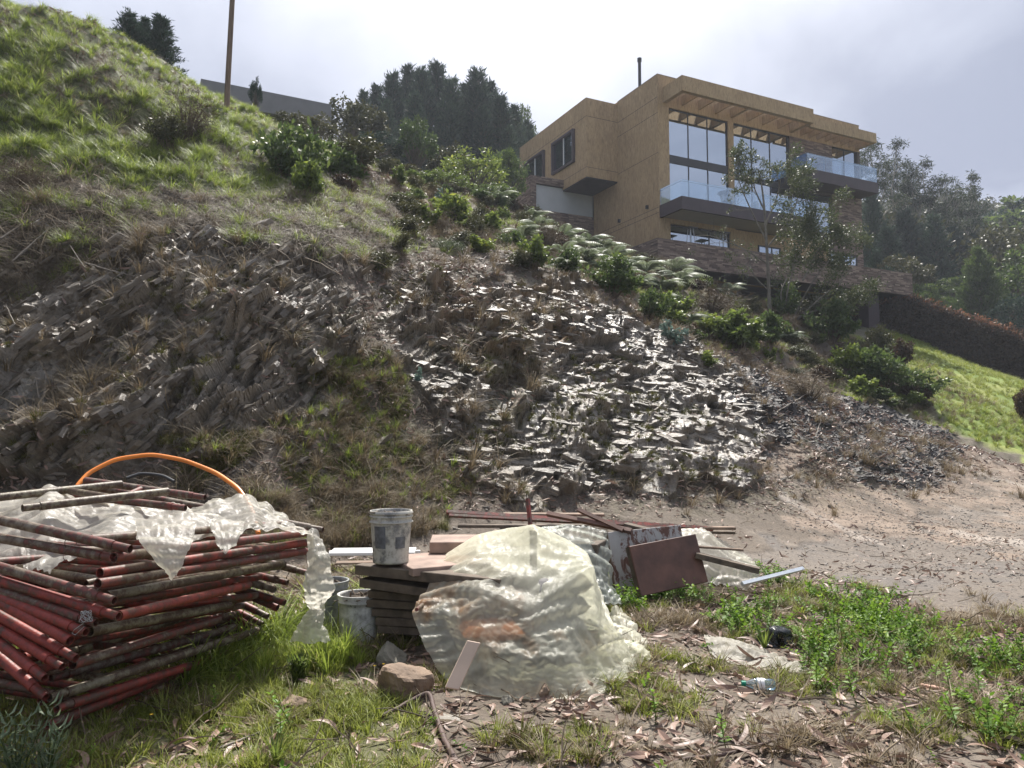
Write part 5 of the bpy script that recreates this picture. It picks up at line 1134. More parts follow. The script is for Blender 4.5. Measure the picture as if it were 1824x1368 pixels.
M_grass = leafmat('green_grass_blades', [(0, (.08, .10, .022)), (.5, (.20, .27, .04)), (.82, (.34, .39, .08)), (1, (.50, .45, .20))], .5, .45)
M_dry = leafmat('dry_grass_blades', [(0, (.085, .06, .038)), (.5, (.19, .145, .085)), (1, (.38, .31, .19))], .3, .6)
M_thatch = leafmat('dead_brown_stalks', [(0, (.035, .026, .018)), (.5, (.11, .082, .052)), (1, (.30, .235, .155))], .15, .7)
M_litter = leafmat('fallen_eucalyptus_leaves', [(0, (.05, .030, .022)), (.3, (.13, .08, .058)), (.6, (.27, .175, .13)), (.85, (.45, .33, .25)), (1, (.58, .46, .34))], .08, .5, .5)
M_moss = leafmat('moss_tufts', [(0, (.05, .045, .012)), (.5, (.10, .10, .02)), (1, (.19, .17, .035))], .2, .8)
M_barkt = simple('tree_bark', (.11, .09, .07), .9, .4, 4, .5, bdist=.02)
M_barkpale = simple('pale_smooth_bark', (.30, .27, .23), .8, .3, 3, .3, bdist=.01)
M_flower = simple('yellow_petals', (.8, .5, .01), .5, .1, 5, 0)

# ---- skeletons
def grow(A, q, p, d, L, r, depth, tips, spread=.6, n=3, up=.1, curve=.25, sides=5):
    k = 4; P = [p]; dd = d.copy()
    for i in range(k):
        dd = dd + q.normal(0, curve / k, 3) + np.array([0, 0, up / k]); dd /= np.linalg.norm(dd); P.append(P[-1] + dd * L / k)
    A.tube(P, np.linspace(r, r * .62, k + 1), sides, .5, cap=False)
    if depth == 0: tips.append(P[-1]); tips.append(P[-2]); return
    for i in range(n):
        t_ = 1 if i == 0 else .45 + .5 * q.random(); b = P[min(k, int(round(t_ * k)))]
        nd = dd + q.normal(0, spread, 3); nd /= np.linalg.norm(nd)
        grow(A, q, b, nd, L * (.62 + .2 * q.random()), r * .6, depth - 1, tips, spread, n, up, curve, max(3, sides - 1))
class Kind:
    def __init__(s, parts): s.parts = parts        # list of (name, mesh)
    def put(s, name, loc, sc, rz, label, cat, group=None, lean=0):
        o = empty(name, loc, rz, label, cat, group); o.scale = sc if hasattr(sc, '__len__') else (sc, sc, sc); o.rotation_euler = (lean, lean * .5, rz)
        for n_, m in s.parts: link(n_, m, o)
        return o
def pine(seed, dens=1.0, taper=.28, mat_=None, start=.08, nl=34):
    """unit height 10"""
    q = np.random.default_rng(seed); T_ = Acc(); H_ = 10.0
    P = [np.array([.12*math.sin(k*.9+seed), .1*math.cos(k+seed), k]) for k in np.linspace(0, H_, 11)]; T_.tube(P, np.linspace(.17, .02, 11), 7, cap=False)
    L_ = Acc(); cs = []; dirs = []
    for i in range(nl):
        z = H_ * (start + (1 - start) * (i / nl) ** .9); R0 = H_ * taper * (1 - (z / H_) ** 1.35) * (.75 + .5*q.random()) + .25
        nb_ = 6 if z < 8.5 else 4
        for k in range(nb_):
            a_ = q.random() * 6.28; rr = R0 * (.65 + .5 * q.random()); e_ = np.array([math.cos(a_)*rr, math.sin(a_)*rr, z + rr * (.25 + .25*q.random())])
            b_ = np.array([0, 0, z]); m_ = (b_ + e_) / 2 - np.array([0, 0, .08*rr]); T_.tube([b_, m_, e_], [.03, .02, .008], 3, cap=False)
            for t_ in np.linspace(.25, 1, max(3, int(rr / .28))):
                cs.append((1-t_)**2*b_ + 2*t_*(1-t_)*m_ + t_*t_*e_); dirs.append((e_ - b_) / (rr + .01))
        
    cs = np.array(cs); dirs = np.array(dirs); per = int(11 * dens); n = len(cs) * per
    base = np.repeat(cs, per, 0) + q.normal(0, .12, (n, 3)); ax = np.repeat(dirs, per, 0) * .7 + q.normal(0, .5, (n, 3)) + np.array([0, 0, .75]); ax /= np.linalg.norm(ax, axis=1)[:, None]
    s, nm = perp(ax, q); L = .34 * (1 + .3*q.normal(0, 1, n)).clip(.4, 1.8); V, F = quads(base, ax, s, nm, L, L * .16 + .015, .1)
    L_.add(V, F, np.repeat(np.clip(q.normal(.5, .22, n) + .02 * (base[:, 2] - 5), 0, 1), 6))
    return Kind([('trunk', T_.mesh('pine_trunk', M_barkt)), ('crown', L_.mesh('pine_crown', mat_ or M_leafdark))])
def gum(seed, H_=14, crowns=9, mat_=None, low=.45, spread=2.2, per=95, size=.30):
    q = np.random.default_rng(seed); T_ = Acc(); L_ = Acc(); P = [np.array([0, 0, 0.])]
    for k in range(10): P.append(P[-1] + np.array([q.normal(0, .16), q.normal(0, .16), H_ / 10]))
    T_.tube(P, np.linspace(.2, .05, 11), 7, cap=False); tips = []
    for k in range(crowns):
        t_ = low + (1 - low) * (k + .5) / crowns; b_ = P[min(10, int(t_ * 10))]; a_ = q.random()*6.28; d = np.array([math.cos(a_), math.sin(a_), .9 + q.random()]); d /= np.linalg.norm(d)
        grow(T_, q, b_, d, spread * (1.15 - .5 * t_), .06, 2, tips, .55, 3, .25, .3, 4)
    grow(T_, q, P[-1], np.array([0, 0, 1.]), 1.2, .05, 2, tips, .5, 3, .3)
    leafcloud(L_, tips, .42, int(per * 14 / max(len(tips), 1) * 2 + 8), size, .22, q, -.1, .45, .8)
    return Kind([('trunk', T_.mesh('gum_trunk', M_barkpale)), ('crown', L_.mesh('gum_crown', mat_ or M_leafgum))])
def roundtree(seed, mat_, n=70, per=70, size=.22, H_=5, rx=2.1, asp=.5, trunk=.12, cluster=.42, zlow=.25):
    q = np.random.default_rng(seed); T_ = Acc(); L_ = Acc(); tips = []
    d = rdir(q, n); d[:, 2] = np.abs(d[:, 2]) * 1.1 - .25; cs = np.stack([d[:, 0]*rx, d[:, 1]*rx, H_*(.5 + zlow*.5) + d[:, 2]*H_*(.5 - zlow*.35)], -1) * (.78 + .3*q.random((n, 1)))
    for c_ in cs:
        b_ = np.array([0, 0, H_*.12 + c_[2]*.2]); m_ = (b_ + c_)/2 + q.normal(0, .15, 3); T_.tube([b_, m_, c_], [trunk*.35, trunk*.22, .01], 4, cap=False)
    T_.tube([(0, 0, -.3), (0, 0, H_*.2), (.05, 0, H_*.5)], [trunk, trunk*.85, trunk*.4], 7, cap=False)
    leafcloud(L_, cs, cluster * (.7 + .6*q.random(n)), per, size, asp, q, .3, 0, .75)
    return Kind([('trunk', T_.mesh('tree_trunk', M_barkt)), ('crown', L_.mesh('tree_crown', mat_))])
def bush(seed, mat_, H_=1.0, rx=.6, nst=14, per=30, size=.10, asp=.5, cl=.16, up=.3, stem=M_thatch, droop=0):
    q = np.random.default_rng(seed); T_ = Acc(); L_ = Acc(); cs = []
    for k in range(nst):
        a_ = q.random()*6.28; rr = rx*(.2 + .8*q.random()); e_ = np.array([math.cos(a_)*rr, math.sin(a_)*rr, H_*(.45 + .6*q.random()) * (1 - .35*(rr/rx)**2)])
        b_ = e_ * np.array([.15, .15, 0]); m_ = (b_ + e_)/2 + np.array([0, 0, .12*H_]); T_.tube([b_, m_, e_], [.014*H_+.004, .01*H_+.002, .003], 4, cap=False)
        for t_ in (.45, .62, .8, .92, 1): cs.append((1-t_)**2*b_ + 2*t_*(1-t_)*m_ + t_*t_*e_)
    leafcloud(L_, cs, cl, per, size, asp, q, up, droop, .8)
    return Kind([('stem', T_.mesh('bush_stem', stem)), ('foliage', L_.mesh('bush_foliage', mat_))])
def fern(seed, nf=13, L0=.95, mat_=None):
    q = np.random.default_rng(seed); A = Acc()
    for k in range(nf):
        a_ = k * 2.4 + q.random()*.6; L = L0*(.7 + .5*q.random()); el = .75 + .5*q.random(); n = 20; t_ = np.linspace(0, 1, n)
        rr = L*(t_*math.cos(el) + .42*t_**2); z = L*(t_*math.sin(el)*1.15 - .75*t_**2.2)
        P = np.stack([rr*math.cos(a_), rr*math.sin(a_), z], -1); A.tube(P, np.linspace(.007, .002, n), 3, .4, cap=False)
        tg = np.gradient(P, axis=0); tg /= np.linalg.norm(tg, axis=1)[:, None]; sd = np.cross(tg, [0, 0, 1.]); sd /= np.linalg.norm(sd, axis=1)[:, None]; up_ = np.cross(sd, tg)
        for sg in (-1, 1):
            m = t_ > .12; wl_ = (np.sin(np.clip((t_[m] - .08) / .92, 0, 1) ** .75 * math.pi) * .24 * L0 + .02); ax = sd[m]*sg*.9 + tg[m]*.45 - up_[m]*.25; ax /= np.linalg.norm(ax, axis=1)[:, None]
            V, F = quads(P[m], ax, tg[m], up_[m], wl_, np.full(m.sum(), L*.052), .18); A.add(V, F, np.repeat(np.clip(.45 + .5*t_[m] + q.normal(0, .08, m.sum()), 0, 1), 6))
    return Kind([('frond', A.mesh('fern_frond', mat_ or M_fern))])

def ground_z(x, y): return float(height(x, y))
# ---- pines behind the crest
K_pine = [pine(s, 1.0, .135 + .02*(s % 3), None, .05, 44) for s in (1, 2, 3, 4)]
grove = [(648,160,57),(672,150,60),(700,128,58),(728,118,61),(752,122,57),(778,112,60),(805,138,56),(828,150,59),(850,124,57),(872,146,60),(893,168,56),(915,188,59),(940,214,62),(962,238,60),(625,182,62),(690,178,54),(740,165,54),(800,185,54),(860,190,54),(905,225,54)]
ordw = ['first','second','third','fourth','fifth','sixth','seventh','eighth','ninth','tenth','eleventh','twelfth','thirteenth','fourteenth','fifteenth']
fr_ = [g_[0] for g_ in grove if g_[2] == 54]; back_ = [g_[0] for g_ in grove if g_[2] != 54]
for i, (px, py, d) in enumerate(grove):
    tp = W(px, py, d); gz = ground_z(tp[0], d); h = tp[2] - gz
    lab = (ordw[sorted(back_).index(px)] + ' dark pine from the left in the grove beyond the crest') if px in back_ else (ordw[sorted(fr_).index(px)] + ' from the left of the shorter dark pines fronting the grove')
    K_pine[i % 4].put('pine_tree', (tp[0], d, gz - .2), (h/10*1.15, h/10*1.15, h/10), i*1.7, lab, 'pine tree', 'dark pines in the grove left of the house')
for i, (px, py, d, sc) in enumerate(((232,14,27,.75),(258,26,28,.7),(287,22,27.5,.72))):
    tp = W(px, py, d); gz = ground_z(tp[0], d); h = tp[2] - gz
    K_pine[(i+1) % 4].put('pine_tree', (tp[0], d, gz - .2), (h/10*1.7, h/10*1.7, h/10), i*2.1, ['leftmost small pine poking over the grassy crest at upper left','middle one of the three small pines over the grassy crest','rightmost small pine over the grassy crest, nearest the pole'][i], 'pine tree')
# ---- mid distance trees and bushes on the crest
K_rt = {'olive': roundtree(11, M_leafolive, 80, 60, .20), 'mid': roundtree(12, M_leafmid, 80, 60, .20), 'bright': roundtree(13, M_leafbright, 70, 45, .20), 'dark': roundtree(14, M_leafdark, 80, 60, .18), 'conic': roundtree(15, M_leafmid, 90, 60, .17, 5, 1.5, .45)}
for k, px, ptop, pbase, wpx, d, lab in (
    ('olive',632,176,300,120,42,'large round olive tree at the left foot of the pine grove'),
    ('mid',740,208,320,75,38,'light green cone shaped tree in front of the dark grove'),
    ('dark',668,238,310,100,37,'flat topped dark bush between the olive tree and the light cone tree'),
    ('olive',560,202,290,80,33,'olive bush hiding the right end of the neighbour roof'),
    ('bright',845,262,372,130,38,'wide yellow green bush just left of the ochre house'),
    ('mid',900,268,380,80,42,'green bush touching the left wing of the ochre house'),
    ('olive',800,255,350,85,41,'olive bush below the right half of the pine grove'),
    ('mid',600,260,330,90,29,'low leafy bush on the crest below the olive tree'),
    ('olive',700,290,365,90,30,'small olive bush on the crest below the cone tree'),
    ('bright',790,300,375,90,31,'light green bush on the crest below the grove'),
    ('mid',880,325,400,80,33,'low green bush on the crest, left of the brick carport'),
    ('dark',455,135,190,24,26,'single small dark sapling in front of the neighbour roof'),
    ('olive',515,195,250,60,27,'thin olive shrub beside the neighbour windows'),
    ('mid',930,190,330,50,66,'far green tree peeping out left of the house roof')):
    c_ = W(px, pbase, d); gz = ground_z(c_[0], d); top_ = W(px, ptop, d)[2]; h = max(top_ - gz, .6); w_ = wpx / FPX * d
    K_rt[k].put('tree' if h > 2 else 'bush', (c_[0], d, gz - .1), (w_/4.4, w_/4.4, h/5.2), px*.13, lab, 'tree' if h > 2 else 'bush', None)
# ---- right background: eucalypts, dark conifers, hill woods
K_gum = [gum(s, 14, 8 + s % 3) for s in (21, 22, 23)]
for i, (px, ptop, d, w_) in enumerate(((1560,258,72,1.0),(1590,262,76,.9),(1618,300,80,.9),(1645,292,74,1.0),(1668,330,78,.8),(1692,325,72,1.0),(1722,318,76,1.1),(1600,330,84,1.0),(1740,352,86,.9))):
    tp = W(px, ptop, d); gz = ground_z(tp[0], d); h = tp[2] - gz
    K_gum[i % 3].put('eucalyptus_tree', (tp[0], d, gz - .3), (w_*h/14, w_*h/14, h/15.4), i*1.9, ordw[sorted((1560,1590,1618,1645,1668,1692,1722,1600,1740)).index(px)] + ' airy eucalyptus from the left against the sky right of the house', 'eucalyptus tree', 'tall eucalypts right of the house')
for i, (px, ptop, d, sc) in enumerate(((1552,338,66,1.0),(1580,400,62,1.2),(1612,370,68,1.2),(1640,395,70,1.1),(1662,380,66,1.2),(1698,400,70,1.3),(1730,415,74,1.2),(1560,440,58,1.0))):
    tp = W(px, ptop, d); gz = ground_z(tp[0], d); h = tp[2] - gz
    K_pine[i % 4].put('conifer_tree', (tp[0], d, gz - .3), (h/10*sc*1.1, h/10*sc*1.1, h/10), i*1.3, ordw[sorted((1552,1580,1612,1640,1662,1698,1730,1560)).index(px)] + ' dark conifer from the left in the wood below the eucalypts', 'conifer', 'dark conifers below the eucalypts')
K_bigp = pine(31, 1.6, .30, M_leafmid, .02, 38)
for px, ptop, d, sc, K_, lab in ((1742,436,56,1.0,K_bigp,'broad soft green pine standing behind the copper hedge'),(1800,395,66,1.0,K_rt['olive'],'brownish tall tree at the right edge of the photo, behind the broad pine'),(1770,400,76,1.0,K_rt['olive'],'brown topped tree between the eucalypts and the right edge'),
    (1602,446,58,1.1,K_rt['olive'],'rounded olive tree right of the terrace end'),(1640,500,55,1.0,K_rt['mid'],'green bush above the copper hedge beside the terrace end'),(1690,490,62,1.0,K_rt['mid'],'dark green tree left of the broad soft pine'),
    (1822,440,58,1.0,K_rt['mid'],'green tree at the far right edge above the hedge'),(1810,520,52,.9,K_rt['dark'],'dark bush just above the hedge at the right edge'),(1572,470,54,.8,K_rt['dark'],'dark bush close behind the terrace end wall'),
    (1560,520,50,.7,K_rt['mid'],'low bush under the right end of the terrace'),(1795,360,95,1.5,K_rt['dark'],'high dark tree on the ridge, second from the right edge'),(1826,350,92,1.5,K_rt['mid'],'high dark tree cut by the right edge of the photo'),(1765,378,110,1.6,K_rt['dark'],'small ridge tree right of the last eucalyptus'),(1740,400,100,1.5,K_rt['olive'],'ridge tree seen below the last eucalyptus crown')):
    tp = W(px, ptop, d); gz = ground_z(tp[0], d); h = max(tp[2] - gz, 1); s_ = h/(10 if K_ is K_bigp else 5.2)
    K_.put('tree', (tp[0], d, gz - .3), (s_*sc, s_*sc, s_), px*.11, lab, 'tree', None)
# far wooded hillside: reads as one mass
q = np.random.default_rng(77); A = Acc(); cs = []
n = 1500; th = q.uniform(R(22), R(50), n); rr = q.uniform(78, 200, n); xs = rr*np.sin(th); ys = rr*np.cos(th)
zs = height(xs, ys); cs = np.stack([xs, ys, zs + 2 + 3*q.random(n)], -1); leafcloud(A, cs, 2.6 + 1.2*q.random(n), 110, .5, .6, q, .3, 0, 1.0)
n = 500; th = q.uniform(R(-14), R(12), n); rr = q.uniform(66, 120, n); xs = rr*np.sin(th); ys = rr*np.cos(th); zs = height(xs, ys); leafcloud(A, np.stack([xs, ys, zs + 1], -1), 1.8, 60, .5, .6, q, .3, 0, 1.0)
tag(A.obj('far_wood', M_leafolive), 'distant wooded hillside filling the gap behind the nearer trees', 'wood', None, 'stuff')
# ---- hedge
hp = [(1530,560,566,49),(1565,545,576,49),(1600,534,590,48.5),(1631,532,602,48),(1665,548,618,47),(1696,558,631,46),(1740,570,651,45),(1790,586,672,44),(1840,612,694,43),(1900,640,718,42)]
T_ = Acc(); L_ = Acc(); q = np.random.default_rng(5); cs = []
tops = np.array([W(a, b, d) for a, b, c, d in hp]); bots = np.array([[t0[0], t0[1], ground_z(t0[0], t0[1])] for t0 in tops])
m = 230
for k in range(m):
    f = k / (m-1) * (len(hp)-1); i = min(int(f), len(hp)-2); f -= i; tp = tops[i]*(1-f) + tops[i+1]*f; bt_ = bots[i]*(1-f) + bots[i+1]*f
    for z in np.arange(.15, max(tp[2]-bt_[2], .8), .33):
        for dy in (-.25, .35, .9): cs.append((tp[0] + q.normal(0, .1), tp[1] + dy + q.normal(0, .1), bt_[2] + z + q.normal(0, .06)))
    if k % 4 == 0: T_.tube([bt_, bt_ + (tp-bt_)*.5 + q.normal(0, .1, 3), tp], [.04, .03, .01], 4, cap=False)
leafcloud(L_, cs, .26, 13, .13, .55, q, .5)
# new copper shoots along the top
hd = empty('hedge', tuple(bots[3]), 0, 'long copper topped hedge running down behind the bright lawn', 'hedge'); b0 = np.array(hd.location)
for nm_, AA, mm in (('stem', T_, M_barkt), ('foliage', L_, M_hedge)):
    o = AA.obj(nm_, mm, hd); o.location = -b0
L2 = Acc(); c2 = []
for k in range(420):
    f = q.random()*(len(hp)-1.001); i = int(f); f -= i; tp = tops[i]*(1-f) + tops[i+1]*f; c2.append(tp + q.normal(0, .12, 3) + [0, .2*q.random(), .02])
leafcloud(L2, c2, .14, 10, .12, .4, q, 1.0); M_shoot = leafmat('copper_shoots', [(0, (.12, .055, .03)), (.6, (.30, .14, .075)), (1, (.45, .26, .15))], .35)
o = L2.obj('new_shoots', M_shoot, hd); o.location = -b0
# ---- bushes around the house foot and on the slope
K_b = {'g': bush(41, M_leafbright, 1.0, .55, 16, 22, .11, .5, .13, .2, droop=.3), 'm': bush(42, M_leafmid, 1.0, .6, 18, 30, .09, .5, .15), 'e': bush(43, M_leafglauc, 1.0, .45, 8, 16, .10, .75, .12, .2), 'o': bush(44, M_leafolive, 1.0, .6, 18, 34, .07, .4, .15),
       'd': bush(45, M_thatch, 1.0, .6, 24, 20, .14, .05, .2, .3), 'h': bush(46, M_hedge, 1.0, .5, 18, 34, .07, .5, .13, .4), 'w': bush(47, M_fern, .6, .5, 34, 22, .07, .12, .10, 1.2)}
spots = [('g',1200,555,75,60,'drooping yellow green bush below the terrace corner'),('m',1165,548,60,60,'darker leafy bush left of the drooping bush'),('g',1320,590,110,65,'widest drooping bright bush on the dry bank'),('m',1375,590,60,55,'dark green end of the bright bush on the dry bank'),('g',1260,578,50,40,'small bright bush between the two larger drooping ones'),
 ('e',1198,598,60,50,'blue green eucalyptus sprout above the shiny rock'),('g',1255,640,50,30,'low yellow leaved sprig right of the eucalyptus sprout'),('g',1510,640,60,50,'bright bush at the left edge of the lawn'),('m',1575,665,100,75,'leafy green bush in front of the lawn'),('m',1640,690,80,50,'dark green bush at the foot of the lawn'),('g',1540,690,60,40,'low bright weeds below the leafy bush'),
 ('h',1610,632,60,55,'small brown shrub standing on the lawn beside the plum column'),('o',1560,612,60,55,'olive shrub at the foot of the plum column'),('h',1820,725,50,60,'rust coloured bush at the right edge below the lawn'),
 ('g',800,372,75,55,'bright green sprouting bush on the crest left of the ferns'),('e',790,362,40,45,'blue green sprout in the bright bush on the crest'),('w',795,432,80,45,'silvery feathery bush on the upper slope'),('g',880,400,50,40,'bright weed below the carport wall'),('g',950,452,60,60,'leafy bush under the left ferns'),('m',1090,500,90,70,'dark leafy bush under the big fern bank'),('m',1010,470,60,50,'dark bush inside the fern bank'),
 ('m',520,290,130,120,'big leafy shrub with brown stems on the upper left slope'),('g',545,320,60,70,'yellow leaved top of the shrub on the upper left slope'),('o',300,240,80,60,'leafy shrub in the grass, left of the big shrub'),('d',330,215,110,80,'grey leafless bush on the grassy slope'),('o',640,280,100,60,'olive bush below the crest trees'),('m',600,300,90,55,'green bush on the crest right of the big shrub'),
 ('d',1440,690,110,50,'grey dead bush at the top of the black shale'),('e',745,675,30,36,'blue green seedling low on the rock face'),('g',465,615,26,22,'tiny green seedling on the left rock face'),('d',980,420,60,50,'dry bush behind the ferns'),('o',1440,560,90,60,'olive bush at the foot of the garden tree'),('m',1480,580,80,70,'dark leaves under the terrace near the column'),('m',1400,545,60,60,'dark bush behind the tree trunks'),('d',1265,540,120,45,'brown dead fern bank below the terrace')]
for k, px, py, wpx, hpx, lab in spots:
    g = hit(px, py + hpx*.45); s_ = wpx / FPX * g[1] / 1.15; h = hpx / FPX * g[1] / 1.0
    K_b[k].put('bush', (g[0], g[1], g[2] - .05), (s_, s_, h*1.05), px*.37, lab, 'bush', None)
# ---- ferns
K_f = [fern(s) for s in (51, 52, 53)]
fs = [(945,388,46),(960,405,50),(932,418,52),(1000,428,60),(1022,440,56),(1045,432,52),(1070,446,55),(1092,462,60),(1120,470,50),(1000,452,55),(1040,462,60),(1075,478,55),(1108,490,50),(1010,478,50),(1150,482,60),(1140,500,44),(1200,480,60),(1210,498,58),(1183,510,50),(1295,520,50),(1222,575,60),(885,352,44),(1180,530,40),(1405,600,44),(1420,625,36)]
fl_ = [None]*len(fs)
for nm_, lo, hi in (('on the crest left of the main fern bank', 0, 990), ('in the main fern bank', 990, 1130), ('at the terrace corner', 1130, 1220), ('on the dry bank below the terrace', 1220, 9999)):
    ii = sorted([i for i in range(len(fs)) if lo <= fs[i][0] < hi], key=lambda i: fs[i][0] + fs[i][1]*.001)
    for k, i in enumerate(ii): fl_[i] = f'pale arching fern {nm_}, {ordw[k]} from the left'
for i, (px, py, w_) in enumerate(fs):
    g = hit(px, py + 14); s_ = w_ / FPX * g[1] / 1.05
    band = 'on the crest left of the main fern bank' if px < 990 else 'in the main fern bank' if px < 1130 else 'at the terrace corner' if px < 1220 else 'on the dry bank'
    K_f[i % 3].put('fern', (g[0], g[1], g[2] + .12*s_), (s_, s_, s_*1.1), i*1.1, fl_[i], 'fern', f'ferns {band}')
# ---- garden tree in front of the house
q = np.random.default_rng(9); T_ = Acc(); L_ = Acc(); bd = 35.5; b0 = hit(1372, 566, 20, 40); 
def lim(pts, r0, r1, k=14): P = smooth([W(a, b, c) for a, b, c in pts], k); T_.tube(P, np.linspace(r0, r1, k)*.72, 6, cap=False); return P
D0 = b0[1]; tips1 = []; tips2 = []
lim([(1372,575,D0),(1368,480,D0),(1364,400,D0-.3),(1358,330,D0),(1350,300,D0)], .12, .03)
for pts, lst in ((((1366,430,D0),(1340,380,D0),(1318,330,D0),(1310,300,D0)), tips1), (((1364,400,D0),(1385,350,D0),(1392,310,D0-.4)), tips1), (((1364,380,D0),(1345,340,D0+.5),(1335,300,D0+.5)), tips1), (((1367,440,D0),(1400,400,D0),(1425,350,D0),(1420,320,D0)), tips2), (((1368,470,D0),(1320,440,D0),(1265,420,D0)), tips1),
                 (((1395,570,D0),(1405,500,D0),(1430,440,D0),(1450,400,D0)), tips2), (((1410,575,D0+.5),(1440,510,D0),(1480,460,D0),(1510,430,D0)), tips2), (((1420,570,D0),(1450,540,D0-.5),(1500,500,D0),(1525,470,D0)), tips2), (((1400,560,D0),(1385,520,D0),(1420,470,D0),(1415,430,D0)), tips2), (((1430,500,D0),(1460,440,D0+.4),(1480,390,D0)), tips2), (((1430,560,D0),(1480,545,D0),(1520,540,D0)), tips2), (((1372,520,D0),(1350,500,D0),(1330,470,D0)), tips1)):
    P = lim(pts, .055, .018)
    for k in range(5, 14, 2):
        d = (P[k] - P[k-1]); d /= np.linalg.norm(d); d = d + q.normal(0, .6, 3); d /= np.linalg.norm(d); grow(T_, q, P[k], d, .62, .014, 2, lst, .6, 3, .15, .3, 4)
tips2 = [x for x in tips2]; leafcloud(L_, tips2, .36, 30, .10, .42, q, .3)
t1 = np.array(tips1); pxs, pys = proj(t1); t1 = t1[(pys < 345) | (q.random(len(t1)) < .12)]; leafcloud(L_, t1, .18, 18, .10, .42, q, .3)
gt = empty('garden_tree', tuple(b0), 0, 'thin many stemmed tree growing in front of the house balconies', 'tree')
for nm_, AA, mm in (('trunk', T_, simple('grey_tree_bark', (.15, .135, .11), .85, .35, 5, .4)), ('crown', L_, leafmat('grey_green_tree_leaves', [(0, (.03, .045, .018)), (.5, (.07, .09, .035)), (1, (.18, .19, .08))], .35))):
    o = AA.obj(nm_, mm, gt); o.location = -b0

# ================================================================== SCATTER (things nobody could count)
def scatter_group():
    ng = bpy.data.node_groups.new('scatter', 'GeometryNodeTree'); ng.interface.new_socket('Geometry', in_out='INPUT', socket_type='NodeSocketGeometry'); ng.interface.new_socket('Collection', in_out='INPUT', socket_type='NodeSocketCollection'); ng.interface.new_socket('Geometry', in_out='OUTPUT', socket_type='NodeSocketGeometry')
    N = ng.nodes; gi = N.new('NodeGroupInput'); go = N.new('NodeGroupOutput'); ip = N.new('GeometryNodeInstanceOnPoints'); ci = N.new('GeometryNodeCollectionInfo'); ci.inputs['Separate Children'].default_value = True; ci.inputs['Reset Children'].default_value = True
    ng.links.new(gi.outputs[1], ci.inputs[0]); ng.links.new(gi.outputs[0], ip.inputs['Points']); ng.links.new(ci.outputs[0], ip.inputs['Instance']); ip.inputs['Pick Instance'].default_value = True
    for nm_, ty, so in (('idx', 'INT', 'Instance Index'), ('rot', 'FLOAT_VECTOR', 'Rotation'), ('scl', 'FLOAT_VECTOR', 'Scale')):
        a_ = N.new('GeometryNodeInputNamedAttribute'); a_.data_type = ty; a_.inputs[0].default_value = nm_; ng.links.new(a_.outputs[0], ip.inputs[so])
    ng.links.new(ip.outputs[0], go.inputs[0]); return ng
NG = scatter_group()
def scatter(name, pts, Zax, yaw, scl, protos, label, cat, seed=0, Xax=None):
    n = len(pts); q = np.random.default_rng(seed + 900)
    Zx = Zax / (np.linalg.norm(Zax, axis=1)[:, None] + 1e-9)
    if Xax is None:
        ref = np.stack([np.cos(yaw), np.sin(yaw), np.zeros(n)], -1)
    else: ref = Xax
    Yx = np.cross(Zx, ref); Yx /= np.linalg.norm(Yx, axis=1)[:, None] + 1e-9; Xx = np.cross(Yx, Zx)
    ry = np.arcsin(np.clip(-Xx[:, 2], -1, 1)); rz_ = np.arctan2(Xx[:, 1], Xx[:, 0]); rx_ = np.arctan2(Yx[:, 2], Zx[:, 2])
    me = bpy.data.meshes.new(name); me.vertices.add(n); me.vertices.foreach_set('co', np.asarray(pts, np.float32).ravel())
    a = me.attributes.new('rot', 'FLOAT_VECTOR', 'POINT'); a.data.foreach_set('vector', np.stack([rx_, ry, rz_], -1).astype(np.float32).ravel())
    if np.ndim(scl) == 1: scl = np.repeat(scl[:, None], 3, 1)
    a = me.attributes.new('scl', 'FLOAT_VECTOR', 'POINT'); a.data.foreach_set('vector', np.asarray(scl, np.float32).ravel())
    a = me.attributes.new('idx', 'INT', 'POINT'); a.data.foreach_set('value', q.integers(0, len(protos), n).astype(np.int32))
    c = bpy.data.collections.new(name + '_kinds')
    for i, m in enumerate(protos): c.objects.link(bpy.data.objects.new(name + '_kind', m))
    o = link(name, me); md = o.modifiers.new('scatter', 'NODES'); md.node_group = NG; md['Socket_1'] = c
    return tag(o, label, cat, None, 'stuff')
# area of grid cells for sampling
dA = np.linalg.norm(np.cross(P3[1:, :-1] - P3[:-1, :-1], P3[:-1, 1:] - P3[:-1, :-1]), axis=-1)
base_cell = np.linalg.norm(np.stack([(RR*np.radians(FINE))[:-1, :-1], np.diff(RR, axis=0)[:, :-1]], -1).prod(-1)[..., None], axis=-1)
dA = np.minimum(dA, base_cell * 2.2); fine_m = (np.abs(TH) < R(43.5))[:-1, :-1]
def sample(n, mask, seed, rmin=2.2, rmax=60):
    q = np.random.default_rng(seed); w = (dA * mask[:-1, :-1] * fine_m * ((RR > rmin) & (RR < rmax))[:-1, :-1]).clip(0).ravel(); cs = np.cumsum(w)
    k = np.searchsorted(cs, q.random(n) * cs[-1]); i = k // (NC-1); j = k % (NC-1); a = q.random((n, 1)); b_ = q.random((n, 1))
    p = P3[i, j]*(1-a)*(1-b_) + P3[i, j+1]*a*(1-b_) + P3[i+1, j]*(1-a)*b_ + P3[i+1, j+1]*a*b_
    return p, N0[i, j], q
# keep clear of the debris footprints
def clear(p, more=()):
    k = np.ones(len(p), bool)
    for cx_, cy_, rr in ((.1, 5.2, .62), (-.3, 5.75, .35), (.4, 6.6, .35), (1.8, 7.6, .4)) + tuple(more): k &= np.hypot(p[:, 0]-cx_, p[:, 1]-cy_) > rr
    return k
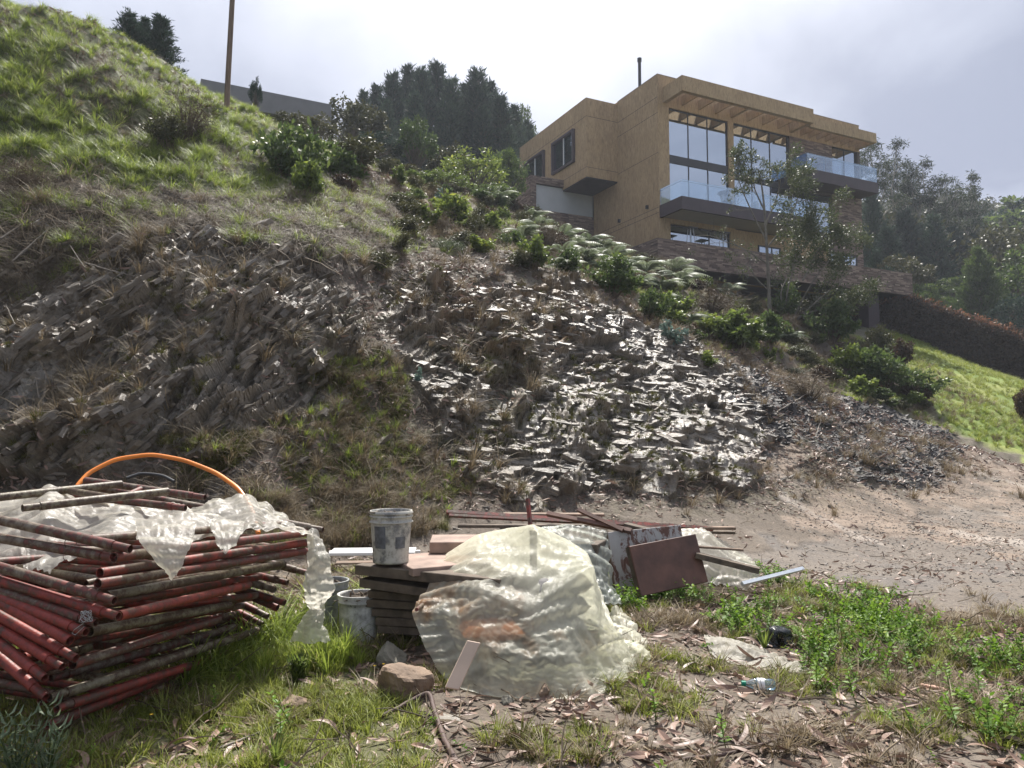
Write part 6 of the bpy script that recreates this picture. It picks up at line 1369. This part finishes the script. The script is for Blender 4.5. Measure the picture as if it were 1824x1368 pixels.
# --- blade tufts
def tuft(seed, nb, H_, sp, w_, bend, mat_, segs=4, droop=0.0, tn=(.5, .25)):
    q = np.random.default_rng(seed); A = Acc()
    for k in range(nb):
        a = q.random()*6.28; r0 = sp*q.random()*.35; L = H_*(.5 + .7*q.random()); ln = bend*(.3 + q.random()); t_ = np.linspace(0, 1, segs+1)
        hor = L*ln*t_**1.7; z = L*(t_ - droop*t_**2.2*(.5 + q.random())); P = np.stack([math.cos(a)*(r0+hor), math.sin(a)*(r0+hor), z], -1); sd = np.array([-math.sin(a), math.cos(a), 0])
        ww = w_*(.7 + .6*q.random())*(1 - t_**1.5)*.5 + .0002; V = np.concatenate([P + sd*ww[:, None], P - sd*ww[:, None]]); m = segs+1; i = np.arange(segs)
        A.add(V, np.stack([i, i+1, m+i+1, m+i], -1), float(np.clip(q.normal(*tn), 0, 1)))
    return A.mesh('tuft', mat_)
M_lawnb = leafmat('short_grass_blades', [(0, (.10, .12, .025)), (.5, (.22, .26, .045)), (.85, (.36, .38, .09)), (1, (.50, .44, .20))], .45, .5)
G_long = [tuft(s, 52, .44, .24, .011, .85, M_grass, 5, .5) for s in (1, 2, 3)]
G_short = [tuft(s+10, 34, .09, .10, .004, .8, M_lawnb, 3, .3) for s in (1, 2, 3)]
G_dry = [tuft(s+20, 44, .34, .2, .006, .8, M_dry, 4, .45) for s in (1, 2, 3)]
G_hang = [tuft(s+30, 34, .55, .25, .006, 1.1, M_thatch, 5, 1.1) for s in (1, 2, 3)]
G_dryshort = [tuft(s+40, 30, .10, .12, .004, 1.0, M_dry, 3, .3) for s in (1, 2)]
G_mid = [tuft(s+50, 30, .24, .10, .006, .55, M_grass, 4, .35) for s in (1, 2)]
G_moss = [tuft(s+60, 40, .05, .12, .006, .9, M_moss, 2, .1) for s in (1, 2)]
UP = np.array([0, 0, 1.])
def grassy(name, n, mask, seed, protos, s0, s1, label, cat, up=.6, rmin=2.2, rmax=60, keep=None):
    p, nn, q = sample(n, mask, seed, rmin, rmax)
    if keep is not None: k = keep(p); p = p[k]; nn = nn[k]
    z = nn*(1-up) + UP*up + q.normal(0, .12, p.shape); s_ = s0 + (s1-s0)*q.random(len(p))**1.5
    s_ = s_ * (1 - .35*np.clip((p[:, 1] - 18)/4, 0, 1)*(p[:, 0] < -4))
    return scatter(name, p - nn*.01, z, q.random(len(p))*6.28, s_, protos, label, cat, seed)
pat = np.clip((fbm(X*1.1, Y*1.1, Z*1.1, 3, 201) - .42) * 7, 0, 1); pat2 = np.clip((fbm(X*2.3, Y*2.3, Z*2.3, 3, 211) - .45) * 8, 0, 1); pat3 = np.clip((fbm(X*.7, Y*.7, Z*.7, 3, 221) - .45) * 8, 0, 1)
grassy('slope_grass', 14000, np.clip(z_green + z_green2*.4, 0, 1) * (.55 + pat), 1, G_long, .6, 1.15, 'long bright green grass hanging over the upper left slope', 'grass', .35, 10, 60)
grassy('dry_slope_grass', 3600, np.clip(z_green*.7 + z_green2*.5 + z_thatch, 0, 1) * (.25 + (1-pat)), 2, G_dry, .5, 1.1, 'dry straw grass mixed into the upper left slope', 'dry grass', .25, 9, 60)
grassy('hanging_thatch', 5600, np.clip(z_thatch + z_green*.35*(1-pat) + slope_m*(1-z_green)*(1-z_wet)*(1-z_lawn)*(RR<18)*.09*pat3*(1-rock*.6), 0, 1), 3, G_hang, .5, 1.15, 'dead brown stalks hanging over the rock below the grass', 'dead grass', .0, 9, 40)
grassy('crest_grass', 4200, z_crest * (.3 + pat3), 4, G_dry, .5, 1.2, 'dry grass along the crest below the house', 'dry grass', .5, 13, 50)
grassy('crest_green_grass', 2200, z_crest * (1.1 - pat3), 5, G_long, .4, .9, 'green grass patches along the crest and lawn edge', 'grass', .5, 13, 50)
grassy('toe_grass', 900, z_grassR * (.3 + pat2) + z_moss*.12, 6, G_dry, .5, 1.05, 'dry tussocks at the foot of the rock behind the buckets', 'dry grass', .7, 7, 14, clear)
grassy('toe_green_grass', 420, z_grassR * pat2 + z_moss*.15, 7, G_mid, .6, 1.2, 'green tussocks at the foot of the rock behind the buckets', 'grass', .7, 7, 14, clear)
fore = np.clip((9.2 - RR)/1.2, 0, 1) * (1 - z_road*.9)
grassy('foreground_grass', 4200, fore * np.clip(z_grassG*(.25 + 1.2*pat2) + pat2*pat*.28, 0, 1), 8, G_short, .6, 1.5, 'short green grass over the foreground', 'grass', .9, 2.2, 9.5, clear)
grassy('foreground_dry_grass', 2400, fore * (.25 + .8*(1-pat)) * pat2, 9, G_dryshort, .6, 1.5, 'short dry grass over the foreground', 'dry grass', .9, 2.2, 9.5, clear)
grassy('tall_foreground_grass', 260, fore * z_grassG * pat2 * np.clip((PX-60)/200, 0, 1) * ((PX < 660) & (PY < 1230)), 10, G_mid, .7, 1.5, 'taller green grass round the foot of the scaffold stack', 'grass', .9, 3.4, 7)
grassy('slope_dry_grass', 2600, slope_m*(1-z_green)*(1-z_wet)*(1-z_lawn)*(1-z_road)*(RR<24)*(pat*pat2+.05), 12, G_dryshort + G_dry[:1], .6, 1.6, 'short dry grass caught between the rocks of the slope', 'dry grass', .4, 8.5, 24)
grassy('lawn_grass', 3500, z_lawn, 13, G_short, 1.6, 3.2, 'mown grass of the lawn on the right', 'grass', .8, 22, 60)
grassy('moss', 4800, np.clip(z_moss, 0, 1)*pat2*(.15+pat)*(.2+pat3) + slope_m*rock*.02*pat + fore*.05*pat*pat2, 11, G_moss, .7, 1.8, 'yellow green moss cushions on the lower rock face', 'moss', .1, 3, 18)
# explicit tufts by the stack
p = np.array([gp(a_, b_, 0) for a_, b_ in ((445,1150),(470,1140),(430,1165),(455,1165),(495,1150),(410,1180),(385,1200),(360,1215),(330,1232),(620,1120),(680,1105),(560,1120),(600,1130),(655,1130))]); q = np.random.default_rng(4)
scatter('stack_side_grass', p, UP + q.normal(0, .12, p.shape), q.random(len(p))*6, .8 + .5*q.random(len(p)), G_long, 'long thin grass tufts growing against the stack', 'grass', 5)
p, nn, q = sample(420, z_crest * (.3 + pat3) * (1 - z_lawn) + z_green2*.03*(1-z_green) + (slope_m*(1-rock)*(1-z_green)*(1-z_lawn)*(PY < 560)*(RR > 13))*.12, 14, 12, 46); n = len(p)
scatter('low_scrub', p, UP + q.normal(0, .2, p.shape), q.random(n)*6.28, np.stack([.35 + .6*q.random(n), .35 + .6*q.random(n), .25 + .45*q.random(n)], -1), [dict(K_b[k].parts)['foliage'] for k in ('o', 'd', 'm', 'g', 'o', 'h')], 'tangled low scrub creeping along the crest and upper slope', 'scrub', 14)
grassy('thatch_green', 1500, z_thatch * pat2, 15, G_long, .4, .9, 'green blades growing through the dead thatch', 'grass', .3, 9, 40)
# --- leaf litter
def sickle(seed, L0=.12, w0=.017):
    q = np.random.default_rng(seed); n = 7; t_ = np.linspace(0, 1, n); cur = q.normal(0, .35); lift = q.normal(.25, .22); x = L0*t_; y = L0*cur*(t_**2 - t_*.8); z = L0*lift*(t_**2 - t_) * 1.0 + .004
    w_ = w0*np.sin(np.clip(t_*.93 + .05, 0, 1)*math.pi)**.8*.5 + .0004; tw = q.normal(0, .7)*t_ + q.normal(0, .35); cup = abs(q.normal(.25, .2))
    sd = np.stack([np.zeros(n), np.cos(tw), np.sin(tw)], -1); P = np.stack([x, y, z + abs(z.min())], -1); up_ = np.stack([np.zeros(n), -np.sin(tw), np.cos(tw)], -1)
    V = np.concatenate([P + sd*w_[:, None] + up_*w_[:, None]*cup, P, P - sd*w_[:, None] + up_*w_[:, None]*cup]); i = np.arange(n-1)
    A = Acc(); A.add(V, np.concatenate([np.stack([i, i+1, n+i+1, n+i], -1), np.stack([n+i, n+i+1, 2*n+i+1, 2*n+i], -1)]), float(np.clip(q.normal(.5, .28), 0, 1))); return A.mesh('leaf', M_litter)
LV = [sickle(s, .085 + .012*(s % 5), .019 + .005*(s % 3)) for s in range(14)]
def twig(seed):
    q = np.random.default_rng(seed); P = [np.zeros(3)]; d = np.array([1, 0, .05])
    for k in range(5): d = d + q.normal(0, .22, 3); d /= np.linalg.norm(d); P.append(P[-1] + d*.05)
    P = np.array(P); P[:, 2] = np.abs(P[:, 2])*.5 + .004; A = Acc(); A.tube(P, np.linspace(.0035, .0012, 6), 4, float(q.random())); A.tube([P[2], P[2] + q.normal(0, .03, 3) + [.03, 0, .02]], [.002, .001], 3, .5); return A.mesh('twig', M_thatch)
TW = [twig(s) for s in range(5)]
lit = fore*(.35 + .8*(1-pat*.6)) ; 
p, nn, q = sample(19000, lit, 31, 2.3, 9.5); k = clear(p); p = p[k]; nn = nn[k]; n = len(p)
scatter('fallen_leaves', p + nn*.004, nn + q.normal(0, .22, (n, 3)), q.random(n)*6.28, .3 + 1.15*q.random(n)**1.6, LV, 'pinkish brown eucalyptus leaves littering the foreground', 'fallen leaves', 1)
slit = np.clip(slope_m*(1 - z_green*.9)*(1 - z_lawn)*(1 - z_wet*.75)*(.25 + .9*pat3) * (1 - z_crest*.5) * (1 - rock*.72), 0, 1) + np.clip((RR-8)/1, 0, 1)*(1-slope_m)*(RR < 16)*.6*(1-z_road*.5)*(.25+pat3)
p, nn, q = sample(32000, slit, 32, 8, 26); n = len(p); s_ = (.45 + 1.1*q.random(n)**1.5) * (1 + np.clip(p[:, 1]-12, 0, 12)*.03) * np.where(p[:, 2] < .5, .7, 1.0)
scatter('slope_leaf_litter', p + nn*.012, nn + q.normal(0, .5, (n, 3)), q.random(n)*6.28, s_, LV, 'brown leaves caught all over the rock slope', 'fallen leaves', 2)
p, nn, q = sample(2600, fore + slit*.6, 33, 2.3, 20); n = len(p)
scatter('small_twigs', p + nn*.006, nn + q.normal(0, .25, (n, 3)), q.random(n)*6.28, .6 + 1.3*q.random(n), TW, 'small dry twigs scattered over the ground and slope', 'twigs', 3)
def chip(seed, flat=.25):
    q = np.random.default_rng(seed); n = 7; th = np.sort(q.random(n)*6.28); r0 = .7 + .5*q.random(n); t0 = np.stack([np.cos(th)*r0, np.sin(th)*r0*.6, np.full(n, flat)], -1)*.5; b_ = t0*np.array([1.12, 1.12, 1]); b_[:, 2] = -flat*.5; t0[:, 2] += q.normal(0, .05, n)
    V = np.concatenate([t0, b_, [[0, 0, flat*.5 + .02]]]); i = np.arange(n); j = (i+1) % n; A = Acc(); A.add(V, np.stack([i, n+i, n+j, j], -1)); A.add(V, np.stack([i, j, np.full(n, 2*n)], -1)); return A.mesh('chip', M_chip)
def rockmat(name, c, rough, spec=.6):
    t = NT(name); rnd = t.n('ShaderNodeObjectInfo').outputs['Random']; v = t.coord(); nn_ = t.noise(5, 5, .65, v)
    cc = t.mix(.7, t.ramp(rnd, [(0, tuple(x*.55 for x in c)), (.6, c), (1, tuple(x*1.5 for x in c))]), t.ramp(nn_, [(.3, (.6, .6, .6)), (.7, (1.25, 1.22, 1.2))]), 'MULTIPLY')
    return t.done(t.pbr(cc, rough, t.bump(nn_, .5, .08), spec=spec))
M_chip = rockmat('slate_fragments', (.165, .14, .108), .42)
CH = [chip(s, .30 + .10*(s % 4)) for s in range(8)]
M_chip = rockmat('dark_shale_fragments', (.034, .030, .027), .6); CD = [chip(s+20, .25) for s in range(4)]
M_chip = rockmat('pale_gravel', (.30, .27, .235), .8, .3); CG = [chip(s+40, .45) for s in range(5)]
def slabs(name, n, mask, seed, protos, s0, s1, nb, tb, label, rmin=9, rmax=24, jit=.2):
    p, nn, q = sample(n, mask, seed, rmin, rmax); s_ = s0 + (s1-s0)*q.random(n)**2.5; nb = np.array(nb); tb = np.array(tb)
    scatter(name, p, nb + q.normal(0, jit, (n, 3)), None, np.stack([s_*(1 + q.random(n)), s_, s_*.55], -1), protos, label, 'rock fragments', seed, Xax=np.tile(tb, (n, 1)) + q.normal(0, .25, (n, 3)))
slabs('left_rock_fragments', 2600, rock*(1-blend)*(.4+pat2) + slope_m*.05*(1-z_green)*(1-blend), 61, CH, .06, .30, (-.45, -.55, .70), (.76, -.05, .62), 'broken slate pieces on the left rock face', jit=.09)
slabs('right_rock_fragments', 1700, rock*blend*(.4+pat2), 62, CH, .06, .30, (.12, -.50, .86), (.97, 0, -.2), 'shiny broken slate pieces on the right rock face', jit=.09)
slabs('dark_shale', 6000, z_shale, 63, CD, .05, .22, (0, -.45, .85), (1, 0, -.3), 'loose black shale chips below the crest', 12, 32, .4)
slabs('scree_gravel', 9000, z_scree + z_road*.5 + (1-slope_m)*.03*(RR < 12), 64, CG, .012, .05, (0, -.2, 1), (1, 0, 0), 'pale gravel on the track and scree', 3, 20, .4)
slabs('slope_stones', 3600, slope_m*(1-z_green)*(1-z_lawn)*(1-z_crest*.6)*(1-rock)*(.3+pat), 65, CH, .03, .14, (0, -.5, .85), (1, 0, .1), 'small stones and flakes on the litter covered slope', 8.5, 24, .5)
# --- leafy ground cover at the right
def sprig(seed):
    q = np.random.default_rng(seed); A = Acc(); Hh = .12 + .07*q.random(); lean = q.normal(0, .35, 2); n = 7; base = []; 
    P = np.array([[lean[0]*Hh*t_**1.5, lean[1]*Hh*t_**1.5, Hh*t_] for t_ in np.linspace(0, 1, 5)]); A.tube(P, np.linspace(.0028, .0014, 5), 4, .3, cap=False)
    for k in range(n):
        t_ = .25 + .75*k/(n-1); b_ = np.array([np.interp(t_, np.linspace(0, 1, 5), P[:, i]) for i in range(3)]); a = k*2.4
        for aa in (a, a + 3.14):
            ax = np.array([[math.cos(aa), math.sin(aa), .35 + .5*t_]]); ax /= np.linalg.norm(ax); s = np.array([[-math.sin(aa), math.cos(aa), 0]]); nm = np.cross(ax, s)
            L = .036*(1.25 - .5*abs(t_-.5))*(.8 + .4*q.random()); V = []
            tt = np.array([0, .3, .62, 1]); ww = np.array([.08, .95, .8, .03])*L*.27
            pts = b_ + ax*(L*tt)[:, None] - np.array([[0, 0, 1]])*(L*.25*tt**2)[:, None]
            V = np.concatenate([pts + s*ww[:, None] + nm*0, pts - [[0, 0, .0025]], pts - s*ww[:, None]]); i = np.arange(3)
            A.add(V, np.concatenate([np.stack([i, i+1, 4+i+1, 4+i], -1), np.stack([4+i, 4+i+1, 8+i+1, 8+i], -1)]), float(np.clip(.35 + .4*t_ + q.normal(0, .12), 0, 1)))
    return A.mesh('sprig', M_cover)
M_cover = leafmat('glossy_cover_leaves', [(0, (.035, .075, .012)), (.45, (.09, .18, .02)), (.8, (.20, .32, .035)), (1, (.38, .40, .07))], .45, .5, .3)
SP = [sprig(s) for s in range(7)]
pat4 = np.clip((fbm(X*3.1, Y*3.1, Z*3, 3, 231) - .46) * 8, 0, 1); pm = np.clip(z_plants*(.06 + pat4*(.3 + pat)), 0, 1) + fore*.006
p, nn, q = sample(1700, pm, 71, 2.6, 9); k = clear(p, (( float(hit(1350,1168)[0]), float(hit(1350,1168)[1]), .3), (float(hit(1350,1232)[0]), float(hit(1350,1232)[1])-.1, .2), (2.45, 7.25, .35), (2.15, 7.0, .35), (1.45, 6.5, .3))); p = p[k]; n = len(p)
scatter('ground_cover', p, UP + q.normal(0, .35, (n, 3)), q.random(n)*6.28, .45 + .75*q.random(n)**1.5, SP, 'glossy green leafy creeper spreading over the right foreground', 'ground cover', 7)
# --- named small plants
def agave(px, py, L, lab, n=16, m=None):
    g = gp(px, py, 0); A = Acc(); q = np.random.default_rng(int(px))
    for k in range(n):
        a = k*2.4; t_ = np.linspace(0, 1, 5); rr = L*(.15 + .45*q.random()); P = np.stack([math.cos(a)*rr*t_, math.sin(a)*rr*t_, L*t_*(1-.15*t_)], -1); sd = np.array([-math.sin(a), math.cos(a), 0]); w_ = .007*(1-t_**2)+.0006
        i = np.arange(4); A.add(np.concatenate([P + sd*w_[:, None], P - sd*w_[:, None]]), np.stack([i, i+1, 5+i+1, 5+i], -1), float(q.random()))
    o = A.obj('spiky_plant', m or M_leafbright); o.location = g; tag(o, lab, 'plant')
agave(1362, 1158, .17, 'spiky yellow green plant beside the black plastic bag'); agave(492, 1366, .15, 'spiky bright green plant at the bottom edge, left of centre')
def leafyweed(px, py, h, lab, seed, ns=7, mat_=None, d=None):
    g = gp(px, py, 0) if d is None else G(px, d); q = np.random.default_rng(seed); A = Acc(); T_ = Acc()
    for k in range(ns):
        a = q.random()*6.28; L = h*(.6+.5*q.random()); rr = L*.35*q.random(); P = smooth([(0, 0, 0), (math.cos(a)*rr*.4, math.sin(a)*rr*.4, L*.5), (math.cos(a)*rr, math.sin(a)*rr, L)], 10); T_.tube(P, np.linspace(.004, .0015, 10), 4, .5)
        for i in range(2, 10):
            for s_ in (0, 3.14):
                aa = i*1.9 + s_; ax = np.array([[math.cos(aa), math.sin(aa), .45]]); ax /= np.linalg.norm(ax); s = np.array([[-math.sin(aa), math.cos(aa), 0]]); V, F = quads(P[i:i+1], ax, s, np.cross(s, ax), np.array([.065*(.7+.5*q.random())]), np.array([.013]), .25); A.add(V, F, float(q.random()))
    o = empty('leafy_weed', g, 0, lab, 'plant'); T_.obj('stem', M_leafmid, o); A.obj('leaf', mat_ or M_sage, o)
M_sage = leafmat('sage_green_leaves', [(0, (.06, .085, .045)), (.6, (.15, .20, .11)), (1, (.26, .32, .20))], .35)
leafyweed(60, 1330, .34, 'sage green leafy weed in front of the stack at the lower left corner', 3, 9, d=3.3)
leafyweed(112, 1300, .30, 'narrow leaved weed rising in front of the red pipe ends', 4, 6, d=3.35)
leafyweed(15, 1330, .26, 'narrow leaved weed cut by the left edge of the photo', 6, 6, d=3.3)
leafyweed(530, 1225, .16, 'fine leaved green weed below the hanging plastic strip', 5, 16, M_leafbright)
# yellow flowers
for i, (px, py, lab) in enumerate(((268,1280,'yellow flower in the grass below the stack'),(519,1148,'yellow flower just under the plastic strip'),(480,1068,'yellow flower in front of the pipe ends at right of the stack'),(658,1043,'yellow flower on the rim of the white bucket'),(668,1190,'yellow flower left of the large brown stone'),(683,1186,'second yellow flower left of the large brown stone'))):
    g = gp(px, py + 12, .0); 
    if i == 3: g = W(658, 1046, 5.66)
    if i == 2: g = gp(480, 1180, 0)
    o = empty('flower', tuple(g), i, lab, 'flower'); A = Acc(); hh = .05 if i not in (2,) else .28
    A.tube([(0, 0, 0), (.004, 0, hh)], .0012, 4); A.obj('stem', M_leafmid, o); A = Acc()
    for k in range(8):
        a = k*math.pi/4; ax = np.array([[math.cos(a), math.sin(a), .45]]); s = np.array([[-math.sin(a), math.cos(a), 0]]); V, F = quads(np.array([[.004, 0, hh]]), ax/np.linalg.norm(ax), s, np.cross(s, ax), np.array([.013]), np.array([.009]), .1); A.add(V, F)
    A.obj('petal', M_flower, o)
# --- bare roots and branches over the left rock
q = np.random.default_rng(15)
bl = [([(62,860),(55,800),(70,740),(62,690),(88,640)],'thick bare root hanging at the far left of the rock'),([(48,880),(52,830),(45,780),(20,720),(0,700)],'pale stem left of the thick root'),([(88,800),(78,740),(85,690),(72,640),(60,600)],'second bare root hanging beside the thick one'),
      ([(0,720),(40,690),(55,650),(30,600),(10,560)],'curved bare root at the left photo edge'),([(150,480),(200,500),(250,505)],'thin fallen stick under the left grass fringe'),([(400,470),(520,420),(640,440),(720,470)],'long dead vine hanging below the grassy slope'),
      ([(560,450),(620,410),(690,400),(740,420)],'arched dead vine on the upper middle slope'),([(860,470),(880,452),(885,440)],'dark broken stump on the upper middle slope'),([(1385,740),(1425,720),(1445,700),(1470,675)],'pale bare branch on the black shale'),([(1450,800),(1460,770),(1468,750)],'short upright bare twig on the black shale'),
      ([(1230,610),(1215,625),(1195,640)],'dead twig above the shiny rock'),([(0,440),(60,400),(110,430),(150,500)],'dead stem looping over the rock at the far left'),([(20,480),(90,420),(160,410),(230,450)],'long dead stem under the grass at left')]
for i, (pts, lab) in enumerate(bl): branch('bare_branch', [gp(a, b, .10 + .05*(j % 2)) for j, (a, b) in enumerate(pts)], .018 if i < 4 else .014, .006, M_twig if i not in (7,) else M_bark, lab, 'branch', jit=.03, seed=i)
def roots(seed, poly, n, lab):
    q = np.random.default_rng(seed); A = Acc(); x0, x1, y0, y1 = poly
    for k in range(n):
        px = q.uniform(x0, x1); py = q.uniform(y0, y1); g = hit(px, py) + [0, -.12, .05]; d = np.array([q.normal(0, .5), -.25, -.6]); P = [g]
        for i in range(7): d = d + q.normal(0, .22, 3) + [0, .02, -.12]; P.append(P[-1] + d/np.linalg.norm(d)*(.10 + .05*q.random()))
        P = np.array(P); P[:, 1] = np.minimum(P[:, 1], g[1] - .02); A.tube(P, np.linspace(.009, .003, 8), 3, float(.4 + .6*q.random()), cap=False)
    tag(A.obj('hanging_roots', M_thatch), lab, 'roots', None, 'stuff')
roots(1, (0, 190, 285, 420), 260, 'tangle of dead grey roots hanging over the rock at the far left')
roots(2, (190, 760, 370, 470), 300, 'dead stalks and roots hanging under the grassy slope')
# ================================================================== AIR
hz = bpy.data.meshes.new('haze'); x0, x1, y0, y1, z0, z1 = -950, 950, -950, 950, -60, 78
Vz = [(x0,y0,z0),(x1,y0,z0),(x1,y1,z0),(x0,y1,z0),(x0,y0,z1),(x1,y0,z1),(x1,y1,z1),(x0,y1,z1)]
hz.from_pydata(Vz, [], [(0,3,2,1),(4,5,6,7),(0,1,5,4),(1,2,6,5),(2,3,7,6),(3,0,4,7)])
hm = bpy.data.materials.new('thin_haze'); hm.use_nodes = True; hm.node_tree.nodes.clear(); pv = hm.node_tree.nodes.new('ShaderNodeVolumePrincipled'); pv.inputs['Density'].default_value = HAZE; pv.inputs['Color'].default_value = (.82, .88, 1, 1); pv.inputs['Anisotropy'].default_value = .3
mo = hm.node_tree.nodes.new('ShaderNodeOutputMaterial'); hm.node_tree.links.new(pv.outputs[0], mo.inputs['Volume']); hz.materials.append(hm)
if HAZE > 0: tag(link('haze', hz), 'thin bluish haze in the air', 'haze', None, 'stuff')
